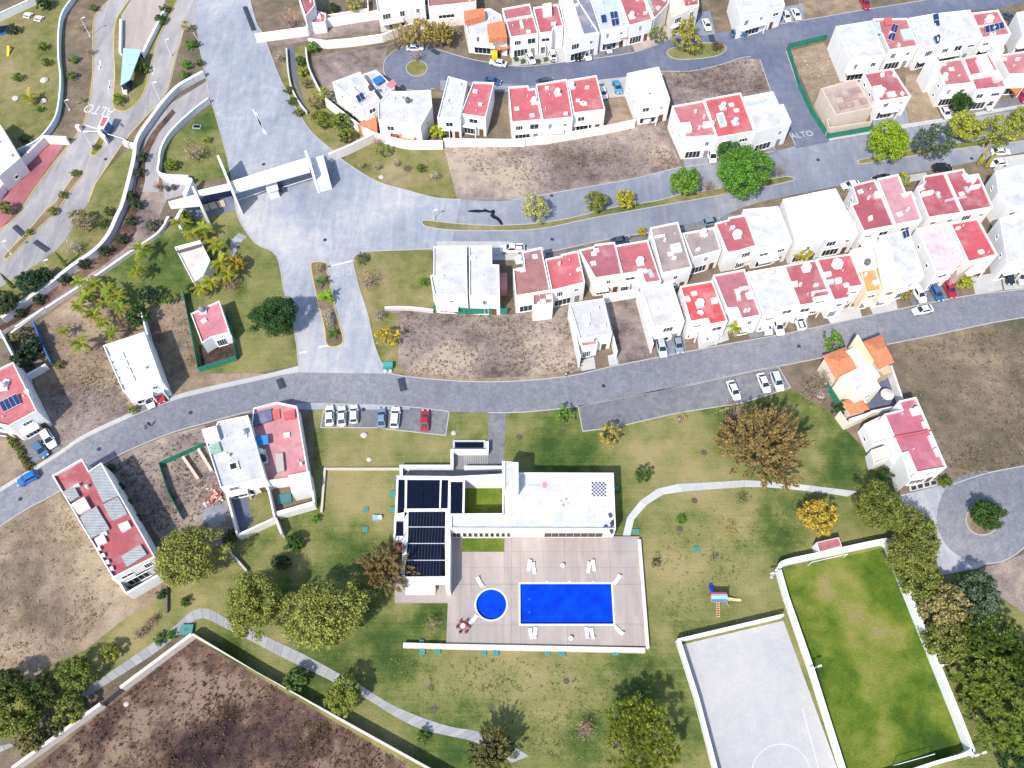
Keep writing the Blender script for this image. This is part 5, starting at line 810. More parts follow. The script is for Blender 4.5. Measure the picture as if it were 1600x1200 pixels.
sheet('courtyard_lawn', zq(1012, 465, 1478, 465, 1478, 900, 1005, 900), 0.05, 'lawn_field'); sheet('courtyard_paving', zq(205, 300, 860, 300, 860, 100, 1500, 150, 1500, 440, 830, 440, 205, 430), 0.045, 'paver_grey'); sheet('terrace_floor', zq(130, 425, 832, 425, 832, 1250, 125, 1250), 0.04, 'paver_grey')
low_wall('white angled garden wall at the clubhouse entrance court', zq(215, 415, 212, 308, 850, 308, 850, 112, 1290, 115, 1290, 0), 1.7, 0.45, WHITE, 1.7); low_wall('short white wall beside the entrance steps of the clubhouse', zq(1000, 318, 1480, 318), 1.5, 0.4, WHITE, 1.5)
st = thing('entrance_steps', 'ribbed grey entrance steps beside the dark pond', 'steps', P(740, 720))
for i in range(14): x = 1005 + i * 22; m = MB(); m.prism([Vector(p[:2]) for p in wpoly(zq(x, 140 + i * 3, x + 14, 140 + i * 3, x + 14, 295, x, 295))], 0, 0.12 + 0.012 * i); m.build('step', 'plain', st, (0.30, 0.29, 0.30))
pd = thing('pond', 'dark blue rectangular pond with white frame at the clubhouse entrance', 'pond', P(733, 694)); m = MB(); q = [Vector(p[:2]) for p in wpoly(zq(862, -20, 1270, -20, 1270, 98, 862, 98), 0.5)]; i2 = inset(q, 0.35)
m.add([(p.x, p.y, 0) for p in q] + [(p.x, p.y, 0.5) for p in q] + [(p.x, p.y, 0.5) for p in i2] + [(p.x, p.y, 0.1) for p in i2], [(k_ * 4 + i, k_ * 4 + (i + 1) % 4, (k_ + 1) * 4 + (i + 1) % 4, (k_ + 1) * 4 + i) for k_ in range(3) for i in range(4)]); m.build('rim', 'plain', pd, (0.45, 0.45, 0.47))
m = MB(); m.add([(p.x, p.y, 0.32) for p in inset(q, 0.34)], [(0, 1, 2, 3)]); m.build('water', 'glass_blue', pd)
low_wall('low stone edging wall of the tan lawn left of the clubhouse', T('12', 385, 752, 405, 500, 840, 500), 0.5, 0.35, (0.5, 0.45, 0.36))
# ---- courts
sheet('sports_court', Q(1062, 1008, 1224, 970, 1352, 1320, 1150, 1330), 0.05, 'court_paint'); sheet('playing_field', Q(1218, 894, 1384, 855, 1508, 1170, 1430, 1202, 1330, 1238), 0.05, 'lawn_field')
WG = 'white walls round the sports courts'
low_wall('white wall along the top of the concrete court', Q(1057, 1002, 1222, 963), 2.0, 0.3, group=WG); low_wall('white wall along the left side of the concrete court', Q(1060, 1004, 1088, 1092, 1122, 1222, 1148, 1320), 2.0, 0.45, group=WG)
low_wall('white wall shared by the concrete court and the grass field', Q(1216, 893, 1228, 935, 1268, 1050, 1322, 1222, 1352, 1318), 2.0, 0.45, group=WG); low_wall('white wall along the top of the grass field', smooth(Q(1215, 890, 1226, 880, 1290, 866, 1374, 848, 1384, 850, 1390, 858)), 2.2, 0.6, group=WG)
low_wall('white wall along the right side of the grass field', smooth(Q(1386, 852, 1450, 1010, 1510, 1160, 1512, 1174, 1500, 1181)), 2.3, 0.5, group=WG); low_wall('white wall along the bottom of the grass field', Q(1504, 1180, 1460, 1192, 1370, 1222, 1330, 1238), 2.2, 0.45, group=WG)
def mark2(px, wd=0.12, z=0.07, mat='road_paint'): return mark(px, wd, 'court_line', mat, z)
mark2(T('33', 275, 850, 330, 1050, 370, 1200, 390, 1280)); mark2(smooth([(1180 + (150 + 175 * math.cos(a)) / 3.75, 880 + (1250 - 190 * math.sin(a)) / 3.75) for a in [i * 0.2 for i in range(17)]], 2))
def pole_lamp(label, base, top, heads=1, col=(0.55, 0.55, 0.55), group='tall lamp posts', r=0.09, zt_=None):
    b = P(*base); best = 8.0
    for z in [3 + 0.25 * i for i in range(44)]:
        if (P(*top, z).xy - b.xy).length < (P(*top, best).xy - b.xy).length: best = z
    z = zt_ or best; t = thing('lamp_post', label, 'lamp post', b, group)
    m = MB(); m.tube([b, b + Vector((0, 0, z))], r, 6, r * 0.6); m.build('pole', 'plain', t, col)
    m = MB(); m.box(b, (1, 0), 0.5, 0.5, 0.25); m.build('footing', 'plain', t, (0.4, 0.4, 0.4))
    for k_ in range(heads):
        d = Vector((1, 0.3, 0)) if k_ == 0 else Vector((-1, -0.3, 0)); e = b + Vector((0, 0, z)) + d.normalized() * 0.7
        m = MB(); m.tube([b + Vector((0, 0, z - 0.1)), e], 0.04, 5); m.build('arm', 'plain', t, col); m = MB(); m.box(e - Vector((0, 0, 0.08)), d, 0.7, 0.3, 0.14); m.build('lamp_head', 'plain', t, (0.7, 0.7, 0.7))
    return t
pole_lamp('floodlight post right of the grass field wall', (1464, 1044), (1477, 1037), 2); pole_lamp('floodlight post at the bottom right corner of the grass field', (1518, 1181), (1531, 1177), 2); pole_lamp('floodlight post on the wall between court and field', (1266, 1048), (1272, 1045), 2); pole_lamp('floodlight post outside the top left corner of the field', (1205, 902), (1208, 898), 2)
pole_lamp('lamp post at the top right corner of the field by the trees', (1394, 842), (1399, 838), 2)
GLP = 'lamp posts along the entrance roads'
for lb, b, tp_ in (('lamp post on the left verge at the top of the exit road', (141, 57), (126, 28)), ('white lamp post between the entrance lanes at the top', (268, 88), (256, 62)), ('white lamp post on the entrance lane below the shade roof', (250, 156), (235, 130)), ('white lamp post beside the gate booth barrier', (144, 230), (131, 206)), ('lamp post left of the lower entrance median', (18, 397), (3, 377)), ('lamp post at the purple patch beside the canal wall', (81, 425), (66, 407)), ('lamp post between the avenue and the left verge trees', (109, 172), (106, 167))): pole_lamp(lb, b, tp_, 1, (0.75, 0.74, 0.76), GLP, 0.08)
pole_lamp('slim pale lamp post at the left tip of the street median', (678, 343), (677, 332), 1, (0.6, 0.65, 0.72), 'lamp posts on the street median')
# small red roofed hut by the field
t, I = house('small red roofed hut against the top wall of the grass field', [V(T('32', 358, 928, 490, 898, 508, 950, 378, 985), 2.6, RED2, win='', par=0.1, th=0.08)], name='hut', cat='hut', clut=0)
# ================================================================== WALLS AND FENCES
GW = 'boundary walls of the estate'
DW = (0.80, 0.74, 0.68)
low_wall('pale wall on the upper left side of the dark walled lot', T('03', 1135, 425, 720, 735), 2.2, 0.45, (0.66, 0.58, 0.52), group=GW); low_wall('pale wall at the lower left end of the dark walled lot', T('03', 605, 830, 90, 1205), 2.2, 0.45, (0.66, 0.58, 0.52), group=GW); low_wall('thin pale wall on the right side of the dark walled lot', T('03', 1140, 425, 1575, 680) + T('13', 0, 635, 500, 920, 1040, 1220, 1500, 1480), 2.2, 0.3, (0.56, 0.5, 0.46), group=GW)
low_wall('dark gate panel in the gap of the dark lot wall', T('03', 715, 740, 610, 825), 2.0, 0.15, (0.10, 0.08, 0.08), name='gate', cat='gate')
low_wall('curved white wall below the two white houses at the upper circle', smooth(T('10', 410, 600, 590, 740, 690, 800, 800, 830, 900, 850, 1095, 850)), 2.6, 0.35, group=GW); low_wall('long white wall behind the bare field above the street', T('10', 1100, 838, 1575, 838) + T('20', 0, 838, 200, 822, 560, 760, 720, 725), 2.4, 0.35, DW, group=GW)
low_wall('tan wall going from the gate house up to the white curved wall', T('10', 430, 925, 560, 870, 690, 805), 2.4, 0.5, (0.72, 0.66, 0.62), group=GW)
low_wall('white wall with dark posts south of the top dirt track', T('10', 310, 250, 420, 262, 560, 250, 740, 225, 940, 150, 1230, 120), 2.2, 0.5, DW, group=GW); low_wall('white wall north of the top dirt track', T('10', 0, 225, 300, 185, 330, 150, 700, 90, 1280, 30), 2.4, 0.5, (0.82, 0.79, 0.76), group=GW)
low_wall('white garden wall with wire panel at the top beside the red wedge house', T('10', 410, 110, 660, 70, 655, 0), 2.0, 0.15, DW, group=GW); low_wall('narrow curved wall between the ramp and the left shrub bed', smooth(T('10', 180, 290, 190, 420, 210, 520, 250, 600, 300, 665)), 0.9, 0.3, (0.5, 0.5, 0.5)); low_wall('wall right of the ramp shrubs beside the bare lot', smooth(T('10', 295, 290, 310, 400, 370, 530, 420, 600)), 1.4, 0.3, (0.6, 0.58, 0.55)); sheet('ramp', smooth(T('10', 180, 270, 215, 440, 260, 560, 305, 670)) + smooth(T('10', 285, 600, 245, 470, 230, 360, 220, 270)), 0.03, 'road_dark')
low_wall('thick pale canal wall curving beside the entrance road', smooth(T('00', 1195, 435, 1120, 475, 1040, 525, 960, 610, 900, 690, 830, 790, 800, 860, 790, 950, 730, 1190) + T('01', 690, 160, 640, 265, 560, 355, 430, 445, 290, 555, 160, 645, 20, 750)), 1.7, 0.8, (0.60, 0.58, 0.57), group=GW); low_wall('low wall on the garden side of the canal', smooth(T('01', 990, 150, 930, 245, 770, 355, 540, 515, 260, 695, 60, 840)), 0.9, 0.5, (0.6, 0.57, 0.53), group=GW); low_wall('white wall between the canal track and the small lawn by the gate', smooth(T('00', 1225, 590, 1110, 680, 1000, 790, 950, 880, 938, 960, 945, 1030, 1110, 1045)), 1.6, 0.4, (0.66, 0.66, 0.68), group=GW)
low_wall('pale blue wall curving down beside the left garden', smooth(T('00', 430, 0, 370, 90, 350, 200, 350, 350, 362, 470, 350, 620, 320, 720, 230, 830, 110, 890)), 1.5, 0.3, (0.62, 0.70, 0.74), group=GW); low_wall('white wall across the top left corner of the left garden', T('00', -20, 110, 240, -10), 2.0, 0.3, group=GW); low_wall('white wall above the red clay court beside the entrance', T('00', -20, 1160, 110, 980, 270, 820, 400, 825), 2.2, 0.5, (0.78, 0.72, 0.72), group=GW)
sheet('clay_court', T('00', 270, 835, 370, 850, 340, 900, 130, 1200, -30, 1380, -30, 1200, 60, 1080), 0.03, 'clay_red') if 'clay_red' in MATS else None
low_wall('white driveway wall on the left of the grey roofed house', T('21', 338, 700, 397, 985), 4.0, 0.25, WHITE, 3.0); low_wall('white wall between the grey roofed house and the narrow bare lot', T('21', 540, 640, 615, 940), 3.0, 0.22, WHITE, 2.8); low_wall('white wall on the right of the narrow bare lot', T('21', 738, 590, 825, 900), 3.4, 0.22, WHITE, 3.0); low_wall('white back wall joining the narrow bare lot', T('21', 535, 608, 740, 572), 3.0, 0.22, WHITE, 2.8)
low_wall('tan low retaining wall above the wide bare lot', smooth(T('11', 755, 685, 850, 682, 950, 688, 1040, 700)), 0.9, 0.5, (0.6, 0.53, 0.48)); low_wall('tall thin pale blue wall right of the white corrugated house', Z(0, 430, 5.217, 1170, 330, 1190, 400, 1355, 985), 3.0, 0.25, (0.66, 0.72, 0.78)); low_wall('thin wall left of the overgrown yard', Z(0, 430, 5.217, 20, 470, 150, 720, 240, 850), 2.4, 0.25, (0.66, 0.72, 0.76)); low_wall('blue tarp fence right of the overgrown yard', Z(0, 430, 5.217, 285, 390, 350, 560, 430, 730), 2.0, 0.15, (0.06, 0.14, 0.30)); low_wall('short white wall at the bottom of the overgrown yard', Z(0, 430, 5.217, 225, 835, 310, 790, 390, 745), 1.8, 0.3)
low_wall('low stone wall running from the big olive tree to the red pile', T('02', 1330, 965, 1450, 1100), 0.8, 0.3, (0.45, 0.42, 0.38)); low_wall('left low pale wall in the dug plot beside the grey roofed house', T('02', 1075, 430, 1165, 560), 0.9, 0.45, (0.55, 0.45, 0.38)); low_wall('right low pale wall in the dug plot beside the grey roofed house', T('02', 1165, 385, 1245, 515), 0.9, 0.45, (0.55, 0.45, 0.38)); low_wall('dark timber post and rail near the lower left olive tree', T('03', 975, 110, 975, 290), 0.6, 0.5, (0.16, 0.13, 0.10))
low_wall('white wall with gate pier left of the guard canal bend', T('01', 0, 850, 20, 830), 1.6, 0.3); low_wall('low white wall across the canal end left of the yard', T('01', 100, 800, 265, 690), 1.2, 0.4, (0.7, 0.68, 0.64))
def screen(label, px, h=1.8):
    pts = [P(x, y) for x, y in px]; t = thing('screen_fence', label, 'fence', pts[0], 'green mesh screens'); 
    for a, b in zip(pts[:-1], pts[1:]):
        L = (b - a).length; k_ = max(1, int(L / 4))
        for i in range(k_):
            m = MB(); ribbon(m, [a.lerp(b, i / k_), a.lerp(b, (i + 0.985) / k_)], 0.05, 0.05, h + random.uniform(-0.06, 0.06)); m.build('mesh_panel', 'screen_green', t)
            p = a.lerp(b, i / k_); m = MB(); m.tube([p, p + Vector((0, 0, h + 0.15))], 0.05, 5); m.build('post', 'dark_steel', t)
    return t
screen('green mesh screen round the construction lot at top right', T('30', 410, 235, 185, 290, 250, 510, 320, 660, 420, 815, 680, 770)); screen('green mesh screen along the back of the two white houses', zw(170, 1075, 400, 1100, 640, 1120, 1230, 1120), 2.2); screen('dark green screen round the small pink roofed house', T('01', 1085, 600, 1175, 1055, 1395, 985, 1340, 690), 1.8); screen('dark green screen of the dug plot at lower left', T('02', 1200, 365, 945, 480, 1000, 650, 1080, 800), 1.5); screen('green screen left of the villa', zv(130, 700, 290, 960), 1.8); screen('short green screen beside the clean red roofed house', T('21', 240, 665, 330, 650), 2.0)
# ================================================================== GATEHOUSE
zg = lambda *a: Z(250, 220, 5.16, *a)
t = thing('entrance_gate', 'long white entrance gate canopy spanning the avenue with tall fins', 'gate', P(400, 290))
def gbox(q, z0, z1, name, col=WHITE): return slabbox(t, q, z0, z1, col, name)
gbox(zg(545, 335, 1180, 135, 1205, 235, 575, 412), 4.6, 5.4, 'canopy'); gbox(zg(280, 405, 545, 345, 560, 385, 290, 440), 4.4, 5.0, 'canopy'); gbox(zg(65, 490, 280, 435, 310, 510, 80, 530), 3.8, 4.6, 'canopy')
gbox(zg(1215, 140, 1315, 118, 1362, 290, 1262, 318), 0, 4.0, 'gate_lodge', (0.72, 0.76, 0.80)); gbox(zg(285, 445, 560, 388, 575, 430, 335, 505), 0, 0.6, 'pond_basin', (0.04, 0.05, 0.10))
def fin(b0, b1, z, name='fin'):           # base line of a fin wall in photo pixels
    a, b = P(*zg(*b0)[0], z), P(*zg(*b1)[0], z); m = MB(); ribbon(m, [a, b], 0.5, 0, z); m.build(name, 'wall', t, WHITE)
fin((1172, 80), (1235, 262), 6.4); fin((465, 118), (598, 440), 6.4); fin((262, 368), (338, 545), 5.6)
gbox(zg(850, 355, 925, 330, 945, 385, 870, 410), 0, 2.8, 'gate_booth', (0.8, 0.76, 0.74)); gbox(zg(845, 345, 935, 318, 955, 392, 865, 418), 2.8, 2.95, 'booth_roof'); gbox(zg(945, 330, 975, 322, 985, 372, 955, 380), 0, 1.3, 'booth_side', (0.07, 0.07, 0.11))
for q in ((985, 375, 1230, 300), (625, 480, 860, 398), (985, 310, 1075, 282)):
    a, b = P(*zg(q[0], q[1])[0], 1.0), P(*zg(q[2], q[3])[0], 1.0); m = MB(); m.tube([a, b], 0.07, 5); m.build('barrier_arm', 'plain', t, (0.75, 0.72, 0.7)); m = MB(); m.box((a.x, a.y, 0), (1, 0.3), 0.4, 0.4, 1.1); m.build('barrier_post', 'plain', t, (0.2, 0.2, 0.22))
sheet('gate_garden', zg(225, 545, 335, 505, 575, 440, 620, 560, 250, 640), 0.05, 'road_dark')
for q in ((330, 520, 380, 505, 400, 555, 350, 565), (385, 505, 440, 490, 465, 535, 410, 550), (455, 490, 510, 475, 530, 520, 480, 535)): gbox(zg(*q), 0, 0.35, 'planting_box', (0.45, 0.38, 0.26))
gbox(zg(115, 630, 165, 545, 190, 545, 140, 640), 0, 3.2, 'angled_wall', (0.72, 0.78, 0.84)); gbox(zg(180, 430, 245, 295, 262, 310, 210, 445), 0, 3.4, 'angled_wall', (0.72, 0.78, 0.84)); gbox(zg(20, 265, 240, 295, 236, 310, 15, 282), 0, 2.4, 'angled_wall', (0.6, 0.6, 0.64)); sheet('service_yard', zg(15, 285, 235, 310, 180, 440, 40, 480), 0.045, 'road_pale')
for x, y in ((70, 400), (120, 390)): p = P(*zg(x, y)[0]); m = MB(); m.lathe(p, [(0.5, 0), (0.55, 1.0), (0.5, 1.2), (0.1, 1.25)], 8); m.build('waste_drum', 'plastic', t, (0.06, 0.06, 0.07))
# booth and shade roof on the left entrance road
zb0 = lambda *a: Z(120, 140, 10.0, *a)
t = thing('toll_booth', 'small control booth with red and white roof on the left entrance road', 'booth', P(165, 195)); gbox(zb0(345, 580, 410, 445, 510, 460, 430, 610), 0, 2.6, 'booth_wall', (0.1, 0.16, 0.28)); gbox(zb0(325, 590, 405, 405, 525, 425, 415, 612), 2.6, 2.85, 'booth_roof'); gbox(zb0(355, 555, 412, 430, 485, 440, 405, 580), 2.85, 2.9, 'roof_panel', (0.62, 0.10, 0.12))
for i in range(3): gbox(zb0(500 + i * 18, 480 + i * 20, 515 + i * 18, 470 + i * 18, 520 + i * 16, 500 + i * 16, 502 + i * 16, 512 + i * 18), 2.6, 2.9, 'awning_stripe', (0.25, 0.55, 0.8))
gbox(zb0(310, 640, 350, 635, 445, 715, 430, 750), 0, 2.2, 'kerb_wall'); 
for q in ((0, 590, 60, 600), (740, 830, 820, 870), (840, 870, 930, 890)): a, b = P(*zb0(q[0], q[1])[0], 0.8), P(*zb0(q[2], q[3])[0], 0.8); m = MB(); ribbon(m, [a, b], 0.8, 0, 1.5); m.build('pier_wall', 'wall', t, WHITE)
a, b = P(*zb0(100, 650)[0], 1), P(*zb0(320, 660)[0], 1); m = MB(); m.tube([a, b], 0.09, 5); m.build('barrier_arm', 'plain', t, (0.8, 0.7, 0.74)); a, b = P(*zb0(470, 690)[0], 1), P(*zb0(740, 770)[0], 1); m = MB(); m.tube([a, b], 0.09, 5); m.build('barrier_arm', 'plain', t, (0.8, 0.7, 0.74))
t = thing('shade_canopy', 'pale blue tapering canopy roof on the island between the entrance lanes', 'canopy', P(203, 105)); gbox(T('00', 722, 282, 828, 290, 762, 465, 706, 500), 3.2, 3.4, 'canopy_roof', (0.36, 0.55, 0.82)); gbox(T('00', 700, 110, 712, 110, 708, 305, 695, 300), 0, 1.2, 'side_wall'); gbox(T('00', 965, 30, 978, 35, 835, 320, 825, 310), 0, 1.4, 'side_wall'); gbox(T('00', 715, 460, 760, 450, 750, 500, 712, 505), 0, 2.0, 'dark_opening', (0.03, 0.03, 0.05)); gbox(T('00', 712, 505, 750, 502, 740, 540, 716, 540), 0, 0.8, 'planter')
for x, y in ((735, 300), (810, 305), (725, 460)): p = P(*T('00', x, y)[0], 3.2); m = MB(); m.tube([(p.x, p.y, 0), (p.x, p.y, 3.2)], 0.08, 6); m.build('post', 'metal', t)
sheet('forecourt', T('00', 710, 90, 810, -60, 985, -60, 960, 40, 830, 300, 710, 290), 0.095, 'paving_pink')
# ================================================================== TREES, PALMS, SHRUBS
def leaf_at(vs, fs, p, nrm, ln, wd, ax=None, bend=0.0):
    nrm = nrm.normalized()
    if ax is None: ax = Vector((random.gauss(0, 1), random.gauss(0, 1), random.gauss(0, 1)))
    ax = (ax - nrm * ax.dot(nrm))
    ax = ax.normalized() if ax.length > 1e-4 else nrm.orthogonal().normalized()
    bt = nrm.cross(ax); b = len(vs)
    vs += [p - ax * ln * 0.5, p + bt * wd * 0.5, p + ax * ln * 0.5 - nrm * bend, p - bt * wd * 0.5]; fs.append((b, b + 1, b + 2, b + 3))
def rdir(up=0.0):
    while True:
        v = Vector((random.uniform(-1, 1), random.uniform(-1, 1), random.uniform(-1, 1)))
        if 0.01 < v.length < 1: v.normalize(); break
    v.z += up; return v.normalized()
def crown(kind, R, seed):
    random.seed(seed); vs, fs = [], []; zf = 0.72
    if kind in ('round', 'loose', 'bushy'):
        nc = int({'round': 20, 'loose': 12, 'bushy': 16}[kind] * max(1, R) ** 1.25 + 8); ls = 0.34 if R > 1.6 else 0.2
        lob = [(rdir(0.2), random.uniform(0.12, 0.32)) for _ in range(7)]
        for _ in range(nc):
            d = rdir(0.35); rr = 0.86 + sum(a * max(0, d.dot(l)) ** 6 for l, a in lob) - 0.18 * random.random() ** 2
            if random.random() < 0.22: rr *= random.uniform(0.3, 0.8)
            c = Vector((d.x, d.y, d.z * zf)) * R * rr * 0.86; rc = R * random.uniform(0.13, 0.24) if R > 2 else R * random.uniform(0.2, 0.34)
            for _ in range(int((26 if kind != 'loose' else 14) * (rc / ls) ** 1.35 * 0.62) + 6):
                e = rdir(0.25); p = c + e * rc * random.random() ** 0.45; p.z = c.z + (p.z - c.z) * 0.8
                leaf_at(vs, fs, p, e + rdir() * 0.8 + Vector((0, 0, 0.5)), ls * random.uniform(0.8, 1.5), ls * random.uniform(0.5, 0.9))
    elif kind == 'plume':
        for _ in range(int(50 + R * 26)):
            d = rdir(0.5); d.z = max(d.z, -0.1); rr = random.random() ** 0.55; s = Vector((d.x, d.y, d.z * 0.75)) * R * 0.86 * rr * random.uniform(0.85, 1.12)
            dd = (d * (0.5 + rr) + rdir() * 0.45 + Vector((0, 0, 0.75))).normalized(); L = R * random.uniform(0.16, 0.30) + 0.3; th_ = 0.16 + R * 0.035
            for k_ in range(int(30 + R * 7)):
                u = random.random(); p = s + dd * L * u + rdir() * th_ * (1.2 - u * 0.9)
                leaf_at(vs, fs, p, rdir(0.6), random.uniform(0.3, 0.55), random.uniform(0.10, 0.19), dd + rdir() * 0.45)
    elif kind == 'spiky':
        for _ in range(int(115 * max(1, R / 3) ** 1.6)):
            d = rdir(0.4); rr = random.uniform(0.62, 1.0) if random.random() < 0.8 else random.uniform(0.2, 0.6); c = Vector((d.x, d.y, d.z * 0.8)) * R * rr
            for k_ in range(24):
                e = (d * 1.0 + rdir() * 1.1 + Vector((0, 0, 0.3))).normalized(); nn = e.orthogonal().normalized() + Vector((0, 0, 0.8))
                leaf_at(vs, fs, c + e * 0.36, nn, random.uniform(0.55, 0.85), random.uniform(0.13, 0.24), e)
    elif kind == 'bare':
        for _ in range(int(46 * R ** 1.3) + 30):
            d = rdir(0.3); c = Vector((d.x, d.y, d.z * 0.8)) * R * random.random() ** 0.5
            for _ in range(3): leaf_at(vs, fs, c + rdir() * 0.2, rdir(0.4), random.uniform(0.14, 0.3), random.uniform(0.06, 0.14))
    elif kind == 'cypress':
        for _ in range(900):
            u = random.random(); r = (1 - u) ** 0.6 * (0.35 + min(1, u * 8) * 0.65) * R; a = random.uniform(0, 6.283); p = Vector((math.cos(a) * r, math.sin(a) * r, u * R * 9))
            leaf_at(vs, fs, p, Vector((math.cos(a), math.sin(a), 0.3)) + rdir() * 0.5, 0.3, 0.14, Vector((0, 0, 1)) + rdir() * 0.5)
    me = bpy.data.meshes.new('crown'); me.from_pydata(vs, [], fs); me.update(); me.materials.append(MATS['leaf']); return me
def trunk(kind, R, th, seed):
    random.seed(seed); m = MB(); r0 = 0.06 + R * 0.055
    m.tube([(0, 0, -0.05), (random.uniform(-.1, .1), random.uniform(-.1, .1), th * 0.5), (random.uniform(-.2, .2), random.uniform(-.2, .2), th + R * 0.15)], r0, 7, r0 * 0.6)
    nb = {'bare': 13, 'plume': 9}.get(kind, 6)
    for i in range(nb):
        a = 6.283 * i / nb + random.uniform(-.4, .4); el = random.uniform(0.2, 1.2); L = R * random.uniform(0.6, 0.95); z0 = th * random.uniform(0.7, 1.0)
        e = Vector((math.cos(a) * math.cos(el), math.sin(a) * math.cos(el), math.sin(el) * 0.9)); p0 = Vector((0, 0, z0)); p1 = p0 + e * L * 0.5 + Vector((0, 0, R * 0.1)); p2 = p1 + (e + rdir() * 0.4) * L * 0.5
        m.tube([p0, p1, p2], r0 * 0.5, 5, 0.02)
        for _ in range(3 if kind == 'bare' else 1): q = p0.lerp(p1, random.uniform(0.4, 1)); m.tube([q, q + (e + rdir() * 0.8) * L * 0.5], r0 * 0.22, 4, 0.012)
    me = m.mesh('trunk'); me.materials.append(MATS['bark']); return me
PROTO = {}
def proto(kind, R, var):
    key = (kind, R, var)
    if key not in PROTO:
        th = {'round': 0.55, 'loose': 0.6, 'bushy': 0.25, 'plume': 0.5, 'spiky': 0.4, 'bare': 0.55, 'cypress': 0.05}[kind] * R + 0.15
        sd = hash_(kind) + int(R * 10) + var * 31; PROTO[key] = (crown(kind, R, sd), trunk(kind, R, th, sd + 5), th)
    return PROTO[key]
def hash_(s): return sum(ord(c) * (i + 3) for i, c in enumerate(s)) * 13
SIZES = {'round': (1.0, 2.2, 3.6, 5.6), 'loose': (1.0, 2.2, 3.6), 'bushy': (0.6, 1.2, 2.2), 'plume': (1.5, 3.2, 5.6), 'spiky': (2.0, 4.5), 'bare': (1.0, 2.2), 'cypress': (0.55,)}
BARK = (0.16, 0.12, 0.09); NT = [0]
CAT = {'bushy': ('shrub', 'shrub'), 'cypress': ('cypress_tree', 'cypress')}
def tree(px, py, rpx, kind, col, label, group=None, hk=1.0):
    NT[0] += 1; s = scale_at(px, py); R = rpx / s
    base = min(SIZES[kind], key=lambda q: abs(math.log(q / R))); me, tk, th = proto(kind, base, NT[0] % 3); f = R / base
    zc = (th + base * 0.42) * f * hk
    if kind == 'cypress': f = 1.0; zc = 0
    p = P(px, py, zc); p.z = 0
    nm, cat = CAT.get(kind, ('tree', 'tree')); rz = random.uniform(0, 6.28)
    t = thing(nm, label, cat, p, group, rz); t.scale = (f * random.uniform(0.96, 1.04), f * random.uniform(0.96, 1.04), f * hk)
    c = link('crown', me, None, t, col); c.location = (0, 0, th + base * 0.42 if kind != 'cypress' else th)
    link('trunk', tk, None, t, BARK if kind != 'bare' else (0.30, 0.23, 0.19)); return t
LIME = (0.26, 0.36, 0.025); GREEN = (0.115, 0.25, 0.03); OLIVE = (0.225, 0.245, 0.055); OLIVE2 = (0.17, 0.195, 0.042); DARK = (0.035, 0.085, 0.02); YEL = (0.48, 0.34, 0.035); BRN = (0.25, 0.18, 0.08); PNK = (0.46, 0.30, 0.22); GGR = (0.085, 0.125, 0.075); YGR = (0.30, 0.32, 0.05); MID = (0.09, 0.155, 0.03)
BG = 'olive green trees in the park'
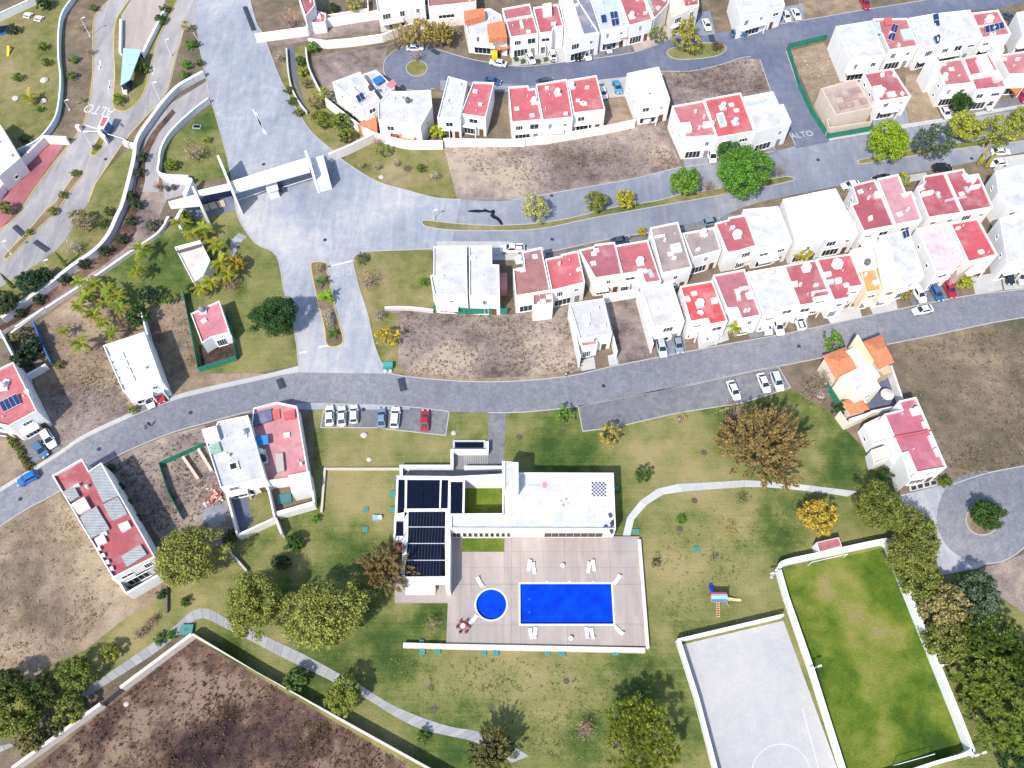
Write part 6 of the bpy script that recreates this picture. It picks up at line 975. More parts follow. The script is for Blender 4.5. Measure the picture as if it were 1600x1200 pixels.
TR = [
 (292, 868, 52, 'round', (0.255, 0.265, 0.065), 'big round olive tree beside the long red roofed house', BG), (398, 945, 50, 'round', OLIVE, 'big olive tree over the bend of the slab path', BG), (508, 962, 60, 'round', (0.24, 0.255, 0.06), 'largest olive tree above the slab path', BG),
 (602, 890, 44, 'plume', BRN, 'brown feathery tree beside the glass pergola', None), (430, 497, 36, 'round', DARK, 'dark green round tree at the left of the junction', None), (1190, 700, 72, 'plume', (0.27, 0.195, 0.08), 'large golden brown feathery tree in the park lawn', None), (1150, 650, 30, 'bare', PNK, 'pinkish bare tree behind the golden feathery tree', None), (1195, 652, 22, 'bushy', (0.06, 0.07, 0.03), 'dark shrub behind the golden feathery tree', None), (1155, 672, 20, 'plume', BRN, 'small brown feathery tree left of the golden one', None),
 (1276, 806, 30, 'round', (0.46, 0.33, 0.05), 'golden yellow round tree on the park lawn', None), (1372, 793, 42, 'round', OLIVE2, 'olive tree at the end of the white path', 'olive trees right of the field'), (1432, 830, 36, 'round', OLIVE2, 'olive tree at the head of the row beside the paved circle', 'olive trees right of the field'), (1420, 868, 40, 'round', (0.20, 0.215, 0.05), 'olive tree at the top right corner of the grass field', 'olive trees right of the field'), (1440, 905, 36, 'round', OLIVE2, 'olive tree second below the field corner', 'olive trees right of the field'), (1475, 950, 40, 'round', (0.27, 0.235, 0.10), 'tan olive tree in the row right of the field', 'olive trees right of the field'), (1525, 935, 40, 'round', GGR, 'grey green tree below the paved circle', 'olive trees right of the field'),
 (1480, 1000, 36, 'round', OLIVE2, 'olive tree just above the right floodlight post', 'olive trees right of the field'), (1545, 1000, 48, 'spiky', (0.13, 0.185, 0.03), 'spiky leaved tree at the right below the grey green tree', 'spiky trees at the lower right'), (1535, 1060, 50, 'spiky', (0.155, 0.195, 0.032), 'spiky leaved tree right of the field floodlight', 'spiky trees at the lower right'), (1585, 1045, 46, 'spiky', (0.085, 0.135, 0.025), 'dark spiky leaved tree at the right edge', 'spiky trees at the lower right'), (1570, 1120, 55, 'spiky', (0.14, 0.185, 0.03), 'spiky leaved tree above the lower right corner', 'spiky trees at the lower right'), (1600, 1180, 40, 'spiky', (0.035, 0.08, 0.018), 'dark spiky tree cut by the lower right corner', 'spiky trees at the lower right'),
 (1000, 1152, 58, 'spiky', (0.22, 0.25, 0.035), 'star leaved tree at the bottom of the lawn left of the court', None), (915, 1140, 20, 'bare', PNK, 'small pinkish bare tree left of the star leaved tree', None), (540, 1087, 31, 'round', (0.20, 0.23, 0.04), 'round green tree on the slab path edge', None), (460, 1061, 19, 'round', MID, 'small green tree by the dark lot wall', None), (662, 1152, 12, 'bushy', MID, 'small bright shrub below the slab path', None), (770, 1176, 38, 'plume', (0.16, 0.15, 0.05), 'olive brown tree at the bottom end of the slab path', None),
 (120, 1050, 30, 'round', (0.155, 0.19, 0.035), 'green tree left of the slab path at lower left', 'trees at the lower left corner'), (172, 1019, 16, 'round', (0.24, 0.26, 0.04), 'small yellow green tree beside the slab path', 'trees at the lower left corner'), (62, 1084, 30, 'round', (0.075, 0.10, 0.02), 'dark tree in the lower left group', 'trees at the lower left corner'), (22, 1120, 40, 'round', (0.15, 0.18, 0.03), 'large tree at the left edge of the lower left group', 'trees at the lower left corner'), (110, 1108, 25, 'round', (0.17, 0.195, 0.035), 'tree at the left end of the slab path', 'trees at the lower left corner'), (48, 1158, 24, 'round', (0.15, 0.14, 0.05), 'brownish tree by the short path piece at lower left', 'trees at the lower left corner'), (10, 1070, 30, 'round', (0.07, 0.10, 0.02), 'dark tree cut by the left edge', 'trees at the lower left corner'), (88, 1135, 18, 'round', (0.09, 0.11, 0.03), 'small dark tree by the pale lot wall', 'trees at the lower left corner'),
 (235, 970, 10, 'bare', PNK, 'small pink bare shrub above the slab path', None), (290, 940, 9, 'bushy', MID, 'small shrub below the big round olive tree', None), (252, 930, 9, 'bushy', DARK, 'dark narrow shrub beside the timber rail', None), (250, 998, 10, 'bushy', MID, 'shrub between the slab path and the lot wall', None), (268, 992, 8, 'bushy', GREEN, 'green shrub next to the blue green box', None), (218, 990, 12, 'bare', (0.3, 0.24, 0.14), 'dry tan shrub above the slab path', None),
 (1160, 267, 45, 'round', (0.105, 0.24, 0.03), 'biggest bright green tree on the street median', 'street trees'), (1072, 286, 26, 'round', (0.13, 0.26, 0.03), 'medium green tree left of the biggest median tree', 'street trees'), (1108, 290, 14, 'bare', (0.3, 0.22, 0.16), 'dry shrub between the two green median trees', None), (837, 326, 25, 'loose', (0.40, 0.38, 0.13), 'pale straw coloured tree on the street median', 'street trees'), (932, 314, 19, 'round', (0.19, 0.21, 0.045), 'olive green small tree on the street median', 'street trees'), (977, 311, 17, 'round', (0.38, 0.34, 0.03), 'small yellow tree on the street median', 'street trees'), (1390, 222, 34, 'round', LIME, 'bright lime green tree in front of the red roofed houses', 'street trees'), (1460, 222, 32, 'loose', GGR, 'grey green open tree next to the lime tree', 'street trees'), (1508, 197, 26, 'round', (0.34, 0.36, 0.05), 'yellow green tree right of the grey green one', 'street trees'), (1556, 205, 30, 'loose', YGR, 'tall yellow green tree near the right edge', 'street trees'), (1598, 188, 22, 'round', YGR, 'yellow green tree cut by the right edge', 'street trees'), (1502, 160, 18, 'round', DARK, 'dark green tree beside the white car by the houses', None), (1218, 266, 12, 'bare', (0.38, 0.24, 0.12), 'orange dry bush at the right end of the median', None), (1140, 240, 22, 'round', (0.05, 0.13, 0.03), 'dark tree behind the biggest median tree', None),
 (1072, 56, 27, 'loose', (0.34, 0.30, 0.05), 'yellow tree on the small upper island', None), (1026, 54, 14, 'loose', (0.20, 0.24, 0.08), 'pale green tree left of the small upper island', None), (1120, 72, 9, 'bushy', (0.15, 0.12, 0.05), 'dark bush at the right of the small upper island', None), (1126, 70, 6, 'bare', (0.4, 0.15, 0.1), 'reddish bush at the right tip of the small upper island', None),
 (620, 58, 22, 'bare', (0.40, 0.32, 0.12), 'yellowish dry tree above the turning circle', 'dry trees by the dirt track'), (655, 52, 26, 'loose', (0.36, 0.28, 0.08), 'large yellow brown tree above the turning circle', 'dry trees by the dirt track'), (690, 55, 22, 'plume', (0.36, 0.30, 0.09), 'yellow feathery tree right of the turning circle', 'dry trees by the dirt track'), (625, 42, 16, 'bare', (0.5, 0.34, 0.18), 'orange bare tree on the dirt track', 'dry trees by the dirt track'), (708, 45, 16, 'bare', (0.36, 0.3, 0.15), 'tan bare tree left of the orange roofed house', 'dry trees by the dirt track'), (452, 28, 17, 'bare', (0.52, 0.30, 0.18), 'orange bare tree at the top beside the avenue', None), (555, 8, 15, 'loose', (0.34, 0.32, 0.1), 'yellow tree in the garden at the top edge', None), (520, 12, 10, 'bushy', (0.05, 0.08, 0.03), 'dark shrub in the garden at the top edge', None), (650, 86, 12, 'bare', (0.5, 0.34, 0.3), 'pink bare tree in the middle of the turning circle', None), (684, 206, 14, 'round', (0.40, 0.44, 0.02), 'round lime yellow bush between the white houses', None),
 (488, 73, 10, 'round', (0.14, 0.26, 0.03), 'bright green bush at the top of the ramp bed', None), (470, 95, 10, 'bushy', MID, 'bush in the bed right of the ramp', 'bushes along the ramp'), (472, 112, 9, 'bushy', YGR, 'bush in the bed right of the ramp', 'bushes along the ramp'), (480, 130, 9, 'bushy', (0.25, 0.2, 0.1), 'bush in the bed right of the ramp', 'bushes along the ramp'), (505, 148, 14, 'loose', YGR, 'yellow green tree at the middle of the shrub bed', 'trees of the shrub bed by the gate'), (492, 160, 13, 'loose', (0.26, 0.22, 0.09), 'brownish tree at the left of the shrub bed', 'trees of the shrub bed by the gate'), (500, 185, 16, 'round', (0.19, 0.22, 0.04), 'olive tree nearest the avenue in the shrub bed', 'trees of the shrub bed by the gate'), (532, 190, 17, 'round', (0.17, 0.23, 0.035), 'green tree nearest the white house in the shrub bed', 'trees of the shrub bed by the gate'), (540, 212, 15, 'round', (0.18, 0.22, 0.035), 'green tree nearest the gate in the shrub bed', 'trees of the shrub bed by the gate'), (450, 140, 8, 'bushy', MID, 'bush on the avenue side of the ramp', 'bushes along the ramp'), (458, 158, 8, 'bushy', MID, 'bush on the avenue side of the ramp', 'bushes along the ramp'), (466, 176, 8, 'bushy', (0.2, 0.22, 0.06), 'bush on the avenue side of the ramp', 'bushes along the ramp'), (436, 88, 9, 'bare', (0.45, 0.4, 0.3), 'pale dry shrub at the top of the ramp', None),
 (598, 235, 12, 'loose', (0.2, 0.26, 0.05), 'young green tree on the small lawn right of the gate', None), (590, 222, 9, 'bare', (0.4, 0.28, 0.2), 'bare shrub below the curved white wall', None), (658, 262, 8, 'bushy', (0.12, 0.18, 0.04), 'small green shrub on the lawn above the street', None), (634, 262, 7, 'bare', (0.3, 0.2, 0.16), 'dry reddish shrub on the lawn above the street', None), (588, 260, 8, 'bare', (0.5, 0.42, 0.3), 'left pale dry shrub on the lawn by the gate', None), (678, 275, 9, 'bare', (0.5, 0.42, 0.3), 'right pale dry shrub on the lawn above the street', None), (564, 258, 6, 'bare', (0.5, 0.4, 0.28), 'tiny dry shrub nearest the gate lodge', None), (618, 255, 7, 'bare', (0.5, 0.42, 0.3), 'pale dry shrub in the middle of the lawn above the street', None),
 (574, 436, 19, 'bare', (0.46, 0.30, 0.18), 'orange bare tree at the corner lot right of the junction', None), (606, 525, 18, 'loose', (0.46, 0.35, 0.03), 'yellow bush beside the junction road', None), (592, 492, 11, 'bare', (0.4, 0.34, 0.28), 'grey bare shrub above the yellow bush', None), (663, 441, 8, 'bushy', GREEN, 'small green bush left of the white double house', None), (566, 405, 10, 'bushy', (0.15, 0.17, 0.08), 'grey green bush at the top of the corner lot', None), (498, 418, 9, 'bare', (0.42, 0.4, 0.2), 'dry shrub at the top of the junction median', None), (512, 492, 10, 'bare', (0.45, 0.44, 0.38), 'grey dry shrub in the junction median', None), (516, 505, 9, 'bare', (0.42, 0.42, 0.34), 'grey dry shrub low in the junction median', None),
 (1255, 396, 17, 'round', (0.36, 0.32, 0.03), 'yellow green round tree between the two house rows', None), (1448, 352, 14, 'round', (0.03, 0.07, 0.04), 'dark tree between the two house rows', None), (1412, 280, 13, 'loose', (0.38, 0.36, 0.04), 'yellow bush between the red and pink pairs', None), (1415, 460, 12, 'bushy', (0.28, 0.23, 0.08), 'brown green bush at the peach fronted house', None), (1508, 440, 14, 'bushy', (0.34, 0.36, 0.04), 'lime bush beside the red car', None), (1303, 535, 18, 'loose', (0.13, 0.26, 0.03), 'bright green tree over the street above the villa', None), (1003, 362, 8, 'bushy', (0.42, 0.33, 0.02), 'yellow bush in front of the upper row', None), (1584, 322, 10, 'loose', GGR, 'grey green shrub between the white houses at the right edge', None),
 (1542, 804, 27, 'round', (0.045, 0.10, 0.02), 'dark green tree on the island of the right turning circle', None), (1477, 752, 11, 'bushy', (0.10, 0.16, 0.02), 'green bush beside the drive of the pink house', None), (1385, 742, 13, 'bushy', (0.04, 0.09, 0.02), 'dark bush left of the pink house', None), (1310, 640, 12, 'bushy', DARK, 'dark bush left of the villa wall', None), (1204, 640, 9, 'bushy', (0.04, 0.06, 0.03), 'small dark shrub on the park lawn top right', None), (1272, 610, 26, 'bare', (0.26, 0.22, 0.12), 'dry open shrub between the parking bay and the villa', None), (1290, 590, 18, 'bare', (0.24, 0.22, 0.14), 'dry shrub right above the villa screen', None),
 (953, 680, 20, 'loose', (0.36, 0.30, 0.08), 'yellow brown tree below the right parking bay', None), (966, 672, 12, 'bare', PNK, 'pinkish twigs behind the yellow brown tree', None), (881, 648, 16, 'loose', (0.13, 0.25, 0.03), 'bright green tree left of the right parking bay', None), (1005, 743, 15, 'loose', (0.05, 0.12, 0.02), 'dark green shrub on the lawn right of the clubhouse', None), (1064, 655, 10, 'bare', (0.5, 0.38, 0.26), 'tan bare shrub below the parking bay', None), (1142, 826, 13, 'bare', (0.6, 0.40, 0.06), 'golden dry shrub in the middle of the lawn', None), (1160, 780, 12, 'bare', (0.2, 0.24, 0.08), 'thin grass clump below the white path', None), (1064, 812, 8, 'bushy', GREEN, 'small green shrub near the green box on the lawn', None), (1116, 872, 8, 'bare', (0.26, 0.26, 0.14), 'thin shrub on the lawn above the play tower', None), (1025, 880, 8, 'bushy', (0.2, 0.19, 0.1), 'greyish shrub right of the pool deck', None), (675, 975, 16, 'bare', (0.34, 0.32, 0.12), 'yellow green bare tree left of the pool deck', None), (458, 848, 18, 'bushy', (0.05, 0.12, 0.02), 'green shrub below the garden wall end', None), (493, 812, 7, 'bushy', GREEN, 'small bright shrub left of the tan lawn', None), (440, 880, 15, 'bushy', (0.04, 0.09, 0.02), 'dark shrub above the big olive trees', None), (700, 770, 0.1, 'bushy', GREEN, '', None),
 (67, 4, 14, 'bushy', DARK, 'dark bush at the top of the left garden', 'garden bushes'), (67, 72, 8, 'bushy', (0.12, 0.18, 0.03), 'green bush in the upper left garden beside the blue wall', 'garden bushes'), (72, 97, 8, 'bushy', (0.14, 0.19, 0.04), 'green bush in the left garden below the upper one', 'garden bushes'), (28, 120, 8, 'bushy', (0.14, 0.2, 0.03), 'green bush in the left garden above the palm', 'garden bushes'), (20, 46, 10, 'bushy', (0.05, 0.08, 0.03), 'dark bush beside the blue pool corner', 'garden bushes'), (38, 216, 9, 'bushy', DARK, 'dark bush at the bottom of the left garden', 'garden bushes'), (62, 170, 6, 'bushy', GREEN, 'small bush below the garden palm', 'garden bushes'), (9, 325, 13, 'round', OLIVE2, 'olive tree left of the red clay court', None), (8, 268, 12, 'bushy', OLIVE2, 'bush under the white house at the left edge', None),
 (125, 42, 9, 'bare', (0.3, 0.28, 0.18), 'dry shrub on the verge left of the exit road, upper', 'verge shrubs'), (145, 12, 7, 'bushy', (0.12, 0.15, 0.05), 'small shrub at the top of the exit road verge', 'verge shrubs'), (114, 92, 8, 'bushy', GREEN, 'bright green shrub beside the pale blue wall', 'verge shrubs'), (113, 118, 8, 'bushy', (0.14, 0.2, 0.04), 'green shrub lower beside the pale blue wall', 'verge shrubs'), (128, 155, 6, 'bare', (0.25, 0.27, 0.14), 'dry shrub lower on the exit road verge', 'verge shrubs'), (139, 80, 7, 'bare', (0.3, 0.28, 0.2), 'dry shrub midway on the exit road verge', 'verge shrubs'), (186, 156, 10, 'bushy', (0.14, 0.22, 0.02), 'green bush at the tip of the entrance island', None), (220, 106, 11, 'bushy', MID, 'dark bush right of the blue canopy', None), (250, 30, 10, 'bushy', (0.05, 0.10, 0.02), 'dark hedge bush at the top of the entrance island', None), (256, 15, 8, 'bushy', (0.08, 0.12, 0.02), 'dark hedge bush higher on the entrance island', None), (215, 88, 8, 'bushy', DARK, 'dark bush above the canopy tip', None), (290, 40, 10, 'loose', (0.42, 0.36, 0.16), 'dry tan tree at the tip of the triangular island', None), (297, 70, 9, 'bushy', GREEN, 'upper green bush in the triangular island', 'triangle island bushes'), (305, 68, 7, 'bushy', MID, 'upper right bush in the triangular island', 'triangle island bushes'), (292, 100, 9, 'bushy', GREEN, 'middle green bush in the triangular island', 'triangle island bushes'), (287, 118, 8, 'bushy', (0.16, 0.22, 0.04), 'lower green bush in the triangular island', 'triangle island bushes'), (312, 98, 7, 'bushy', MID, 'right green bush in the triangular island', 'triangle island bushes'),
 (300, 235, 22, 'bare', (0.44, 0.28, 0.2), 'reddish dry shrub on the lawn left of the gate', None), (268, 258, 12, 'bushy', (0.17, 0.22, 0.03), 'green bush left of the gate canopy', None), (323, 218, 7, 'bushy', YGR, 'yellow green bush left of the avenue', None), (247, 290, 8, 'bare', (0.4, 0.18, 0.1), 'rusty shrub beside the canal track', None), (212, 320, 12, 'bushy', (0.07, 0.10, 0.04), 'dark bush along the canal bed', 'canal bushes'), (222, 245, 10, 'bushy', (0.05, 0.08, 0.03), 'dark bush along the canal bed', 'canal bushes'), (218, 270, 9, 'bushy', (0.06, 0.08, 0.04), 'dark bush along the canal bed', 'canal bushes'), (205, 305, 9, 'bushy', (0.05, 0.08, 0.03), 'dark bush along the canal bed', 'canal bushes'), (205, 345, 10, 'bushy', (0.05, 0.07, 0.03), 'dark bush along the canal bed', 'canal bushes'), (190, 372, 11, 'bushy', (0.05, 0.07, 0.03), 'dark bush along the canal bed', 'canal bushes'), (165, 392, 10, 'bushy', (0.04, 0.06, 0.03), 'dark bush along the canal bed', 'canal bushes'), (238, 352, 12, 'bushy', (0.12, 0.14, 0.10), 'grey bush at the canal bend', None), (132, 412, 11, 'bushy', (0.04, 0.06, 0.03), 'dark bush along the canal bed', 'canal bushes'), (100, 438, 9, 'bushy', (0.04, 0.06, 0.03), 'dark bush along the canal bed', 'canal bushes'), (60, 468, 9, 'bushy', (0.04, 0.06, 0.03), 'dark bush along the canal bed', 'canal bushes'), (30, 490, 9, 'bushy', (0.04, 0.06, 0.03), 'dark bush along the canal bed', 'canal bushes'),
 (127, 346, 24, 'bare', (0.30, 0.26, 0.12), 'large brown dry bush beside the canal wall', None), (122, 340, 16, 'loose', (0.26, 0.22, 0.08), 'brown leaved tree over the dry bush by the canal', None), (114, 384, 15, 'bare', (0.62, 0.52, 0.48), 'whitish pink flowering tree by the canal wall', None), (47, 440, 22, 'round', (0.035, 0.075, 0.04), 'dark blue green tree left of the canal', None), (70, 430, 16, 'round', (0.04, 0.075, 0.03), 'dark green tree next to the canal wall', None), (8, 475, 22, 'round', (0.06, 0.08, 0.03), 'dark tree at the left edge by the canal', None), (170, 330, 9, 'bushy', (0.08, 0.12, 0.03), 'dark hedge bush below the canal wall', None), (165, 350, 9, 'bushy', (0.07, 0.11, 0.03), 'dark hedge bush lower below the canal wall', None), (82, 330, 8, 'bushy', OLIVE2, 'small bush on the lower entrance median', 'median bushes'), (118, 270, 7, 'bushy', OLIVE2, 'small bush at the top of the lower entrance median', 'median bushes'), (98, 305, 7, 'bushy', OLIVE2, 'small bush midway on the lower entrance median', 'median bushes'), (46, 362, 6, 'bushy', OLIVE2, 'small bush low on the lower entrance median', 'median bushes'), (150, 230, 6, 'bushy', (0.16, 0.15, 0.08), 'small bush behind the toll booth', None),
 (370, 412, 16, 'round', (0.36, 0.27, 0.03), 'golden yellow bush right of the guard building', None), (328, 412, 10, 'bushy', (0.03, 0.09, 0.02), 'dark green bush at the guard building corner', None), (360, 445, 16, 'bare', (0.34, 0.24, 0.12), 'brown dry tree below the guard palms', None), (290, 340, 14, 'round', (0.06, 0.13, 0.02), 'green bush under the gate canopy left end', None), (300, 450, 10, 'bushy', (0.05, 0.10, 0.03), 'dark bush below the guard building', None),
 (232, 462, 17, 'round', (0.025, 0.06, 0.03), 'dark tree on the lawn right of the palm clump', None), (262, 468, 11, 'loose', (0.10, 0.17, 0.03), 'thin green tree above the tall blue wall', None), (215, 495, 20, 'round', (0.04, 0.085, 0.02), 'dark green tree behind the white corrugated house', None), (190, 505, 14, 'bare', (0.3, 0.2, 0.1), 'brown dry shrub behind the white corrugated house', None), (247, 525, 9, 'bare', (0.3, 0.14, 0.12), 'purple dry shrub right of the tall blue wall', None), (50, 540, 18, 'round', (0.025, 0.05, 0.03), 'dark tree in the overgrown yard', 'overgrown yard trees'), (35, 560, 18, 'round', (0.025, 0.05, 0.02), 'lower dark tree in the overgrown yard', 'overgrown yard trees'), (40, 520, 12, 'loose', (0.08, 0.09, 0.04), 'thin tree in the overgrown yard', 'overgrown yard trees'), (20, 530, 10, 'loose', (0.22, 0.2, 0.06), 'yellowish bush at the left wall of the yard', 'overgrown yard trees'), (208, 640, 8, 'bushy', OLIVE, 'olive bush beside the driveway of the white house', None), (92, 570, 8, 'bushy', OLIVE2, 'small bush on the bare lot by the yard', None),
 (187, 760, 7, 'bushy', (0.04, 0.07, 0.03), 'dark bush along the east wall of the long red house', 'bushes along the long red house'), (200, 785, 8, 'bushy', (0.04, 0.07, 0.03), 'dark bush along the east wall of the long red house', 'bushes along the long red house'), (214, 810, 8, 'bushy', (0.04, 0.07, 0.03), 'dark bush along the east wall of the long red house', 'bushes along the long red house'), (172, 732, 7, 'bushy', (0.05, 0.08, 0.03), 'dark bush along the east wall of the long red house', 'bushes along the long red house'), (358, 840, 14, 'bushy', (0.06, 0.09, 0.03), 'dark bush right of the big round olive tree', None)]
for i in range(9): TR.append((16 + i * 3.6 + random.uniform(-1, 1), 684 + i * 6, 5.5, 'bushy', (0.15, 0.17, 0.03), 'clipped bush in the hedge row beside the left driveway', 'hedge row by the left driveway'))
for i in range(7): TR.append((527 + i * 6.5, 168 + i * 4.2, 4.5, 'bushy', (0.05, 0.07, 0.03), 'dark slim bush behind the curved white wall', 'bushes behind the curved wall'))
for i in range(6): TR.append((805 + i * 12, 92 + (i % 2) * 3, 4, 'bushy', (0.10, 0.15, 0.04), 'small front garden bush along the upper street', 'front garden bushes'))
ORD = 'first second third fourth fifth sixth seventh eighth ninth tenth eleventh'.split(); SEEN = {}; LBS = [e[5] for e in TR]
for i in sorted(range(len(TR)), key=lambda j: TR[j][1]):
    e = TR[i]
    if e[5] and LBS.count(e[5]) > 1: SEEN[e[5]] = SEEN.get(e[5], 0) + 1; TR[i] = (*e[:5], e[5] + ', %s from the top' % ORD[SEEN[e[5]] - 1], e[6])
for e in TR:
    if e[5]: tree(*e[:6], e[6])
for px, py, lb in ((1528, 258, 'left yellow cypress beside the parked white cars'), (1540, 262, 'right yellow cypress beside the parked white cars')): tree(px, py, 5, 'cypress', (0.42, 0.40, 0.04), lb, 'slim cypress trees')
for px, py, lb in ((104, 417, 'slim green cypress beside the canal wall'), (21, 450, 'slim green cypress near the left edge')): tree(px, py, 5, 'cypress', (0.14, 0.20, 0.04), lb, 'slim cypress trees')
# ---- palms: stem + fronds, every frond an object of its own
def frond_mesh(L, arch, wd, n=13):
    vs, fs = [], []; pts = [Vector((L * (u - 0.12 * u * u), 0, arch * (1.9 * u - 2.7 * u * u))) for u in [i / n for i in range(n + 1)]]
    for i in range(n):
        a, b = pts[i], pts[i + 1]; k_ = len(vs); vs += [a + Vector((0, .025, 0)), a - Vector((0, .025, 0)), b - Vector((0, .02, 0)), b + Vector((0, .02, 0))]; fs.append((k_, k_ + 1, k_ + 2, k_ + 3))
        if i < 1: continue
        u = i / n; w_ = wd * math.sin(min(1, u * 1.5 + 0.12) * 1.57) * (1.05 - u * 0.65)
        for sgn in (-1, 1):
            for off in (0.0, 0.5):
                q = a.lerp(b, off); tip = q + Vector((0.45 * w_, sgn * w_, -0.22 * w_)); k_ = len(vs); vs += [q, q + Vector((0.11, 0, 0)), tip]; fs.append((k_, k_ + 1, k_ + 2) if sgn < 0 else (k_ + 1, k_, k_ + 2))
    me = bpy.data.meshes.new('frond'); me.from_pydata(vs, [], fs); me.update(); me.materials.append(MATS['leaf']); return me
FR = [frond_mesh(2.3, 0.75, 0.62), frond_mesh(2.0, 0.45, 0.55), frond_mesh(1.5, 0.6, 0.7)]
sm_ = MB(); sm_.tube([(0, 0, 0), (0.05, 0.02, 1.5), (0, 0, 3.0)], 0.11, 7, 0.08); STEM = sm_.mesh('stem'); STEM.materials.append(MATS['bark'])
def palm(px, py, rpx, label, col, hs=3.0, nf=14, group=None):
    s = scale_at(px, py); R = rpx / s; f = R / 2.1; p = P(px, py, hs); p.z = 0
    t = thing('palm_tree', label, 'palm', p, group, random.uniform(0, 6.28)); a = link('stem', STEM, None, t, (0.30, 0.25, 0.17)); a.scale = (1.2, 1.2, hs / 3.0)
    for i in range(nf):
        el = random.uniform(-0.35, 0.75); c = tuple(q * random.uniform(0.75, 1.2) for q in col)
        fo = link('frond', FR[i % 3], None, t, c); fo.location = (0, 0, hs); fo.rotation_euler = (random.uniform(-.25, .25), -el, 6.283 * i / nf + random.uniform(-.25, .25)); fo.scale = (f, f, f)
PC = (0.30, 0.31, 0.03); PG = 'feathery palms'
for px, py, r, lb in ((221, 390, 19, 'tall palm leaning by the canal wall, upper of two'), (213, 423, 18, 'palm by the canal wall, lower of two'), (124, 440, 17, 'palm at the top left of the dense clump'), (147, 444, 16, 'palm at the top of the dense clump'), (136, 462, 18, 'palm in the middle left of the dense clump'), (124, 478, 17, 'palm at the left of the dense clump'), (146, 492, 18, 'palm at the bottom of the dense clump'), (168, 452, 16, 'palm in the upper middle of the dense clump'), (184, 462, 17, 'palm at the right of the dense clump'), (187, 481, 17, 'palm at the lower right of the dense clump'), (164, 474, 15, 'palm in the centre of the dense clump'), (125, 536, 20, 'single palm on the bare lot left of the white house'), (99, 517, 12, 'small palm on the bare lot'), (175, 520, 16, 'palm behind the top corner of the white corrugated house'), (160, 505, 14, 'palm just below the dense clump'),
    (283, 347, 17, 'palm at the top left of the guard building'), (300, 366, 16, 'palm in front of the guard building top edge'), (318, 360, 18, 'palm at the top right of the guard building'), (339, 384, 18, 'palm right of the guard building'), (344, 411, 19, 'palm right below the guard building'), (355, 428, 17, 'palm nearest the brown dry tree'), (315, 450, 18, 'palm at the bottom of the guard building'), (330, 440, 15, 'small palm at the lower right of the guard building')):
    palm(px, py, r, lb, PC if px > 250 else (0.24, 0.27, 0.03), random.uniform(2.5, 4.2), 14, PG)
palm(510, 463, 15, 'bright green palm in the middle of the junction median', (0.22, 0.36, 0.02), 2.0, 14); palm(502, 440, 12, 'dark palm in the upper junction median', (0.10, 0.18, 0.03), 1.6, 12); palm(520, 521, 11, 'dark green palm at the lower tip of the junction median', (0.09, 0.17, 0.02), 1.0, 12); palm(1150, 512, 15, 'fan palm in front of the dusty pink red roofed house', (0.36, 0.34, 0.05), 3.0, 16); palm(45, 152, 15, 'palm with yellow fronds in the left garden', (0.36, 0.33, 0.04), 2.2, 14)
# ---- weeds on the bare lots, one scatter for each lot
def inside(p, poly):
    c = False; j = len(poly) - 1
    for i in range(len(poly)):
        a, b = poly[i], poly[j]
        if (a[1] > p[1]) != (b[1] > p[1]) and p[0] < (b[0] - a[0]) * (p[1] - a[1]) / (b[1] - a[1]) + a[0]: c = not c
        j = i
    return c
def weeds(px, n, col, label, hmax=0.35):
    poly = [Vector(p[:2]) for p in wpoly(px)]; x0, x1 = min(p.x for p in poly), max(p.x for p in poly); y0, y1 = min(p.y for p in poly), max(p.y for p in poly)
    vs, fs = [], []; k_ = 0; cl = [Vector((random.uniform(x0, x1), random.uniform(y0, y1))) for _ in range(14)]
    while k_ < n:
        p = Vector((random.uniform(x0, x1), random.uniform(y0, y1)))
        if random.random() < 0.55: q = random.choice(cl); p = q + Vector((random.gauss(0, 2.2), random.gauss(0, 2.2)))
        k_ += 1
        if not inside(p, poly): continue
        s = random.uniform(0.4, 1.0) ** 2
        for _ in range(5):
            a = random.uniform(0, 6.28); r = random.uniform(0.08, 0.3) * s + 0.05; b = len(vs); h = hmax * s * random.uniform(0.4, 1); o = Vector((random.gauss(0, .15), random.gauss(0, .15))) * s
            vs += [Vector((p.x + o.x, p.y + o.y, 0.03)), Vector((p.x + o.x + math.cos(a) * r, p.y + o.y + math.sin(a) * r, h)), Vector((p.x + o.x + math.cos(a + 1.1) * r, p.y + o.y + math.sin(a + 1.1) * r, h * 0.7))]; fs.append((b, b + 1, b + 2))
    me = bpy.data.meshes.new('weeds'); me.from_pydata(vs, [], fs); me.update(); o = link('dry_weeds', me, 'leaf', None, col); tag(o, label, 'weeds', None, 'stuff')
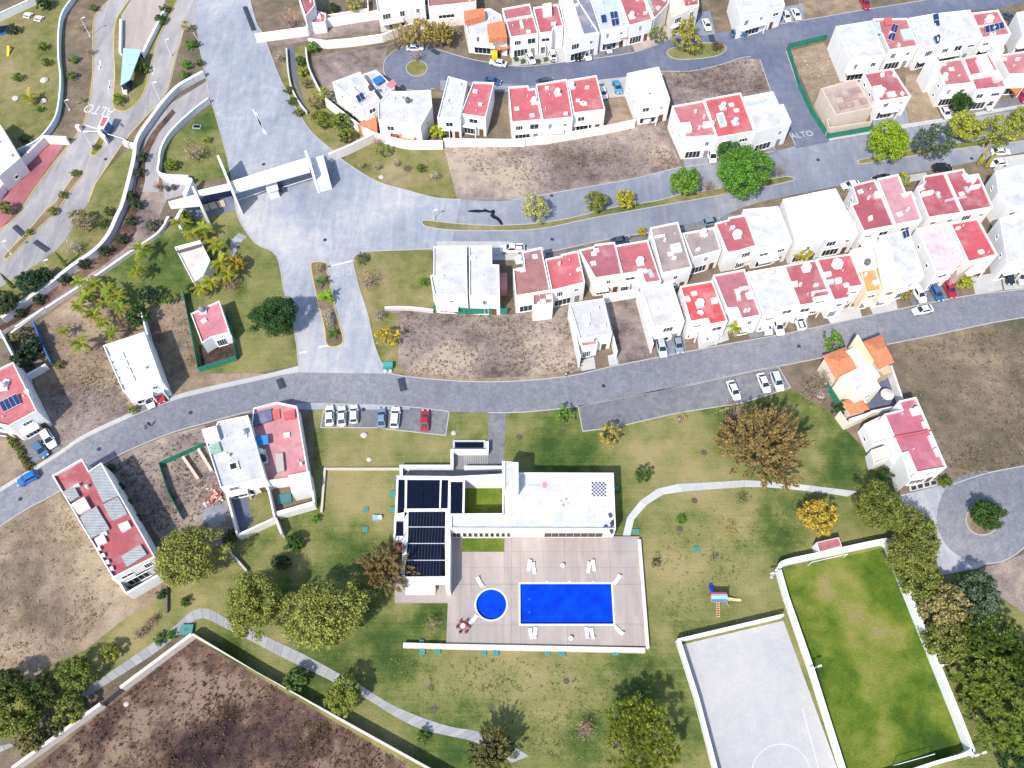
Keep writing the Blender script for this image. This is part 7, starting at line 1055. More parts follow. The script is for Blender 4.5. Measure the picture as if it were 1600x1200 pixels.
weeds(T('11', 850, 710, 1480, 725, 1860, 660, 1920, 1040, 1200, 1105, 900, 1080), 2600, (0.20, 0.15, 0.11), 'dry brown weeds over the wide bare lot'); weeds(T('03', 200, 1190, 1135, 460, 2500, 1260), 5200, (0.13, 0.09, 0.055), 'brown dry brush inside the dark walled lot', 0.6); weeds(Q(1400, 545, 1640, 500, 1640, 715, 1500, 750, 1445, 690), 3600, (0.19, 0.16, 0.09), 'dry scrub on the lot right of the villa', 0.5); weeds(T('20', -380, 870, 200, 850, 880, 710, 980, 980, 0, 1165), 2600, (0.2, 0.15, 0.11), 'dry weeds on the field above the street'); weeds(T('02', -40, 870, 350, 650, 720, 1190, 500, 1500, -40, 1780), 1800, (0.30, 0.23, 0.15), 'dry weeds on the tan lot at lower left'); weeds(T('02', 640, 480, 1190, 250, 1370, 880, 930, 890), 1800, (0.17, 0.13, 0.10), 'dry weeds around the dug plot'); weeds(T('01', 240, 780, 800, 730, 1080, 650, 1170, 1060, 500, 1430, 330, 1540), 2600, (0.24, 0.18, 0.10), 'dry weeds on the lot around the white corrugated house'); weeds(T('20', 880, 430, 1440, 350, 1510, 530, 930, 610), 1500, (0.19, 0.14, 0.11), 'dry weeds on the corner lot of the upper street'); weeds(T('30', 210, 310, 400, 260, 540, 450, 420, 780, 370, 690), 900, (0.42, 0.36, 0.31), 'pale rubble and dry weeds inside the green construction screen', 0.4); weeds(Q(1040, 830, 1080, 790, 1330, 800, 1210, 860, 1050, 990, 1020, 880), 1100, (0.16, 0.17, 0.05), 'rough grass tufts on the park lawn', 0.22); weeds(Q(560, 1030, 1040, 1030, 1100, 1190, 850, 1190, 640, 1090), 1800, (0.15, 0.17, 0.05), 'rough grass tufts below the pool deck', 0.2)
# ================================================================== VEHICLES
def car_parts(kind):
    # x forward, origin on the ground; returns [(name, mesh, material, parent name)]
    S = dict(sedan=(4.5, 0.89, 0.92, 1.45, (-1.75, -1.0, 0.35, 1.15)), hatch=(4.0, 0.86, 0.95, 1.5, (-1.9, -1.45, 0.3, 1.05)), suv=(4.6, 0.93, 1.08, 1.72, (-2.15, -1.75, 0.35, 1.15)), pickup=(5.3, 0.94, 1.06, 1.75, (-0.75, -0.55, 0.65, 1.35)), van=(4.9, 0.95, 1.15, 2.0, (-2.35, -2.2, 1.0, 1.75)))[kind]
    L, W, zb, zt, (xr0, xr1, xf1, xf0) = S; h = L / 2; m = MB()
    st = [(-h, 0.80, 0.45, 0.72), (-h + 0.12, 0.92, 0.30, zb - 0.06), (-h + 0.6, 1.0, 0.24, zb), (xr0 + 0.2, 1.0, 0.22, zb), (xf0 - 0.1, 1.0, 0.22, zb), (h - 0.75, 0.98, 0.24, zb - 0.12), (h - 0.2, 0.88, 0.28, zb - 0.24), (h, 0.72, 0.42, 0.62)]
    ring = []
    for x, wf, z0, z1 in st:
        w_ = W * wf; ring.append([(x, -w_ * 0.93, z0), (x, -w_, z0 + 0.2), (x, -w_, z0 + (z1 - z0) * 0.7), (x, -w_ * 0.88, z1), (x, 0, z1 + 0.035), (x, w_ * 0.88, z1), (x, w_, z0 + (z1 - z0) * 0.7), (x, w_, z0 + 0.2), (x, w_ * 0.93, z0)])
    n = 9; vs = [p for r in ring for p in r]; fs = [(i * n + j, i * n + j + 1, (i + 1) * n + j + 1, (i + 1) * n + j) for i in range(len(ring) - 1) for j in range(n - 1)] + [tuple(range(n - 1, -1, -1)), tuple((len(ring) - 1) * n + j for j in range(n))] + [(i * n + n - 1, i * n, (i + 1) * n, (i + 1) * n + n - 1) for i in range(len(ring) - 1)]
    m.add(vs, fs)
    bw, tw = W * 0.86, W * 0.68
    lo = [(xr0, -bw, zb - .02), (xf0, -bw, zb - .02), (xf0, bw, zb - .02), (xr0, bw, zb - .02)]; hi = [(xr1, -tw, zt - .05), (xf1, -tw, zt - .05), (xf1, tw, zt - .05), (xr1, tw, zt - .05)]; tp = [(xr1 + .15, -tw * .8, zt), (xf1 - .15, -tw * .8, zt), (xf1 - .15, tw * .8, zt), (xr1 + .15, tw * .8, zt)]
    m.add(lo + hi + tp, [(i, (i + 1) % 4, 4 + (i + 1) % 4, 4 + i) for i in range(4)] + [(4 + i, 4 + (i + 1) % 4, 8 + (i + 1) % 4, 8 + i) for i in range(4)] + [(8, 9, 10, 11)])
    out = []
    if kind == 'pickup':
        b = MB(); b.add([(-h + .12, -W * .8, zb + .02), (xr0 - .1, -W * .8, zb + .02), (xr0 - .1, W * .8, zb + .02), (-h + .12, W * .8, zb + .02)], [(0, 1, 2, 3)]); 
        for q in (((-h + .3, -W * .9), (xr0 - .1, -W * .9)), ((-h + .3, W * .9), (xr0 - .1, W * .9)), ((-h + .08, -W * .85), (-h + .08, W * .85))): ribbon(m, [Vector((*q[0], 0)), Vector((*q[1], 0))], 0.12, zb - .1, zb + .28)
        out.append(('cargo_bed', b.mesh('cargo_bed'), 'dark_steel'))
    out.insert(0, ('body', m.mesh('body'), 'car_paint'))
    V_ = lambda p: Vector(p)
    def pane(a, b, c, d, nrm, ins=0.10):
        a, b, c, d = map(V_, (a, b, c, d)); cen = (a + b + c + d) / 4; return [p.lerp(cen, ins) + Vector(nrm) * 0.02 for p in (a, b, c, d)]
    g = MB(); g.add(pane(lo[1], lo[2], hi[2], hi[1], (0.6, 0, 0.8)), [(0, 1, 2, 3)]); out.append(('windshield', g.mesh('windshield'), 'glass'))
    g = MB(); g.add(pane(lo[3], lo[0], hi[0], hi[3], (-0.6, 0, 0.8)), [(0, 1, 2, 3)]); out.append(('rear_window', g.mesh('rear_window'), 'glass'))
    for i, j, s in ((0, 1, -1), (2, 3, 1)): g = MB(); g.add(pane(lo[i], lo[j], hi[j], hi[i], (0, s * 0.9, 0.3), 0.13), [(0, 1, 2, 3)]); out.append(('side_window', g.mesh('side_window'), 'glass'))
    for s in (-1, 1):
        g = MB(); g.box((h - 0.06, s * W * 0.55, 0.56), (1, 0), 0.16, 0.32, 0.14); out.append(('headlight', g.mesh('headlight'), 'lamp_white')); g = MB(); g.box((-h + 0.05, s * W * 0.6, 0.66), (1, 0), 0.14, 0.3, 0.16); out.append(('tail_light', g.mesh('tail_light'), 'lamp_red')); g = MB(); g.box((xf0 - 0.35, s * (W + 0.07), zb - 0.03), (1, 0), 0.12, 0.2, 0.14); out.append(('mirror', g.mesh('mirror'), 'car_paint'))
    wh = MB()
    def wheel_mesh(r, wd, nm):
        q = MB(); a = [(r * math.cos(6.283 * i / 14), wd / 2, r * math.sin(6.283 * i / 14)) for i in range(14)]; b = [(x, -y, z) for x, y, z in a]; q.add(a + b, [tuple(range(14)), tuple(range(27, 13, -1))] + [(i, 14 + i, 14 + (i + 1) % 14, (i + 1) % 14) for i in range(14)]); return q.mesh(nm)
    out.append(('wheel', wheel_mesh(0.33, 0.22, 'wheel'), 'rubber')); out.append(('rim', wheel_mesh(0.2, 0.24, 'rim'), 'metal'))
    return out, (h, W)
CARS = {k_: car_parts(k_) for k_ in ('sedan', 'hatch', 'suv', 'pickup', 'van')}
def car(kind, x0, y0, x1, y1, col, label, group=None, z=0.05):
    a, b = P(x0, y0, 0.6), P(x1, y1, 0.6); d = b - a; c = (a + b) / 2; parts, (h, W) = CARS[kind]; c.z = z
    t = thing('car' if kind != 'pickup' else 'pickup_truck', label, 'car' if kind != 'pickup' else 'pickup', c, group, math.atan2(d.y, d.x)); WL[t.name] = Vector((0, 0, 0))
    me_ = {}
    for nm, me, mat in parts:
        if nm in ('wheel', 'rim'): me_[nm] = (me, mat); continue
        link(nm, me, mat, t, col)
    for sx in (-1, 1):
        for sy in (-1, 1):
            w_ = link('wheel', *me_['wheel'], t); w_.location = (sx * h * 0.62, sy * (W - 0.08), 0.33); link('rim', *me_['rim'], w_)
    return t
CW = (0.78, 0.78, 0.78); CS = (0.42, 0.45, 0.48); CB = (0.015, 0.015, 0.02); CD = (0.05, 0.06, 0.09); CR_ = (0.34, 0.015, 0.03); CBL = (0.01, 0.13, 0.55); CLB = (0.16, 0.24, 0.32)
GP = 'cars in the left parking bay'; GE = 'cars in the right parking bay'; GH = 'cars parked at the houses'; GR_ = 'cars on the streets'
for a in (('sedan', 515, 665, 515, 635, CW, 'leftmost white car in the left parking bay', GP), ('sedan', 534, 666, 534, 636, (0.6, 0.63, 0.65), 'second white car in the left parking bay', GP), ('hatch', 553, 661, 553, 634, CW, 'third white car in the left parking bay', GP), ('sedan', 596, 668, 596, 639, CLB, 'blue grey car in the middle of the left parking bay', GP), ('suv', 616, 668, 619, 637, CW, 'white car with black roof glass in the left parking bay', GP), ('sedan', 663.5, 673, 664.5, 641, CR_, 'red car alone at the right of the left parking bay', GP),
    ('sedan', 1141, 597, 1152, 623, CW, 'leftmost white car in the right parking bay', GE), ('sedan', 1188, 585, 1199, 612, CW, 'middle white car in the right parking bay', GE), ('suv', 1209, 583, 1219, 609, (0.5, 0.56, 0.64), 'pale blue covered car in the right parking bay', GE),
    ('sedan', 1458, 481, 1425, 488, CW, 'white car standing on the street below the lower row', GR_), ('suv', 1428, 447, 1443, 472, CW, 'white tall car in the drive above the street car', GH), ('hatch', 1458, 449, 1469, 468, (0.02, 0.09, 0.25), 'blue car beside the red car in the lower row drive', GH), ('suv', 1477, 439, 1490, 465, (0.33, 0.01, 0.03), 'dark red car beside the lime bush', GH), ('sedan', 1573, 419, 1580, 444, CB, 'black car in the drive at the right end of the lower row', GH), ('suv', 1590, 418, 1599, 446, (0.45, 0.43, 0.42), 'grey off road car at the right edge', GH),
    ('suv', 1030, 530, 1037, 557, CS, 'silver car in the drive of the mottled grey roofed house', GH), ('sedan', 1056, 524, 1063, 551, (0.20, 0.24, 0.27), 'dark grey car in the drive of the mottled grey roofed house', GH), ('sedan', 1194, 499, 1201, 519, CW, 'left white car below the plain white roofed house', GH), ('suv', 1212, 499, 1219, 520, CW, 'right white car below the plain white roofed house', GH), ('pickup', 1252, 511, 1244, 488, CW, 'white pickup with dark bed in the lower row drive', GH),
    ('pickup', 817, 389, 784, 389, CW, 'white pickup right of the white double house', GR_), ('sedan', 957, 378, 981, 374, CD, 'dark blue car in front of the upper row', GH), ('hatch', 1104, 348, 1119, 345, CLB, 'blue car behind the lower grey brown roof', GH), ('sedan', 1547, 237, 1579, 237, CW, 'white car on the lane above the yellow cypresses', GR_), ('sedan', 1573, 253, 1546, 257, CW, 'white car beside the yellow cypresses', GR_), ('suv', 1456, 263, 1488, 262, CB, 'black car on the lane above the dark red pair', GR_), ('sedan', 1340, 287, 1318, 291, CW, 'white car behind the stained white pair', GH), ('sedan', 1388, 277, 1366, 281, CB, 'black car half hidden behind the pink roof', GH),
    ('sedan', 1472, 167, 1482, 185, CW, 'white car next to the tall white side wall', GH), ('suv', 1536, 155, 1546, 170, CS, 'silver car below the checkered roof house', GH), ('suv', 1594, 142, 1601, 157, (0.33, 0.01, 0.04), 'dark red car at the right edge by the orange awning', GH), ('sedan', 1194, 22, 1201, 40, CW, 'leftmost of three white cars at the top street', GH), ('sedan', 1224, 16, 1233, 35, CW, 'middle of three white cars at the top street', GH), ('sedan', 1239, 13, 1249, 32, CW, 'rightmost of three white cars at the top street', GH), ('suv', 1347, -4, 1356, 15, (0.33, 0.01, 0.03), 'dark red car at the top edge of the top street', GR_), ('sedan', 1567, 22, 1582, 30, CD, 'dark car beside the red roofed house at top right', GH),
    ('sedan', 824, 80, 834, 101, CW, 'left white car in the northern row drives', GH), ('hatch', 860, 77, 868, 99, CW, 'second white car in the northern row drives', GH), ('sedan', 895, 78, 906, 94, CB, 'black car in the northern row carport', GH), ('sedan', 913, 75, 921, 95, CW, 'white car next to the black one in the northern row', GH), ('hatch', 946, 66, 954, 84, CS, 'silver car in the northern row carport', GH), ('suv', 1144, 54, 1166, 51, (0.05, 0.13, 0.24), 'blue car on the top street at the junction', GR_), ('sedan', 1100, 28, 1109, 50, CW, 'white car right of the cream house', GH), ('sedan', 1051, 31, 1054, 51, CW, 'white car behind the yellow island tree', GH),
    ('sedan', 960, 125, 969, 147, (0.06, 0.26, 0.42), 'bright blue car left of the white cube house', GH), ('hatch', 939, 136, 946, 155, CW, 'white car right of the three red roofed houses', GH), ('sedan', 842, 129, 862, 125, CD, 'dark car behind the three red roofed houses', GH), ('sedan', 791, 101, 766, 96, CW, 'white car on the upper street at the orange roofed house', GR_), ('sedan', 758, 125, 781, 129, (0.03, 0.08, 0.22), 'dark blue car behind the white and red house', GR_), ('sedan', 635, 75, 661, 75, (0.62, 0.64, 0.7), 'silver car at the top of the turning circle', GR_), ('van', 1109, 232, 1114, 252, CW, 'white van left of the biggest median tree', GH),
    ('hatch', 60, 739, 27, 756, CBL, 'bright blue car on the lower left street', GR_), ('suv', 68, 673, 84, 699, CW, 'white car in the drive at the left edge', GH), ('hatch', 57, 694, 70, 711, (0.06, 0.14, 0.26), 'dark blue car in the drive at the left edge', GH), ('hatch', 228, 615, 237, 636, CW, 'white car in the drive of the white corrugated house', GH), ('suv', 243, 604, 252, 627, CR_, 'red car in the drive of the white corrugated house', GH)):
    car(*a)
# ================================================================== POOL FURNITURE, PLAY TOWER, PEOPLE, BOXES
def lounger_mesh():
    m = MB(); m.add([(-0.95, -.3, .30), (.35, -.3, .30), (.35, .3, .30), (-.95, .3, .30), (-0.95, -.3, .24), (.35, -.3, .24), (.35, .3, .24), (-.95, .3, .24)], [(0, 1, 2, 3), (7, 6, 5, 4), (0, 4, 5, 1), (1, 5, 6, 2), (2, 6, 7, 3), (3, 7, 4, 0)]); s = m.mesh('seat')
    m = MB(); m.add([(.36, -.3, .31), (.95, -.3, .68), (.95, .3, .68), (.36, .3, .31), (.38, -.3, .25), (.98, -.3, .62), (.98, .3, .62), (.38, .3, .25)], [(0, 1, 2, 3), (7, 6, 5, 4), (0, 4, 5, 1), (1, 5, 6, 2), (2, 6, 7, 3), (3, 7, 4, 0)]); b = m.mesh('backrest')
    m = MB(); m.box((0, 0, 0), (1, 0), 0.07, 0.07, 0.24); return s, b, m.mesh('leg')
LS_, LB_, LL_ = lounger_mesh()
def lounger(px, py, a, label):
    p = P(px, py, DZ + 0.3); p.z = DZ + 0.001; t = thing('sun_lounger', label, 'lounger', p, 'white loungers round the pools', math.radians(a)); col = (0.82, 0.82, 0.82)
    link('seat', LS_, 'plastic', t, col); link('backrest', LB_, 'plastic', t, col)
    for x in (-.85, .25):
        for y in (-.25, .25): link('leg', LL_, 'plastic', t, col, (x, y, 0))
for a in ((827, 884, 80, 'left of the upper left pair of white loungers'), (834, 888, 100, 'right of the upper left pair of white loungers'), (920, 887, 82, 'left of the upper right pair of white loungers'), (927.5, 884, 98, 'right of the upper right pair of white loungers'), (964, 906, 52, 'white lounger at the top right pool corner'), (967, 985, -45, 'white lounger at the bottom right pool corner'), (829, 990, -85, 'left of the lower left pair of white loungers'), (836, 989, -98, 'right of the lower left pair of white loungers'), (917, 989, -88, 'left of the lower right pair of white loungers'), (925, 990, -80, 'right of the lower right pair of white loungers'), (750, 910, 122, 'white lounger above the round pool'), (740, 968, 232, 'white lounger below left of the round pool')): lounger(*a)
def ptable(px, py, r, label, col=(0.82, 0.82, 0.82)):
    p = P(px, py, DZ + 0.7); p.z = DZ; t = thing('side_table', label, 'table', p, 'small round white tables by the pool'); m = MB(); m.lathe(p, [(r * .5, 0), (r * .5, 0.04), (0.05, 0.06), (0.05, 0.62)], 10); m.build('pedestal', 'plastic', t, col); m = MB(); m.lathe(p, [(r, 0.62), (r, 0.66), (r * .9, 0.68)], 12); m.build('table_top', 'plastic', t, col)
for a in ((879, 883, 0.38, 'small white table above the pool between the loungers'), (892, 997, 0.38, 'small white table below the pool')): ptable(*a)
for px, py, lb in ((855, 909.5, 'left white skimmer lid on the upper pool edge'), (890, 909.5, 'middle white skimmer lid on the upper pool edge'), (927, 910, 'right white skimmer lid on the upper pool edge')):
    p = P(px, py, DZ); m = MB(); m.lathe(p + Vector((0, 0, .002)), [(0.2, 0), (0.2, 0.04), (0.08, 0.06)], 10); tag(m.build('skimmer_lid', 'plastic', None, (0.8, 0.82, 0.85)), lb, 'lid', 'skimmer lids')
p = P(724, 980, DZ); t = thing('picnic_table', 'round wine red picnic table with white cloth by the round pool', 'table', p); m = MB(); m.lathe(p, [(0.3, 0), (0.08, 0.1), (0.08, 0.68), (0.62, 0.70), (0.62, 0.75)], 12); m.build('table_top', 'plain', t, (0.30, 0.10, 0.11))
m = MB(); m.lathe(p + Vector((-.05, .05, 0)), [(0.42, 0.752), (0.40, 0.765)], 9); m.build('cloth', 'fabric', t, (0.8, 0.78, 0.76))
for i in range(6):
    a = 6.283 * i / 6; c = p + Vector((math.cos(a), math.sin(a), 0)) * 0.95; m = MB(); m.box(c, (math.cos(a), math.sin(a)), 0.4, 0.42, 0.42); m.box(c + Vector((math.cos(a), math.sin(a), 0)) * .2, (math.cos(a), math.sin(a)), 0.06, 0.42, 0.8); m.build('seat', 'plain', t, (0.22, 0.06, 0.08))
# play tower
zy = lambda *a: Z(1090, 900, 15.0, *a)
p = P(*zy(500, 560)[0]); t = thing('play_tower', 'wooden play tower with striped roof, blue tube slide and ladder', 'play tower', p)
A, B = P(*zy(330, 480)[0], 2.6), P(*zy(690, 480)[0], 2.6); dx = (B - A); L = dx.length; dx.normalize(); c0 = (A + B) / 2; c0.z = 0
for sx in (-1, 1):
    for sy in (-1, 1): q = c0 + Vector((sx * L * .42, sy * .55, 0)); m = MB(); m.box(q, (1, 0), .1, .1, 2.2); m.build('post', 'plain', t, (0.36, 0.2, 0.1))
m = MB(); m.box(c0 + Vector((0, 0, 1.2)), (1, 0), L * .95, 1.3, 0.1); m.build('platform', 'plain', t, (0.4, 0.24, 0.12))
for i, cl in enumerate(((0.55, 0.10, 0.22), (0.75, 0.7, 0.75), (0.25, 0.5, 0.75), (0.08, 0.16, 0.45))):
    y0, y1 = 0.85 - i * .43, 0.85 - (i + 1) * .43 + .01; zz = lambda y: 2.9 - abs(y) * 0.7; m = MB(); m.add([c0 + Vector((s * L * .52, y, zz(y))) for y in (y0, y1) for s in (-1, 1)], [(0, 2, 3, 1)]); m.build('roof_stripe', 'fabric', t, cl)
m = MB(); m.tube([c0 + Vector((-0.6, .6, 1.5)), c0 + Vector((-.75, 1.1, 1.4)), c0 + Vector((-.8, 1.7, 0.95)), c0 + Vector((-.75, 2.2, 0.4)), c0 + Vector((-.7, 2.6, 0.3))], 0.36, 10); m.build('tube_slide', 'plastic', t, (0.01, 0.05, 0.62))
e = c0 + Vector((L * .5, 0, 0)); m = MB(); m.add([e + Vector((0, -.3, 1.3)), e + Vector((0, .3, 1.3)), e + Vector((2.2, .25, .35)), e + Vector((2.2, -.25, .35)), e + Vector((3.0, -.22, .25)), e + Vector((3.0, .22, .25))], [(0, 3, 2, 1), (3, 4, 5, 2)]); m.build('slide', 'plastic', t, (0.72, 0.55, 0.30))
for s in (-1, 1): m = MB(); m.tube([c0 + Vector((s * .3, -.6, 1.3)), c0 + Vector((s * .25, -3.0, .05))], .05, 5); m.build('ladder_rail', 'plain', t, (0.5, 0.28, 0.14))
for i in range(7): u = (i + .5) / 7; m = MB(); q = c0 + Vector((0, -.6 - 2.4 * u, 1.3 - 1.25 * u)); m.box(q, (1, 0), .62, .12, .06); m.build('rung', 'plain', t, (0.62, 0.40, 0.26))
m = MB(); m.tube([e + Vector((0, -.5, 1.2)), e + Vector((.9, -1.0, .05))], .06, 5); m.build('brace', 'plain', t, (0.6, 0.42, 0.12))
# green utility boxes and drain lids on the lawns
def ubox(px, py, wd, dp, h, label, col=(0.03, 0.19, 0.17), cat='utility box', open_=False):
    p = P(px, py, 0); t = thing('utility_box', label, cat, p, 'green utility boxes on the lawns'); m = MB(); m.box(p, (1, 0.02), wd, dp, h); m.build('box', 'plastic', t, col); m = MB(); m.box(p + Vector((0, 0, h)), (1, 0.02), wd * 1.08, dp * 1.08, 0.06); lid = m.build('lid', 'plastic', t, tuple(min(1, q * 1.05 + .03) for q in col)); m = MB(); m.box(p + Vector((0, 0, h + .06)), (1, 0.02), wd * .35, dp * .2, .03); m.build('handle', 'plastic', t, (0.1, 0.12, 0.12))
for a in ((660, 1019, .8, .9, .25, 'pale teal box first from the left below the deck wall'), (684, 1018, .9, .8, .35, 'dark teal box second from the left below the deck wall'), (756, 1020, .8, .9, .2, 'pale teal box third below the deck wall'), (774, 1021, 1.0, .8, .35, 'dark teal box fourth below the deck wall'), (855, 1021, .8, .8, .2, 'pale teal box fifth below the deck wall'), (877, 1022, 1.1, .8, .35, 'dark teal box sixth below the deck wall'), (961, 1021, 1.1, .7, .35, 'dark teal box at the right below the deck wall'), (659, 1004, .7, .7, .4, 'teal drum shaped box above the deck wall'), (572, 796, .8, .8, .15, 'upper pale teal lid on the tan lawn'), (571, 828, .8, .9, .15, 'lower pale teal lid on the tan lawn'), (613, 772, 1.0, .9, .3, 'upper pale box against the pergola wall'), (613, 797, 1.0, .9, .3, 'lower pale box against the pergola wall'), (962, 764, .9, .7, .3, 'teal box beside the right wall of the hall'), (993, 831, 1.2, .8, .25, 'teal box at the foot of the white path'), (1088, 859, 1.0, .9, .25, 'teal box in the middle of the park lawn'), (293, 985, 2.0, 1.6, .6, 'large blue green box at the corner of the dark lot')): ubox(*a)
p = P(588, 810); t = thing('water_filter', 'blue grey and white filter tank on the tan lawn', 'tank', p); m = MB(); m.box(p, (1, 0), 1.2, .9, .6); m.build('body', 'plastic', t, (0.25, 0.4, 0.5)); m = MB(); m.lathe(p + Vector((.75, .1, 0)), [(.4, 0), (.42, .5), (.3, .75), (.05, .8)], 12); m.build('tank', 'plastic', t, (0.8, 0.82, 0.84))
# waste containers at the junction corner
p = P(607, 574); t = thing('waste_container', 'green waste container with white sacks at the junction corner', 'container', p); m = MB(); m.box(p, (1, .1), 1.9, 1.3, 1.1); m.build('body', 'plastic', t, (0.03, 0.26, 0.2)); m = MB(); m.box(p + Vector((0, .1, 1.1)), (1, .1), 1.95, 1.0, .08); m.build('lid', 'plastic', t, (0.04, 0.32, 0.28))
for s in (-1, 1): m = MB(); m.lathe(p + Vector((s * .5, -1.0, 0)), [(.35, 0), (.42, .3), (.25, .6), (.06, .7)], 8); m.build('sack', 'fabric', t, (0.6, 0.6, 0.6))
# manhole lids
for i, (px, py, w_) in enumerate(((508, 375, 'in the middle of the junction'), (863, 374, 'on the lane right of the white pickup'), (943, 603, 'on the lower street above the bare tree'), (1248, 541, 'on the lower street above the villa'), (568, 640, 'beside the left parking bay'), (298, 645, 'on the curve of the lower street'), (155, 702, 'on the lower street by the long red house'), (32, 780, 'on the lower street at the left'), (412, 257, 'on the avenue above the gate'), (1278, 250, 'at the mouth of the dark side street'), (1518, 248, 'on the lane near the yellow cypresses'), (862, 306, 'on the upper lane by the straw tree'), (1222, 12, 'at the top right drive'), (165, 249, 'on the entrance road below the booth'))):
    p = P(px, py); m = MB(); m.lathe((p.x, p.y, 0.05), [(0.42, 0), (0.42, 0.02), (0.36, 0.022), (0.36, 0.015)], 14); tag(m.build('manhole_cover', 'dark_steel'), 'round dark manhole cover ' + w_, 'manhole', 'manhole covers')
# tree rings and stones on the lawns
def stone(px, py, r, label, col=(0.5, 0.46, 0.42), grp='pale stones'):
    random.seed(int(px * 7 + py)); p = P(px, py); m = MB(); n = 9; R_ = r / scale_at(px, py); prof = [(1, 0), (1.08, .35), (.7, .75), (.2, .9)]
    vs = [p + Vector((math.cos(6.283 * j / n) * q * R_ * random.uniform(.85, 1.12), math.sin(6.283 * j / n) * q * R_ * random.uniform(.85, 1.12), z * R_ * .8)) for q, z in prof for j in range(n)]
    m.add(vs, [(i * n + j, i * n + (j + 1) % n, (i + 1) * n + (j + 1) % n, (i + 1) * n + j) for i in range(3) for j in range(n)] + [tuple(3 * n + j for j in range(n))]); tag(m.build('boulder', 'plain', None, col), label, 'boulder', grp)
for a in ((70, 126, 6, 'pale boulder at the right of the left garden'), (25, 154, 5, 'pale boulder left of the garden palm'), (69, 158, 5, 'pale boulder right of the garden palm'), (569, 680, 5, 'flat pale stone on the lawn below the left parking bay'), (577, 718, 4, 'small white stone above the tan lawn wall'), (709, 677, 4, 'round white stone left of the walkway'), (1282, 618, 6, 'white rubble left of the villa'), (596, 277, 4, 'pale round stone ring on the gate lawn'), (320, 787, 3, 'small white drum beside the red pile'), (198, 1100, 4, 'pale stone inside the dark walled lot by the gap')): stone(*a)
for px, py, lb in ((812, 683, 'dark tree pit on the lawn right of the walkway'), (880, 664, 'brown tree pit under the bright green tree'), (1100, 707, 'dark tree pit left of the golden feathery tree'), (1062, 826, 'dark tree pit below the small green shrub'), (1085, 782, 'grey tree pit below the white path'), (1026, 876, 'tree pit right of the pool deck'), (679, 1108, 'dark tree pit right of the slab path'), (768, 1106, 'tree pit in the lower middle lawn'), (674, 1074, 'tree pit above the slab path'), (885, 1064, 'tree pit below the deck wall right'), (634, 263, 'dark tree pit on the lawn right of the gate')):
    p = P(px, py); m = MB(); R_ = 4.5 / scale_at(px, py); m.lathe((p.x, p.y, 0), [(R_ * 1.1, 0.012), (R_, 0.09), (R_ * .7, 0.06), (R_ * .3, .10)], 12); tag(m.build('tree_pit', 'plain', None, (0.10, 0.075, 0.055)), lb, 'tree pit', 'tree pits')
# heap of red bricks
t = thing('rubble_heap', 'heap of red brick rubble beside the grey roofed house', 'rubble', P(338, 780)); random.seed(5)
m = MB(); q = P(336, 802); m.lathe(q, [(2.4, 0.0), (1.6, .25), (.4, .5), (.05, .52)], 12); m.build('sand_heap', 'plain', t, (0.22, 0.23, 0.26))
for i in range(60):
    q = P(338, 779) + Vector((random.gauss(0, .9), random.gauss(0, .9), 0)); r_ = (q.xy - P(338, 779).xy).length; m = MB(); m.box((q.x, q.y, max(0, .7 - r_ * .35)), (random.uniform(-1, 1), random.uniform(-1, 1)), .45, .3, .22); m.build('brick', 'plain', t, random.choice(((0.35, 0.08, 0.07), (0.5, 0.42, 0.38), (0.42, 0.18, 0.14))))
# goal frames, hoop
def goal(a, b, label):
    p, q = P(*a), P(*b); t = thing('goal_frame', label, 'goal', p, 'goal frames')
    for w_ in (p, q): m = MB(); m.tube([w_, w_ + Vector((0, 0, 2.0))], .05, 6); m.build('post', 'plain', t, (0.8, 0.8, 0.8))
    m = MB(); m.tube([p + Vector((0, 0, 2)), q + Vector((0, 0, 2))], .05, 6); m.build('crossbar', 'plain', t, (0.8, 0.8, 0.8))
goal((1262, 884), (1318, 871), 'white goal frame at the top of the grass field'); goal((1395, 1196), (1452, 1180), 'white goal frame at the bottom of the grass field')
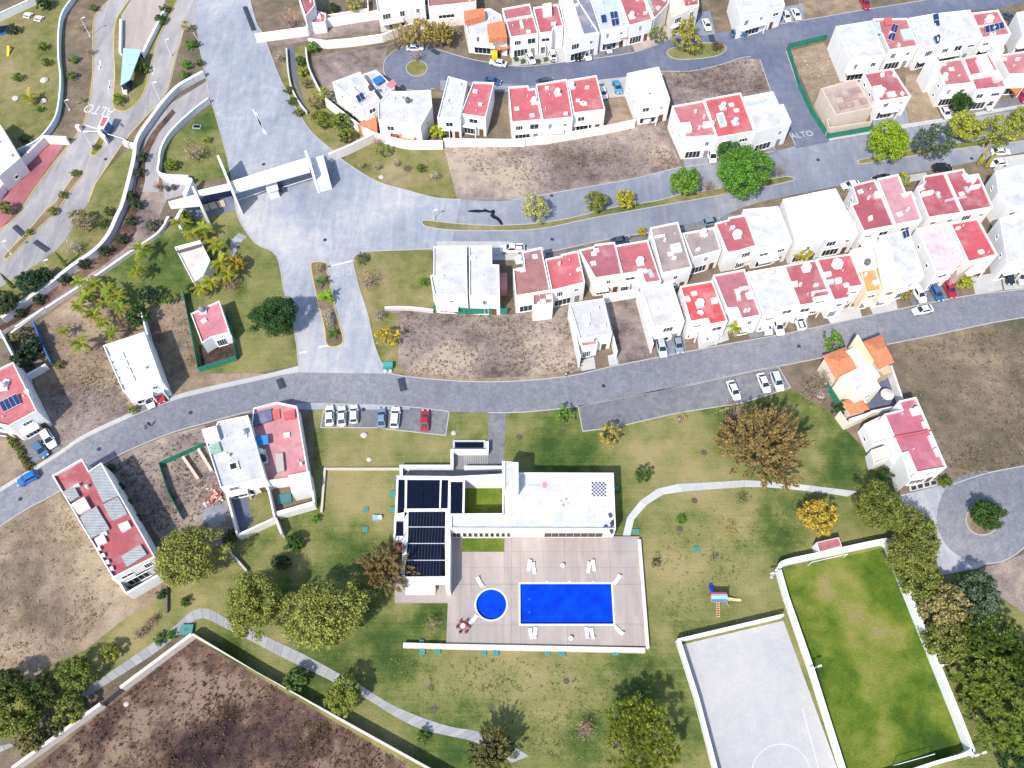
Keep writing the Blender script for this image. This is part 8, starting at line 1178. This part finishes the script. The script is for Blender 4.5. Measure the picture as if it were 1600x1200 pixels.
# people, dog
def person(px, py, rz, cols, label, step=0.18):
    p = P(px, py); t = thing('person', label, 'person', p, None, rz); me = bpy.data.meshes.new('body')
    J = [((0, 0, .95), .13), ((0, 0, 1.2), .14), ((0, 0, 1.42), .12), ((0, 0, 1.53), .055), ((0, .01, 1.66), .095), ((0, .01, 1.76), .06), ((-.19, 0, 1.42), .06), ((-.25, .03, 1.14), .045), ((-.23, .16, .9), .035), ((-.22, .2, .8), .03), ((.19, 0, 1.42), .06), ((.25, -.03, 1.14), .045), ((.24, .08, .88), .035), ((.24, .12, .78), .03), ((-.1, 0, .88), .1), ((-.1, step, .5), .068), ((-.1, step * .9, .08), .045), ((-.1, step + .16, .04), .035), ((.1, 0, .88), .1), ((.1, -step * .4, .5), .068), ((.1, -step * 1.3, .09), .045), ((.1, -step + .08, .04), .035)]
    E = [(0, 1), (1, 2), (2, 3), (3, 4), (4, 5), (2, 6), (6, 7), (7, 8), (8, 9), (2, 10), (10, 11), (11, 12), (12, 13), (0, 14), (14, 15), (15, 16), (16, 17), (0, 18), (18, 19), (19, 20), (20, 21)]
    me.from_pydata([j[0] for j in J], E, []); me.update(); o = link('body', me, 'plain', t, cols[0]); sk = o.modifiers.new('skin', 'SKIN'); 
    for i, v in enumerate(me.skin_vertices[0].data): v.radius = (J[i][1], J[i][1]); v.use_root = (i == 0)
    o.modifiers.new('sub', 'SUBSURF').render_levels = 1
    WL[t.name] = Vector((0, 0, 0)); m = MB(); m.lathe((0, -.01, 1.66), [(.11, -.02), (.115, .06), (.08, .13), (.02, .15)], 10); m.build('hair', 'plain', t, (0.02, 0.015, 0.012))
    m = MB(); m.lathe((0, 0, .95), [(.19, -.05), (.19, .15), (.2, .4), (.14, .5)], 10); m.build('shirt', 'fabric', t, cols[1])
person(236, 666, 1.2, ((0.05, 0.05, 0.07), (0.02, 0.03, 0.05)), 'person in dark clothes walking a dog on the lower street'); person(884, 588, 0.4, ((0.03, 0.03, 0.04), (0.6, 0.6, 0.62)), 'person in a white top standing at the kerb of the bare lot')
p = P(227, 669); t = thing('dog', 'small brown dog walking beside the person on the street', 'dog', p, None, 1.9); me = bpy.data.meshes.new('body')
J = [((-.3, 0, .42), .11), ((0, 0, .42), .1), ((.28, 0, .44), .13), ((.42, 0, .58), .07), ((.52, 0, .68), .08), ((.68, 0, .65), .045), ((-.45, 0, .52), .025), ((-.6, 0, .64), .015)] + [((x, y, z), r) for x in (-.28, .26) for y in (-.09, .09) for z, r in ((.25, .04), (.02, .028))]
E = [(0, 1), (1, 2), (2, 3), (3, 4), (4, 5), (0, 6), (6, 7), (0, 8), (8, 9), (0, 10), (10, 11), (2, 12), (12, 13), (2, 14), (14, 15)]
me.from_pydata([j[0] for j in J], E, []); me.update(); o = link('body', me, 'plain', t, (0.28, 0.12, 0.08)); o.modifiers.new('skin', 'SKIN')
for i, v in enumerate(me.skin_vertices[0].data): v.radius = (J[i][1], J[i][1]); v.use_root = (i == 1)
o.modifiers.new('sub', 'SUBSURF').render_levels = 1

# left garden: tarp, tables, toy slide
p = P(8, 48); t = thing('paddling_pool', 'dark blue pool in the corner of the left garden', 'pool', p); m = MB(); m.box(p, (1, .3), 3.4, 3.0, .5); m.build('pool_wall', 'plastic', t, (0.02, 0.10, 0.28)); m = MB(); m.box(p + Vector((0, 0, .5)), (1, .3), 3.1, 2.7, .01); m.build('water', 'glass_blue', t)
for px, py, w_ in ((45, 26, 'left'), (62, 31, 'right')):
    p = P(px, py); t = thing('garden_table', w_ + ' pale garden table with benches in the left garden', 'table', p, 'garden tables'); m = MB(); m.box(p + Vector((0, 0, .68)), (1, -.3), 1.9, .9, .07); m.build('table_top', 'plain', t, (0.72, 0.7, 0.68))
    for s_ in (-1, 1): m = MB(); m.box(p + Vector((s_ * .28, s_ * .85, .38)), (1, -.3), 1.9, .35, .06); m.build('bench', 'plain', t, (0.7, 0.68, 0.66)); m = MB(); m.box(p + Vector((s_ * .7, -s_ * .2, 0)), (.3, 1), 1.6, .1, .68); m.build('leg', 'plain', t, (0.6, 0.58, 0.56))
p = P(15, 82); t = thing('toy_slide', 'yellow toy slide in the left garden', 'slide', p)
m = MB(); m.add([p + Vector(q) for q in ((-.3, 1, 1.3), (.3, 1, 1.3), (.3, -1.2, .15), (-.3, -1.2, .15), (.3, -1.6, .12), (-.3, -1.6, .12))], [(0, 3, 2, 1), (3, 5, 4, 2)]); m.build('chute', 'plastic', t, (0.7, 0.5, 0.03))
for s_ in (-1, 1): m = MB(); m.tube([p + Vector((s_ * .3, 1, 1.9)), p + Vector((s_ * .35, 1.5, 0))], .05, 5); m.build('ladder_rail', 'plastic', t, (0.55, 0.1, 0.06))
for i in range(4): m = MB(); m.box(p + Vector((0, 1.1 + i * .1, 1.1 - i * .28)), (1, 0), .6, .1, .05); m.build('rung', 'plastic', t, (0.55, 0.1, 0.06))
# dumped table on the small gate lawn
p = P(308, 199); t = thing('ground_hatch', 'square steel hatch on the small lawn by the gate', 'hatch', p); m = MB(); m.box(p, (1, -.1), 2.0, 1.2, .3); m.build('frame', 'plain', t, (0.3, 0.33, 0.38)); m = MB(); m.box(p + Vector((0, 0, .3)), (1, -.1), 1.6, .85, .03); m.build('lid', 'glass_blue', t)
